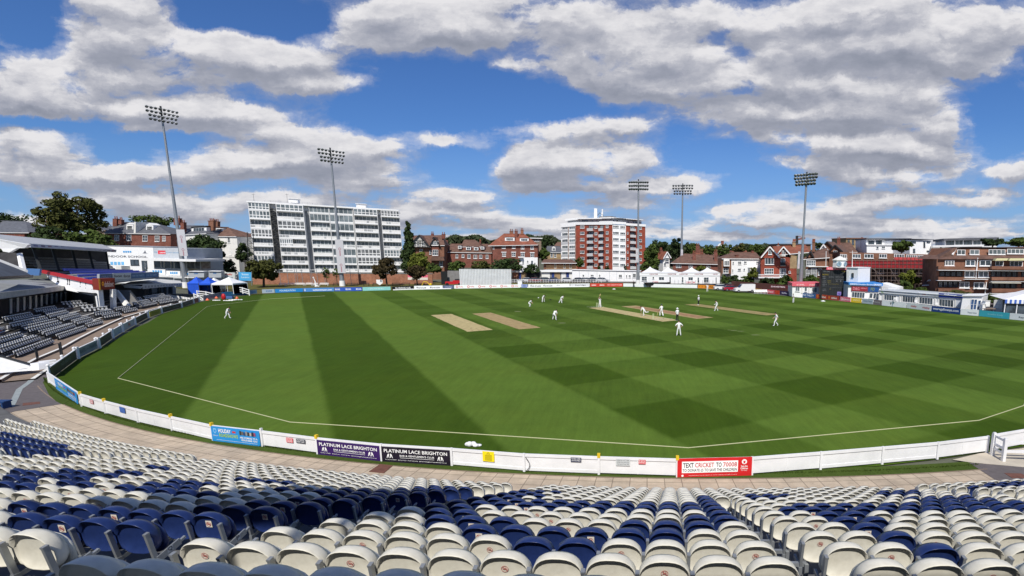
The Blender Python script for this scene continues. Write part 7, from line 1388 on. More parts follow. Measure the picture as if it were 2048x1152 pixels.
for i in range(9):
    p = P(290+i*7, 588+random.uniform(-2, 2), 116+random.uniform(-2, 2)); t = thing('terrace_table', 'dark cafe table under the awning, %s from the left' % ORD[i], 'table', (p.x, p.y, p.z), 'dark cafe tables under the awning'); b_ = MB(); b_.tube(p, p+Vector((0, 0, .06)), .45, n=8); b_.build('tabletop', dark, t); b_ = MB(); b_.tube(p-Vector((0, 0, .8)), p, .05); b_.build('leg', dark, t)
b_ = MB(); 
for i in range(9): f = i/9; a, c = P(331+f*50, 588+f*8, 114-f*1), P(331+(f+.095)*50, 588+(f+.1)*8, 114-(f+.1)*1); b_.hexa([a-Vector((0, 0, .9)), c-Vector((0, 0, .9)), c-Vector((0, -.1, .9)), a-Vector((0, -.1, .9)), a, c, c+Vector((0, .1, 0)), a+Vector((0, .1, 0))])
b_.build('panel_fence', white, label='white panel fence running down beside the last seat bank of the left stand', cat='fence')
# indoor school
B = Bld('indoor_school', 'white INDOOR SCHOOL building behind the raised stand', Z1, (960,632), (1468,645), (985,900), (1490,900), 154, 153, white, 14, 'building')
B.F.text(B.t, 'INDOOR SCHOOL', *Z1(1030, 722), *Z1(1417, 748), C('4A4E58'), .03, .02)
for x in (1182, 1203, 1224, 1245):
    B.block('logo', x, 680, x+17, 697, 0, .05, C('4C9AD0'))
B.poly('crest', [(1375,700),(1405,700),(1392,675),(1386,690)], 0, .05, C('6A6E78')); B.F.text(B.t, 'NEUBERGER', *Z1(1366, 702), *Z1(1418, 709), C('8A8E98'), .03)
for x in (1060, 1095, 1130, 1165): B.block('logo', x, 785, x+28, 815, 0, .05, C('6FB0DC'))
B.win(1253,763,1338,818,2,1,.02,gl=glass,fr=dark); B.win(1360,763,1420,868,1,2,.02,gl=glass,fr=dark); B.block('step_wall', 1195, 822, 1250, 860, 0, 2.5, cream_w); B.block('coping', 955, 628, 1472, 640, -14, .2, grey_w)
B = Bld('players_balcony', 'grey building with sponsor panel, white canopy and dark glazing right of the Indoor School', Z1, (1468,648), (1790,655), (1485,930), (1806,940), 152, 151, grey_w, 12, 'building')
B.F.text(B.t, 'THE', *Z1(1478, 686), *Z1(1508, 700), C('6A96B8'), .02); B.block('logo', 1516, 676, 1590, 712, 0, .04, C('CC3E48')); B.F.text(B.t, 'central', *Z1(1535, 688), *Z1(1586, 703), white, .06, .01); B.F.text(B.t, 'COUNTY GROUND', *Z1(1594, 690), *Z1(1722, 705), C('6A96B8'), .02)
B.poly('canopy', [(1470,748),(1985,760),(1985,782),(1470,772)], -6, 3.5, white); B.block('dark_glazing', 1478, 768, 1780, 850, .0, .05, glass)
for x in (1545, 1575, 1640, 1670, 1735): B.block('mullion', x, 768, x+9, 850, .05, .15, cream_w)
B.block('glazing_right', 1790, 778, 1935, 852, -3, .0, glass2)
for x in (1790, 1870, 1925): B.block('mullion', x, 778, x+6, 880, .0, .12, white)
for x0, x1, y0, y1 in ((1488,1660,852,905),(1665,1800,868,915),(1805,1985,878,920)):
    q_ = B.block('parapet_panel', x0, y0, x1, y1, 2.0, 2.2, white if x0 < 1800 else grey_w)
    for k in range(4 if x0 < 1800 else 1): xx = x0+(x1-x0)*(.28+k*.14); B.block('logo', xx, y0+12, xx+(x1-x0)*.11, y1-14, 2.2, 2.24, C('4C98CC'), q_)
for x0, x1, y0, y1 in ((1500,1720,905,925),(1600,1960,918,936)): B.block('white_ledge', x0, y0, x1, y1, 2.2, 3.2, white)
B.block('handrail', 1480, 758, 1485, 850, 2.6, 2.8, white)
ZA = Z(340, 540, 11.38)
for x0, x1, y0, y1, lab in ((420,775,35,120,'left grey parapet panel with blue figures above the blue gazebos'),(880,1165,30,120,'grey panel with blue figures right of the gazebos')):
    f_ = Fac(ZA(x0,y0),ZA(x1,y0+5),ZA(x0,y1),ZA(x1,y1),134,135); t = thing('panel_board', lab, 'board', tuple(f_.P(.5, 0))); b_ = MB(); f_.slab(b_, 0, 1, -.6, 1, -3, 0); b_.build('panel', grey_w, t); f_.text(t, '3250', *ZA(x0+(x1-x0)*.35, y0+22), *ZA(x0+(x1-x0)*.62, y0+60), C('2C6CA8'), .02, .04)
    b_ = MB(); f_.slab(b_, 0, 1, 1, 1.12, -3, .3); b_.build('cap', white, t)
# gazebos
def gazebo(label, x0, x1, ya, ye, yb_, y, m_, walls, grp):
    a, c = P(x0, ye, y), P(x1, ye, y); ze = (a.z+c.z)/2; za = P((x0+x1)/2, ya, y+1.5).z; zb = P((x0+x1)/2, yb_, y).z; w = c.x-a.x; t = thing('gazebo', label, 'gazebo', (a.x, y, zb), grp); b_ = MB()
    q = [(a.x, y, ze), (c.x, y, ze), (c.x, y+w, ze), (a.x, y+w, ze)]; ap_ = ((a.x+c.x)/2, y+w/2, za+.3); md = [tuple(Vector(p).lerp(Vector(ap_), .5)-Vector((0, 0, .12))) for p in q]; lo_ = [(p[0], p[1], ze-.35) for p in q]
    b_.add(q+md+[ap_]+lo_, [(i, (i+1) % 4, 4+(i+1) % 4, 4+i) for i in range(4)]+[(4+i, 4+(i+1) % 4, 8) for i in range(4)]+[(9+i, 9+(i+1) % 4, (i+1) % 4, i) for i in range(4)]); b_.build('canopy', m_, t)
    for p in q: b_ = MB(); b_.bar((p[0], p[1], zb), (p[0], p[1], ze), .09); b_.build('leg', steel if m_ is not pvc else white, t)
    if walls:
        for k in walls:
            p, r_ = q[k], q[(k+1) % 4]; b_ = MB(); b_.hexa([(p[0], p[1], zb), (r_[0], r_[1], zb), (r_[0], r_[1]+.04, zb), (p[0], p[1]+.04, zb), (p[0], p[1], ze-.3), (r_[0], r_[1], ze-.3), (r_[0], r_[1]+.04, ze-.3), (p[0], p[1]+.04, ze-.3)]); b_.build('side_sheet', m_, t)
gazebo('blue pop-up gazebo with side sheets just right of the tallest floodlight mast', 374, 397, 556, 566, 588, 121, blue_t, (3, 2, 0), 'blue gazebos'); gazebo('blue pop-up gazebo, open at the front, next to the white ones', 397, 421, 556.5, 567, 588, 121, blue_t, (1, 2), 'blue gazebos')
gazebo('white pop-up gazebo nearest the blue ones, smaller and farther back', 408, 432, 558, 566, 584, 127, pvc, (2,), 'white gazebos'); gazebo('white pop-up gazebo with open front left of the fence rail', 423, 465, 557, 567, 588, 120, pvc, (1,), 'white gazebos')
random.seed(9)
for i in range(10):
    p = P(384+i*7.5, 587+random.uniform(-1, 1), 123+random.uniform(0, 2)); b_ = MB(); b_.box(p.x-.3, p.x+.3, p.y, p.y+.6, p.z, p.z+.5); b_.box(p.x-.3, p.x+.3, p.y+.5, p.y+.6, p.z+.5, p.z+1.0); b_.build('folding_chair', black_t, label='dark folding chair under the gazebos, %s from the left' % ORD[i], cat='chair', group='dark folding chairs under the gazebos')
for nm, lab, L_, y in (('rail_fence', 'white double rail fence sloping down beside the blue gazebos', [(394,582),(412,584),(429,588)], 118), ('rail_fence', 'white panelled rail fence right of the white gazebo', [(468,573),(485,576),(498,580)], 122), ('rail_fence', 'short white rail fence between the last left board and the grey board', [(388,588),(398,592),(406,598)], 110)):
    t = thing(nm, lab, 'fence', tuple(P(*L_[0], y)))
    for k, (p, q_) in enumerate(zip(L_, L_[1:])):
        a, c = P(*p, y), P(*q_, y)
        for dz in (0, -.5, -.9): b_ = MB(); b_.bar(a+Vector((0, 0, dz)), c+Vector((0, 0, dz)), .08, .16); b_.build('rail', white, t)
    for p in L_: a = P(*p, y); b_ = MB(); b_.bar(a+Vector((0, 0, .15)), a-Vector((0, 0, 1.3)), .18); b_.build('post', white, t)
# training kit on the grass
b_ = MB(); a = G(448, 600.5); b_.ball((a.x, a.y, .68), .68, n=12, k=8, sc=(.62, .5, 1)); b_.build('red_bag', redp, smooth=True, label='upright round red kit bag on the grass by the blue board', cat='bag')
b_ = MB(); a = G(456, 597.5); b_.box(a.x-.9, a.x+.9, a.y, a.y+.6, 0, .45); b_.box(a.x-.8, a.x+.8, a.y+.1, a.y+.5, .45, .55); b_.build('kit_box', C('4A6A9C'), label='blue kit box on the grass right of the red bag', cat='box')
for px, py, l_ in ((434, 601.5, 1.4), (458, 602, 1.9), (465, 601, 1.2), (476, 600.3, 2.2)):
    a = G(px, py); b_ = MB(); n = 5
    for k in range(n): b_.ball((a.x-l_/2+l_*k/n, a.y+.1*math.sin(k*2), .08), .22, n=6, k=4, sc=(1.2, .8, .5))
    b_.build('white_bag', kit, label='white kit lying on the grass, %s from the left near the red bag' % {434: 'first', 458: 'second', 465: 'third', 476: 'last'}[px], cat='kit', group='white kit on the grass')
for px, py in ((433, 596.5), (415, 600.5), (474, 597)): a = G(px, py); b_ = MB(); b_.tube((a.x, a.y, 0), (a.x, a.y, .4), .35, .08, 8); b_.build('training_cone', C('E0633A'), label={433: 'orange training cone directly left of the red bag', 415: 'orange training cone beside the grey board, leftmost', 474: 'orange training cone right of the blue kit box'}[px], cat='cone', group='orange cones')
for px, py, w_ in ((1228, 578.5, .45), (1646, 602.5, .45), (1101, 600, .24), (1077, 596, .15)):
    a = G(px, py); b_ = MB(); b_.tube((a.x, a.y, 0), (a.x, a.y, .10), w_, w_*.9, 10); b_.ball((a.x, a.y, .12), w_*.5, n=8, k=4, sc=(1, 1, .4)); b_.build('marker_disc', kit if px != 1101 else black_t, label=('white flat marker on the grass below the plain white boards', 'white flat marker on the grass below the yellow board', 'small dark helmet on the grass between the slip fielders', 'small white object on the grass left of the wicketkeeper')[(1228, 1646, 1101, 1077).index(px)], cat='marker')
# ================================================================ trees and hedges
def leaf_mat(name, c, c2):
    m = mat(name, c, .75, .45, .5, det=6, col2=c2, spec=.12); b = m.node_tree.nodes['Principled BSDF']
    try: b.inputs['Subsurface Weight'].default_value = 0
    except Exception: pass
    return m
LEAF = {'green': leaf_mat('leaf_green', (.040, .066, .015), (.088, .128, .028)), 'dark': leaf_mat('leaf_dark', (.021, .038, .014), (.050, .078, .024)), 'olive': leaf_mat('leaf_olive', (.042, .050, .013), (.095, .10, .026)),
 'bright': leaf_mat('leaf_bright', (.075, .10, .014), (.16, .18, .03)), 'red': leaf_mat('leaf_bronze', (.034, .029, .014), (.070, .052, .022)), 'far': leaf_mat('leaf_far', (.040, .058, .030), (.075, .095, .045))}
def tree(label, x0, x1, yt, yb, y, kind='green', form='round', n=1500, cat='tree', name=None, zbase=None, leaf=.42, group=None):
    rs = np.random.RandomState(int(x0*7+yt*13) % 100000); a, c = P(x0, (yt+yb)/2, y), P(x1, (yt+yb)/2, y); cx_, w = (a.x+c.x)/2, (c.x-a.x)/2; ztop = P((x0+x1)/2, yt, y).z; zb = P((x0+x1)/2, yb, y).z
    h = ztop-zb; bush = form == 'bush'; zc0 = zb+(0 if bush else h*(.10 if form == 'cone' else .28)); ch = ztop-zc0; zg = zb if zbase is None else zbase
    t = thing(name or {'bush': 'bush', 'cone': 'conifer'}.get(form, 'tree'), label, cat, (cx_, y, zg), group)
    b_ = MB(); r0 = max(.12, w*.07)
    lean = rs.uniform(-.08, .08)*w; top_z = zc0+ch*(.85 if form == 'cone' else .55); b_.tube((cx_, y, zg-.2), (cx_+lean, y, zc0+ch*.15), r0, r0*.75, 8); b_.tube((cx_+lean, y, zc0+ch*.15), (cx_+lean*1.5, y, top_z), r0*.75, r0*.3, 8)
    nb = 0 if bush and w < 3 else 7
    for i in range(nb):
        an = rs.uniform(0, 6.28); f = rs.uniform(.1, .5); z_ = zc0+ch*(.1+f*.4); L_ = w*rs.uniform(.5, .85) if form != 'cone' else w*.4; b_.tube((cx_+lean, y, z_), (cx_+math.cos(an)*L_, y+math.sin(an)*L_, min(ztop-ch*.12, z_+L_*.7)), r0*.4, r0*.1, 6)
    b_.build('trunk', bark, t)
    # leaf clumps spread through the crown
    nc = int(22+min(40, w*3)) if form != 'cone' else 90; C_ = []
    while len(C_) < nc:
        q = rs.uniform(-1, 1, 3)
        if form == 'cone':
            v = rs.uniform(0, 1); v = v**1.25; rr = (1-v)**.65*rs.uniform(.35, 1); an = rs.uniform(0, 6.28); C_.append((math.cos(an)*rr*.80, math.sin(an)*rr*.80, v*1.84-.95, .14+.18*(1-v)))
        else:
            d = np.linalg.norm(q)
            if d > 1 or d < .25: continue
            k = .82+.3*rs.rand()
            if form == 'open' and rs.rand() < .35: k *= .75
            C_.append((q[0]*k*.8, q[1]*k*.8, q[2]*.82 if not bush else abs(q[2])*1.5-.7, rs.uniform(.13, .25) if form == 'open' else rs.uniform(.17, .33)))
    C_ = np.array(C_); per = n//nc; N_ = per*nc; idx = np.repeat(np.arange(nc), per); dv = rs.normal(size=(N_, 3)); dv /= np.linalg.norm(dv, axis=1)[:, None]; rad = rs.uniform(.45, 1.05, N_)**.6
    pos = C_[idx, :3]*np.array([w, w, ch/2]) + dv*rad[:, None]*C_[idx, 3][:, None]*np.array([w, w, min(ch/2, w*1.15)])
    pos += np.array([cx_, y, zc0+ch/2]); 
    ok = pos[:, 2] > zg+.1; pos = pos[ok]; dv = dv[ok]; N_ = len(pos)
    s_ = leaf*rs.uniform(.6, 1.35, N_)*(1 if w > 2.5 else .7); nrm = dv*.8+rs.normal(size=(N_, 3))*.5+np.array([0, 0, .25]); nrm /= np.linalg.norm(nrm, axis=1)[:, None]
    u = np.cross(nrm, rs.normal(size=(N_, 3))); u /= np.linalg.norm(u, axis=1)[:, None]; v = np.cross(nrm, u)
    V = np.empty((N_, 4, 3)); V[:, 0] = pos-u*s_[:, None]; V[:, 1] = pos-v*s_[:, None]*.7; V[:, 2] = pos+u*s_[:, None]; V[:, 3] = pos+v*s_[:, None]*.7
    V = V.reshape(-1, 3)-np.array([cx_, y, zg]); me = bpy.data.meshes.new('crown'); me.from_pydata(V.tolist(), [], np.arange(N_*4).reshape(-1, 4).tolist()); me.materials.append(LEAF[kind]); me.update()
    o = bpy.data.objects.new('crown', me); S.collection.objects.link(o); o.parent = t
    return t
TREES = [
 ('dark narrow tree in the gap between the white house and the white flats',472,504,482,552,178,'dark','round',1500),('dark tree beneath the conifer beside the white flats',800,832,490,548,187,'dark','round',1500),
 ('tallest spreading tree at the left with gaps in its crown',76,212,380,508,168,'olive','open',7000),('dark tree behind the slate roof at the left edge',-20,80,424,500,190,'dark','round',2500),('dark bushy mass at the foot of the tall left tree',50,150,452,505,160,'dark','bush',3500),('bushy green mass between the tall tree and the brick house',128,222,456,502,162,'green','bush',3500),
 ('distant treetop behind the chimneys of the brick house',268,346,428,470,200,'green','round',2000),('dark round tree right of the tallest floodlight mast',368,447,464,555,168,'dark','round',4500),('small dark shrub at the foot of the white rendered house',437,474,515,552,174,'dark','bush',900),
 ('low round olive tree standing alone left of the white flats',489,559,517,580,150,'olive','round',3800),('thin sparse sapling in front of the brick wall left of centre',640,664,530,570,160,'green','open',260),('second thin sapling just left of the floodlight mast',664,682,532,570,160,'green','open',220),
 ('dark bronze tree in front of the brick wall',744,801,514,576,157,'red','round',2400),('small bronze-leaved tree by the pink banner',812,856,528,575,157,'red','round',1300),('tall pointed dark conifer beside the white flats',799,838,438,548,186,'dark','cone',4200),
 ('bright yellow-green bush in front of the tudor house',816,864,500,545,176,'bright','bush',2200),('green bush right of the bright one',850,884,522,546,174,'green','bush',1000),('bush below the brick terrace, left one',890,938,518,546,174,'green','bush',1500),('bush below the brick terrace, right one',935,988,519,546,176,'olive','bush',1500),
 ('dark bush left of the small white house',978,1050,510,546,175,'dark','bush',2400),('dark shrub below the small white house',1046,1082,527,546,174,'dark','bush',900),('tree between the large brick house and the pale yellow one',1074,1101,497,534,208,'green','round',1200),('dark tree behind the flat-roofed house',1078,1104,472,505,240,'dark','round',900),
 ('rounded tree in front of the corner of the tower',1144,1171,514,548,190,'green','round',900),('shrub at the foot of the tower, left of its middle',1193,1203,530,545,196,'green','bush',250),('shrub at the foot of the tower, right of its middle',1208,1220,528,545,196,'dark','bush',250),('shrub near the right foot of the tower',1245,1256,529,545,196,'green','bush',250),
 ('large leafy tree beside the right side of the tower',1284,1332,486,552,185,'green','round',3200),('low bush in front of the leafy tree by the tower',1278,1325,512,550,178,'green','bush',1600),('dark treetop behind the leafy tree by the tower',1300,1340,476,525,205,'dark','round',1600),('dark upright tree behind the thin floodlight mast, left side',1336,1366,472,530,200,'dark','round',2000),('dark green tree just right of the thin floodlight mast',1364,1394,481,530,203,'green','round',1500),
 ('green treetop above the long brown roof',1400,1438,489,520,214,'green','round',1300),('round green tree left of the white rendered modern house',1432,1466,484,530,205,'green','round',1600),('olive treetop behind the white modern house',1462,1492,485,520,205,'olive','round',1100),('green tree behind the roof end of the white modern house',1488,1530,486,525,200,'green','round',1600),
 ('bush below the white marquee peak at its right end',1440,1462,545,568,146,'green','bush',700),('yellow-green bush above the long brown roof end',1385,1425,530,548,168,'bright','bush',900),('leafy bush in front of the white annexe',1494,1520,533,556,143,'bright','bush',1100),('dark hedge clump left of the white annexe',1455,1480,548,565,146,'dark','bush',700),('dark hedge clump in front of the white annexe',1476,1512,552,568,144,'green','bush',900),
 ('hedge below the twin gabled house, left part',1515,1552,553,576,135,'dark','bush',1300),('hedge below the twin gabled house, right part',1550,1592,551,574,134,'green','bush',1300),('hedge behind the right part of the hut',1600,1645,550,566,130,'green','bush',1100),('treetop between chimneys behind the balcony house',1622,1650,484,505,175,'dark','round',600),
 ('tree in front of the white modern block above the scaffolding',1781,1826,481,512,136,'green','round',1800),('large round yellow-green bush before the scaffolding',1797,1842,539,584,115,'bright','round',3000),('lower bush left of the round yellow-green one',1787,1830,558,586,111,'green','bush',1800),('small clipped bush above the cabin roof',1828,1860,573,587,108,'green','bush',900),
 ('dark tree between the scaffolding and the brown brick flats',1862,1892,494,536,126,'dark','open',1300),('dark tree above the roof of the brown brick flats',1962,2010,476,498,124,'dark','round',1600),('yellow-green tree above the roof at the top right corner of the flats',2008,2090,475,500,126,'green','round',2000),('hedge in front of the left part of the brown brick flats',1870,1952,581,594,101,'olive','bush',1500),('dark hedge before the kiosk below the brown brick flats',1962,2040,590,606,96,'green','bush',1500)]
for l, x0, x1, yt, yb, y, k, f, n in TREES: tree(l, x0, x1, yt, yb, y, k, f, n, leaf=.30 if y < 130 else .36 if n < 2500 else .42, cat='tree' if f != 'bush' else 'bush')
# wooded rise far behind the roofs
rs = np.random.RandomState(11); V = []; FF = []
def wood(x0, x1, top, y, n):
    for i in range(n):
        px = x0+(x1-x0)*rs.rand(); y_ = y+rs.uniform(-18, 18); tp = top+5*math.sin(px*.045+top)+3*math.sin(px*.13); py = tp+rs.rand()**1.6*28; c = np.array(P(px, py, y_)); nr = rs.normal(size=3); nr[1] -= 1.2; nr /= np.linalg.norm(nr); u = np.cross(nr, rs.normal(size=3)); u /= np.linalg.norm(u); v = np.cross(nr, u); s_ = rs.uniform(.7, 1.7)
        k = len(V); V.extend([(c-u*s_).tolist(), (c-v*s_*.8).tolist(), (c+u*s_).tolist(), (c+v*s_*.8).tolist()]); FF.append((k, k+1, k+2, k+3))
wood(855, 1130, 478, 320, 9000); wood(1290, 1560, 496, 300, 6000); wood(-80, 500, 492, 330, 6000); wood(1540, 2060, 500, 320, 5000)
b_ = MB(); b_.v, b_.f, b_.m = V, FF, [0]*len(FF); b_.build('woodland', LEAF['far'], kind='stuff', label='far wooded rise behind the houses', cat='woodland')
b_ = MB(); n = 40
for i in range(n):
    px0, px1 = -300+2700*i/n, -300+2700*(i+1)/n; h0, h1 = 7+2*math.sin(i*.7), 7+2*math.sin((i+1)*.7); d0, d1 = ray(px0, 505), ray(px1, 505); A = [Vector((d0.x/d0.y*q, q, z)) for q, z in ((250, -.1), (330, h0), (460, h0+2), (800, -.5))]; B_ = [Vector((d1.x/d1.y*q, q, z)) for q, z in ((250, -.1), (330, h1), (460, h1+2), (800, -.5))]
    for k in range(3): b_.quad(A[k], B_[k], B_[k+1], A[k+1])
b_.build('hill', town_m, kind='structure')
# far rooftops on the rise
random.seed(21)
for i, (px, py, w_, y, m_) in enumerate(((880,486,16,260,slate),(1000,486,14,262,tile_b),(1120,484,14,264,tile_b),(1425,498,20,255,tile_b),(1480,492,14,260,tile_r),(1395,505,16,250,tile_r),(1558,494,14,250,tile_b),(1445,487,10,270,cream_w))):
    a, c = P(px-w_, py, y), P(px+w_, py, y); t = thing('distant_house', 'far small house roof among the trees, %s one counting from the left' % ORD[sorted([880,1000,1120,1425,1480,1395,1558,1445]).index(px)], 'house', (a.x, y, a.z-8)); b_ = MB(); b_.box(a.x, c.x, y, y+8, a.z-10, a.z-3); b_.build('wall', random.choice((red_br, tan_c, cream_w)), t); b_ = MB(); b_.add([(a.x-.5, y-.5, a.z-3), (c.x+.5, y-.5, a.z-3), (c.x+.5, y+8.5, a.z-3), (a.x-.5, y+8.5, a.z-3), (a.x+1.5, y+4, a.z), (c.x-1.5, y+4, a.z)], [(0, 1, 5, 4), (2, 3, 4, 5), (0, 4, 3), (1, 2, 5)]); b_.build('roof', m_, t); b_ = MB(); b_.box(c.x-2.5, c.x-1.2, y+3.5, y+4.5, a.z-1, a.z+1.4); b_.build('chimney', red_br, t)
# ================================================================ people
padm = mat('batting_pads', (.70, .70, .68), .7, .05, 8); wood_m = mat('willow_bat', (.55, .42, .20), .5, .1, 6)
def person(label, px, py, hgt, face, pose, outfit='kit', group=None, extra=None):
    """pose: dict of joint positions in a body frame (x right, y forward, z up, for a 1.8 m figure)"""
    base = G(px, py); k = hgt/1.8; t_ = dict(STAND); t_.update(pose)
    names = ['pelvis','waist','chest','neck','head','top','hipL','kneeL','ankL','toeL','hipR','kneeR','ankR','toeR','shL','elL','wrL','haL','shR','elR','wrR','haR']
    rad = dict(pelvis=.150, waist=.138, chest=.165, neck=.058, head=.095, top=.075, hipL=.105, kneeL=.078, ankL=.060, toeL=.042, hipR=.105, kneeR=.078, ankR=.060, toeR=.042, shL=.078, elL=.055, wrL=.038, haL=.036, shR=.078, elR=.055, wrR=.038, haR=.036)
    if outfit != 'kit': rad.update(waist=.165, chest=.18, pelvis=.17)
    ed = [(0,1),(1,2),(2,3),(3,4),(4,5),(0,6),(6,7),(7,8),(8,9),(0,10),(10,11),(11,12),(12,13),(2,14),(14,15),(15,16),(16,17),(2,18),(18,19),(19,20),(20,21)]
    vs = [Vector(t_[n])*k for n in names]; me = bpy.data.meshes.new('body'); me.from_pydata(vs, ed, []); o = bpy.data.objects.new('body', me); S.collection.objects.link(o)
    md = o.modifiers.new('s', 'SKIN'); md.use_smooth_shade = True
    for i, n in enumerate(names): me.skin_vertices[0].data[i].radius = (rad[n]*k*(1.15 if n in ('pelvis', 'chest') else 1), rad[n]*k*(.8 if n in ('pelvis', 'waist', 'chest') else 1)); me.skin_vertices[0].data[i].use_root = (i == 0)
    o.modifiers.new('u', 'SUBSURF').levels = 1
    dg = bpy.context.evaluated_depsgraph_get(); ev = o.evaluated_get(dg); m2 = bpy.data.meshes.new_from_object(ev); bpy.data.objects.remove(o); bpy.data.meshes.remove(me)
    V = [v.co.copy() for v in m2.vertices]; FC = [tuple(p.vertices) for p in m2.polygons]; bpy.data.meshes.remove(m2); N0 = len(FC)
    # fingers: four and a thumb on each hand
    for s_, w_, h_ in ((-1, 'wrL', 'haL'), (1, 'wrR', 'haR')):
        W_, Hn = Vector(t_[w_])*k, Vector(t_[h_])*k; d = (Hn-W_).normalized(); sd = d.cross(Vector((0, 1, 0)));  sd = sd.normalized() if sd.length > .1 else Vector((1, 0, 0)); up_ = sd.cross(d)
        for j in range(5):
            L_ = (.075, .085, .078, .06, .05)[j]*k; st = Hn+sd*(-.027+.018*j)*k if j < 4 else Hn-sd*.035*k-d*.03*k; d1 = (d+up_*.25).normalized() if j < 4 else (d-sd*.8).normalized(); d2 = (d+up_*.9).normalized() if j < 4 else d
            mb = MB(); mb.tube(st, st+d1*L_*.55, .0095*k, .0085*k, 5); mb.tube(st+d1*L_*.55, st+d1*L_*.55+d2*L_*.45, .0085*k, .006*k, 5); n0 = len(V); V += [Vector(v) for v in mb.v]; FC += [tuple(i+n0 for i in f) for f in mb.f]
    # face: nose, brow, ears
    hd, tp = Vector(t_['head'])*k, Vector(t_['top'])*k; hu = (tp-hd).normalized(); fw = Vector(t_.get('look', (0, 1, 0))).normalized(); rt = fw.cross(hu).normalized(); mb = MB()
    mb.hexa([hd+fw*.085*k+rt*a+hu*b for a, b in ((-.012*k, -.03*k), (.012*k, -.03*k), (.006*k, .01*k), (-.006*k, .01*k))]+[hd+fw*(.108 if b < 0 else .09)*k+rt*a+hu*b for a, b in ((-.009*k, -.025*k), (.009*k, -.025*k), (.004*k, .01*k), (-.004*k, .01*k))])
    for s_ in (-1, 1): c = hd+rt*.09*k*s_; mb.ball(tuple(c), .024*k, n=6, k=4, sc=(.5, 1, 1.3))
    n0 = len(V); V += [Vector(v) for v in mb.v]; FC += [tuple(i+n0 for i in f) for f in mb.f]
    seg = [('pelvis','waist',0),('waist','chest',0),('chest','neck',0),('neck','head',1),('head','top',1),('pelvis','hipL',0),('hipL','kneeL',2),('kneeL','ankL',2),('ankL','toeL',3),('pelvis','hipR',0),('hipR','kneeR',2),('kneeR','ankR',2),('ankR','toeR',3),('chest','shL',0),('shL','elL',0),('elL','wrL',4),('wrL','haL',1),('chest','shR',0),('shR','elR',0),('elR','wrR',4),('wrR','haR',1)]
    S_ = [(Vector(t_[a])*k, Vector(t_[b])*k, m) for a, b, m in seg]; mats = [kit, skin, kit if outfit == 'kit' else black_t, kit, skin if outfit in ('kit',) and not (label.find('umpire') >= 0) else kit]
    if outfit == 'dark': mats = [black_t, skin, black_t, black_t, black_t]
    mi = []
    for fi, f in enumerate(FC):
        c = sum((V[i] for i in f), Vector())/len(f)
        if fi >= N0: mi.append(1); continue
        best = None
        for a, b, m in S_:
            ab = b-a; u = max(0, min(1, (c-a).dot(ab)/ab.dot(ab))); dd = (c-(a+ab*u)).length
            if best is None or dd < best[0]: best = (dd, m)
        mi.append(best[1])
    t = thing('person', label, 'person', tuple(base), group); me = bpy.data.meshes.new('body'); me.from_pydata(V, [], FC)
    for m in mats: me.materials.append(m)
    me.polygons.foreach_set('material_index', mi); me.polygons.foreach_set('use_smooth', [i < N0 for i in range(len(FC))]); me.update(); b = bpy.data.objects.new('body', me); S.collection.objects.link(b); b.parent = t
    mb = MB(); hc = (hd+tp)/2+hu*.035*k-fw*.015*k
    for s2 in (1,): mb.ball((0, 0, 0), .112*k, n=10, k=7)
    q_ = Vector((0, 0, 1)).rotation_difference(hu); mb.v = [tuple(q_ @ Vector((v[0], v[1], max(v[2], -.045*k)))+hc) for v in mb.v]
    if outfit in ('kit', 'dark') and not (extra and 'helmet' in extra) and not (extra and 'hat' in extra): mb.build('hair', hairm, None).parent = t
    else:
        m_ = kit if extra and 'hat' in extra else C('1C2A48'); h_ = mb.build('hat' if m_ is kit else 'helmet', m_, None); h_.parent = t
        if m_ is kit: mb = MB(); mb.tube(hc-hu*.03*k, hc-hu*.015*k, .19*k, .15*k, 14); b2 = mb.build('brim', kit); b2.parent = h_
    t.rotation_euler = (0, 0, face)
    if extra and 'pads' in extra:
        for s_ in ('L', 'R'):
            a, c = Vector(t_['knee'+s_])*k, Vector(t_['ank'+s_])*k; mb = MB(); mb.tube(a+Vector((0, .03, .16))*k, c+Vector((0, .03, 0))*k, .105*k, .085*k, 10); mb.build('pad', padm).parent = t
    if extra and 'bat' in extra:
        bt = extra['bat']; a, c = Vector(bt[0])*k, Vector(bt[1])*k; o_ = thing('cricket_bat', 'wooden cricket bat held by the batter '+bt[2], 'bat', tuple(base)); o_.rotation_euler = (0, 0, face); mb = MB(); md_ = a.lerp(c, .36); mb.bar(md_, c, .108*k, .045*k); x_ = mb.build('blade', wood_m); x_.parent = o_; mb = MB(); mb.tube(a, md_, .018*k, n=8); x_ = mb.build('handle', dark); x_.parent = o_
    return t
STAND = dict(pelvis=(0, 0, .96), waist=(0, .0, 1.12), chest=(0, .01, 1.34), neck=(0, .02, 1.52), head=(0, .04, 1.64), top=(0, .03, 1.74), hipL=(-.10, 0, .90), kneeL=(-.12, .03, .50), ankL=(-.14, -.02, .09), toeL=(-.16, .15, .04), hipR=(.10, 0, .90), kneeR=(.12, .03, .50), ankR=(.14, -.02, .09), toeR=(.16, .15, .04),
 shL=(-.19, 0, 1.42), elL=(-.27, -.03, 1.14), wrL=(-.26, .10, .90), haL=(-.25, .14, .82), shR=(.19, 0, 1.42), elR=(.27, -.03, 1.14), wrR=(.26, .10, .90), haR=(.25, .14, .82))
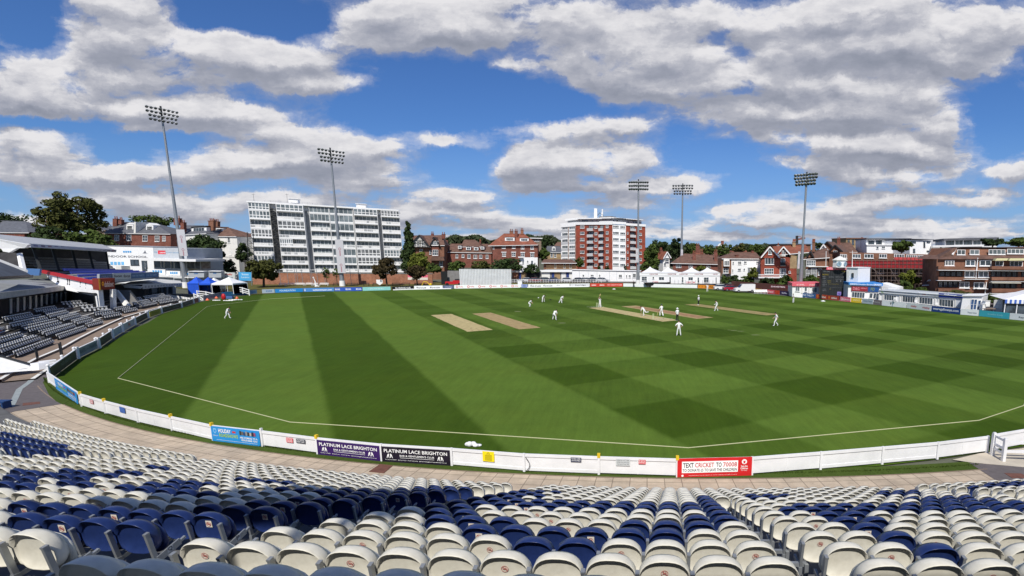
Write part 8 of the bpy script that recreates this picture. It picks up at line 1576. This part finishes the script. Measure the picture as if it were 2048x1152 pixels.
CROUCH = dict(pelvis=(0, -.22, .66), waist=(0, -.10, .80), chest=(0, .12, .96), neck=(0, .28, 1.08), head=(0, .37, 1.14), top=(0, .40, 1.24), hipL=(-.12, -.2, .62), kneeL=(-.25, .10, .42), ankL=(-.26, -.08, .09), toeL=(-.30, .10, .04), hipR=(.12, -.2, .62), kneeR=(.25, .10, .42), ankR=(.26, -.08, .09), toeR=(.30, .10, .04), shL=(-.19, .18, 1.02), elL=(-.24, .30, .76), wrL=(-.10, .46, .62), haL=(-.04, .52, .56), shR=(.19, .18, 1.02), elR=(.24, .30, .76), wrR=(.10, .46, .62), haR=(.04, .52, .56))
BEND = dict(pelvis=(0, -.12, .88), waist=(0, .0, 1.0), chest=(0, .20, 1.13), neck=(0, .36, 1.22), head=(0, .45, 1.27), top=(0, .50, 1.36), hipL=(-.11, -.1, .83), kneeL=(-.24, .05, .48), ankL=(-.30, -.05, .09), toeL=(-.34, .12, .04), hipR=(.11, -.1, .83), kneeR=(.24, .05, .48), ankR=(.30, -.05, .09), toeR=(.34, .12, .04), shL=(-.19, .22, 1.2), elL=(-.27, .26, .92), wrL=(-.22, .18, .66), haL=(-.20, .18, .58), shR=(.19, .22, 1.2), elR=(.27, .26, .92), wrR=(.22, .18, .66), haR=(.20, .18, .58))
WALK = dict(kneeL=(-.11, .22, .52), ankL=(-.12, .24, .10), toeL=(-.12, .42, .06), kneeR=(.11, -.02, .50), ankR=(.12, -.32, .14), toeR=(.12, -.20, .04), elL=(-.26, -.14, 1.16), wrL=(-.26, -.06, .92), haL=(-.25, -.02, .84), elR=(.26, .10, 1.14), wrR=(.24, .30, 1.0), haR=(.24, .36, .94))
LOOKDN = dict(neck=(0, .04, 1.50), head=(0, .13, 1.60), top=(0, .14, 1.70))
HIPS = dict(elL=(-.42, -.10, 1.20), wrL=(-.24, .0, 1.02), haL=(-.19, .05, .99), elR=(.42, -.10, 1.20), wrR=(.24, .0, 1.02), haR=(.19, .05, .99), ankL=(-.22, -.02, .09), toeL=(-.25, .15, .04), kneeL=(-.17, .03, .5), ankR=(.22, -.02, .09), toeR=(.25, .15, .04), kneeR=(.17, .03, .5))
LEANW = dict(WALK, waist=(0, .06, 1.10), chest=(0, .20, 1.28), neck=(0, .32, 1.42), head=(0, .42, 1.50), top=(0, .45, 1.60), shL=(-.19, .2, 1.36), shR=(.19, .2, 1.36), elL=(-.25, .25, 1.08), wrL=(-.2, .38, .86), haL=(-.18, .42, .78), elR=(.25, .28, 1.08), wrR=(.2, .42, .88), haR=(.18, .46, .8))
FOLD = dict(elL=(-.27, .05, 1.14), wrL=(-.02, .22, 1.12), haL=(.06, .22, 1.14), elR=(.27, .05, 1.14), wrR=(.02, .24, 1.18), haR=(-.06, .24, 1.18))
R_ = math.radians
person('fielder in white stooping forward alone on the left side of the outfield', 455, 637, 1.86, R_(-80), LEANW, 'kit', 'fielders')
person('slip fielder crouching at the far left of the close fielders', 1060, 613, 1.8, R_(-95), CROUCH, 'kit', 'fielders')
person('wicketkeeper bending with legs apart between the two slip fielders', 1086.5, 604, 1.85, R_(-120), dict(BEND), 'kit', 'fielders', {'pads': 1})
person('slip fielder bent forward facing left, right of the wicketkeeper', 1123, 606, 1.85, R_(-75), dict(BEND, pelvis=(0, -.28, .82), ankL=(-.1, -.5, .09), kneeL=(-.12, -.2, .46), toeL=(-.1, -.35, .04)), 'kit', 'fielders')
person('close fielder seen from behind with legs apart below the slips', 1109, 640, 1.85, R_(-35), dict(BEND), 'kit', 'fielders')
person('batter at the far wicket with both arms raised beside the stumps', 1200, 614.5, 1.82, R_(150), dict(elL=(-.16, .22, 1.52), wrL=(-.06, .20, 1.76), haL=(-.04, .2, 1.84), elR=(.22, .20, 1.50), wrR=(.03, .20, 1.74), haR=(.0, .2, 1.82), ankL=(-.2, 0, .09), ankR=(.2, 0, .09)), 'kit', None, {'pads': 1, 'helmet': 1, 'bat': ((0, .18, 1.8), (-.05, -.1, 2.35), 'at the far wicket')})
person('bowler stooping in follow-through with one leg trailing, on the pitch', 1287.5, 632, 1.85, R_(60), dict(BEND, kneeR=(.12, -.25, .55), ankR=(.14, -.62, .62), toeR=(.14, -.78, .66), kneeL=(-.1, .0, .46), ankL=(-.1, -.1, .09), toeL=(-.1, .1, .04), wrL=(-.2, .3, .5), haL=(-.2, .34, .42), elL=(-.26, .34, .8)), 'kit', 'fielders')
person('non-striking batter leaning on a bat beside the near end of the pitch', 1323, 632.5, 1.84, R_(25), dict(WALK, elL=(-.32, .05, 1.16), wrL=(-.40, .15, .92), haL=(-.42, .18, .86)), 'kit', None, {'pads': 1, 'helmet': 1, 'bat': ((-.42, .18, .9), (-.62, .26, .12), 'at the near end')})
person('umpire in white coat and broad hat with black trousers behind the bowler', 1354.5, 641.5, 1.86, R_(30), dict(FOLD), 'umpire', None, {'hat': 1})
person('fielder with hands on hips seen from behind, nearest the camera', 1357.5, 672, 1.86, R_(5), dict(HIPS, **LOOKDN), 'kit', 'fielders')
person('umpire in white coat with folded arms standing at the far right strip', 1397, 610, 1.8, R_(110), dict(FOLD), 'umpire', None, {'hat': 1})
person('fielder walking left with bowed head right of the far umpire', 1432.5, 622, 1.82, R_(95), dict(WALK, **LOOKDN), 'kit', 'fielders')
person('fielder striding left with bowed head in the right outfield', 1551.5, 652, 1.84, R_(90), dict(WALK, **LOOKDN), 'kit', 'fielders')
person('fielder standing near the blue boards below the white hut', 1586.5, 605, 1.75, R_(110), dict(LOOKDN, haL=(-.05, .25, 1.1), wrL=(-.1, .2, 1.08), haR=(.05, .25, 1.1), wrR=(.1, .2, 1.08)), 'kit', 'fielders')
person('farthest fielder with one hand raised in front of the orange board', 1414.5, 583, 1.85, R_(150), dict(elR=(.36, .05, 1.56), wrR=(.2, .06, 1.70), haR=(.12, .06, 1.74)), 'kit', 'fielders')
person('figure in dark clothes behind the white boards left of the trolley', 1267.5, 574.2, 1.8, R_(160), {}, 'dark', None)
person('bending figure in dark clothes beside the black trolley', 1295.5, 574.6, 1.8, R_(120), BEND, 'dark', None)
for px, py, nm in ((1194, 614, 'three pale stumps at the far wicket left of the raised-arm batter'), (1306.5, 637.5, 'three pale stumps at the near end of the pitch left of the batter')):
    a = G(px, py); t = thing('wicket', nm, 'stumps', tuple(a))
    for k in (-1, 0, 1): p = a+DB*k*.11; b_ = MB(); b_.tube((p.x, p.y, 0), (p.x, p.y, .72), .025, n=8); b_.build('stump', C('BFC9A0'), t)
    b_ = MB(); p, q = a-DB*.12, a+DB*.12; b_.bar((p.x, p.y, .735), (q.x, q.y, .735), .035); b_.build('bails', C('BFC9A0'), t)
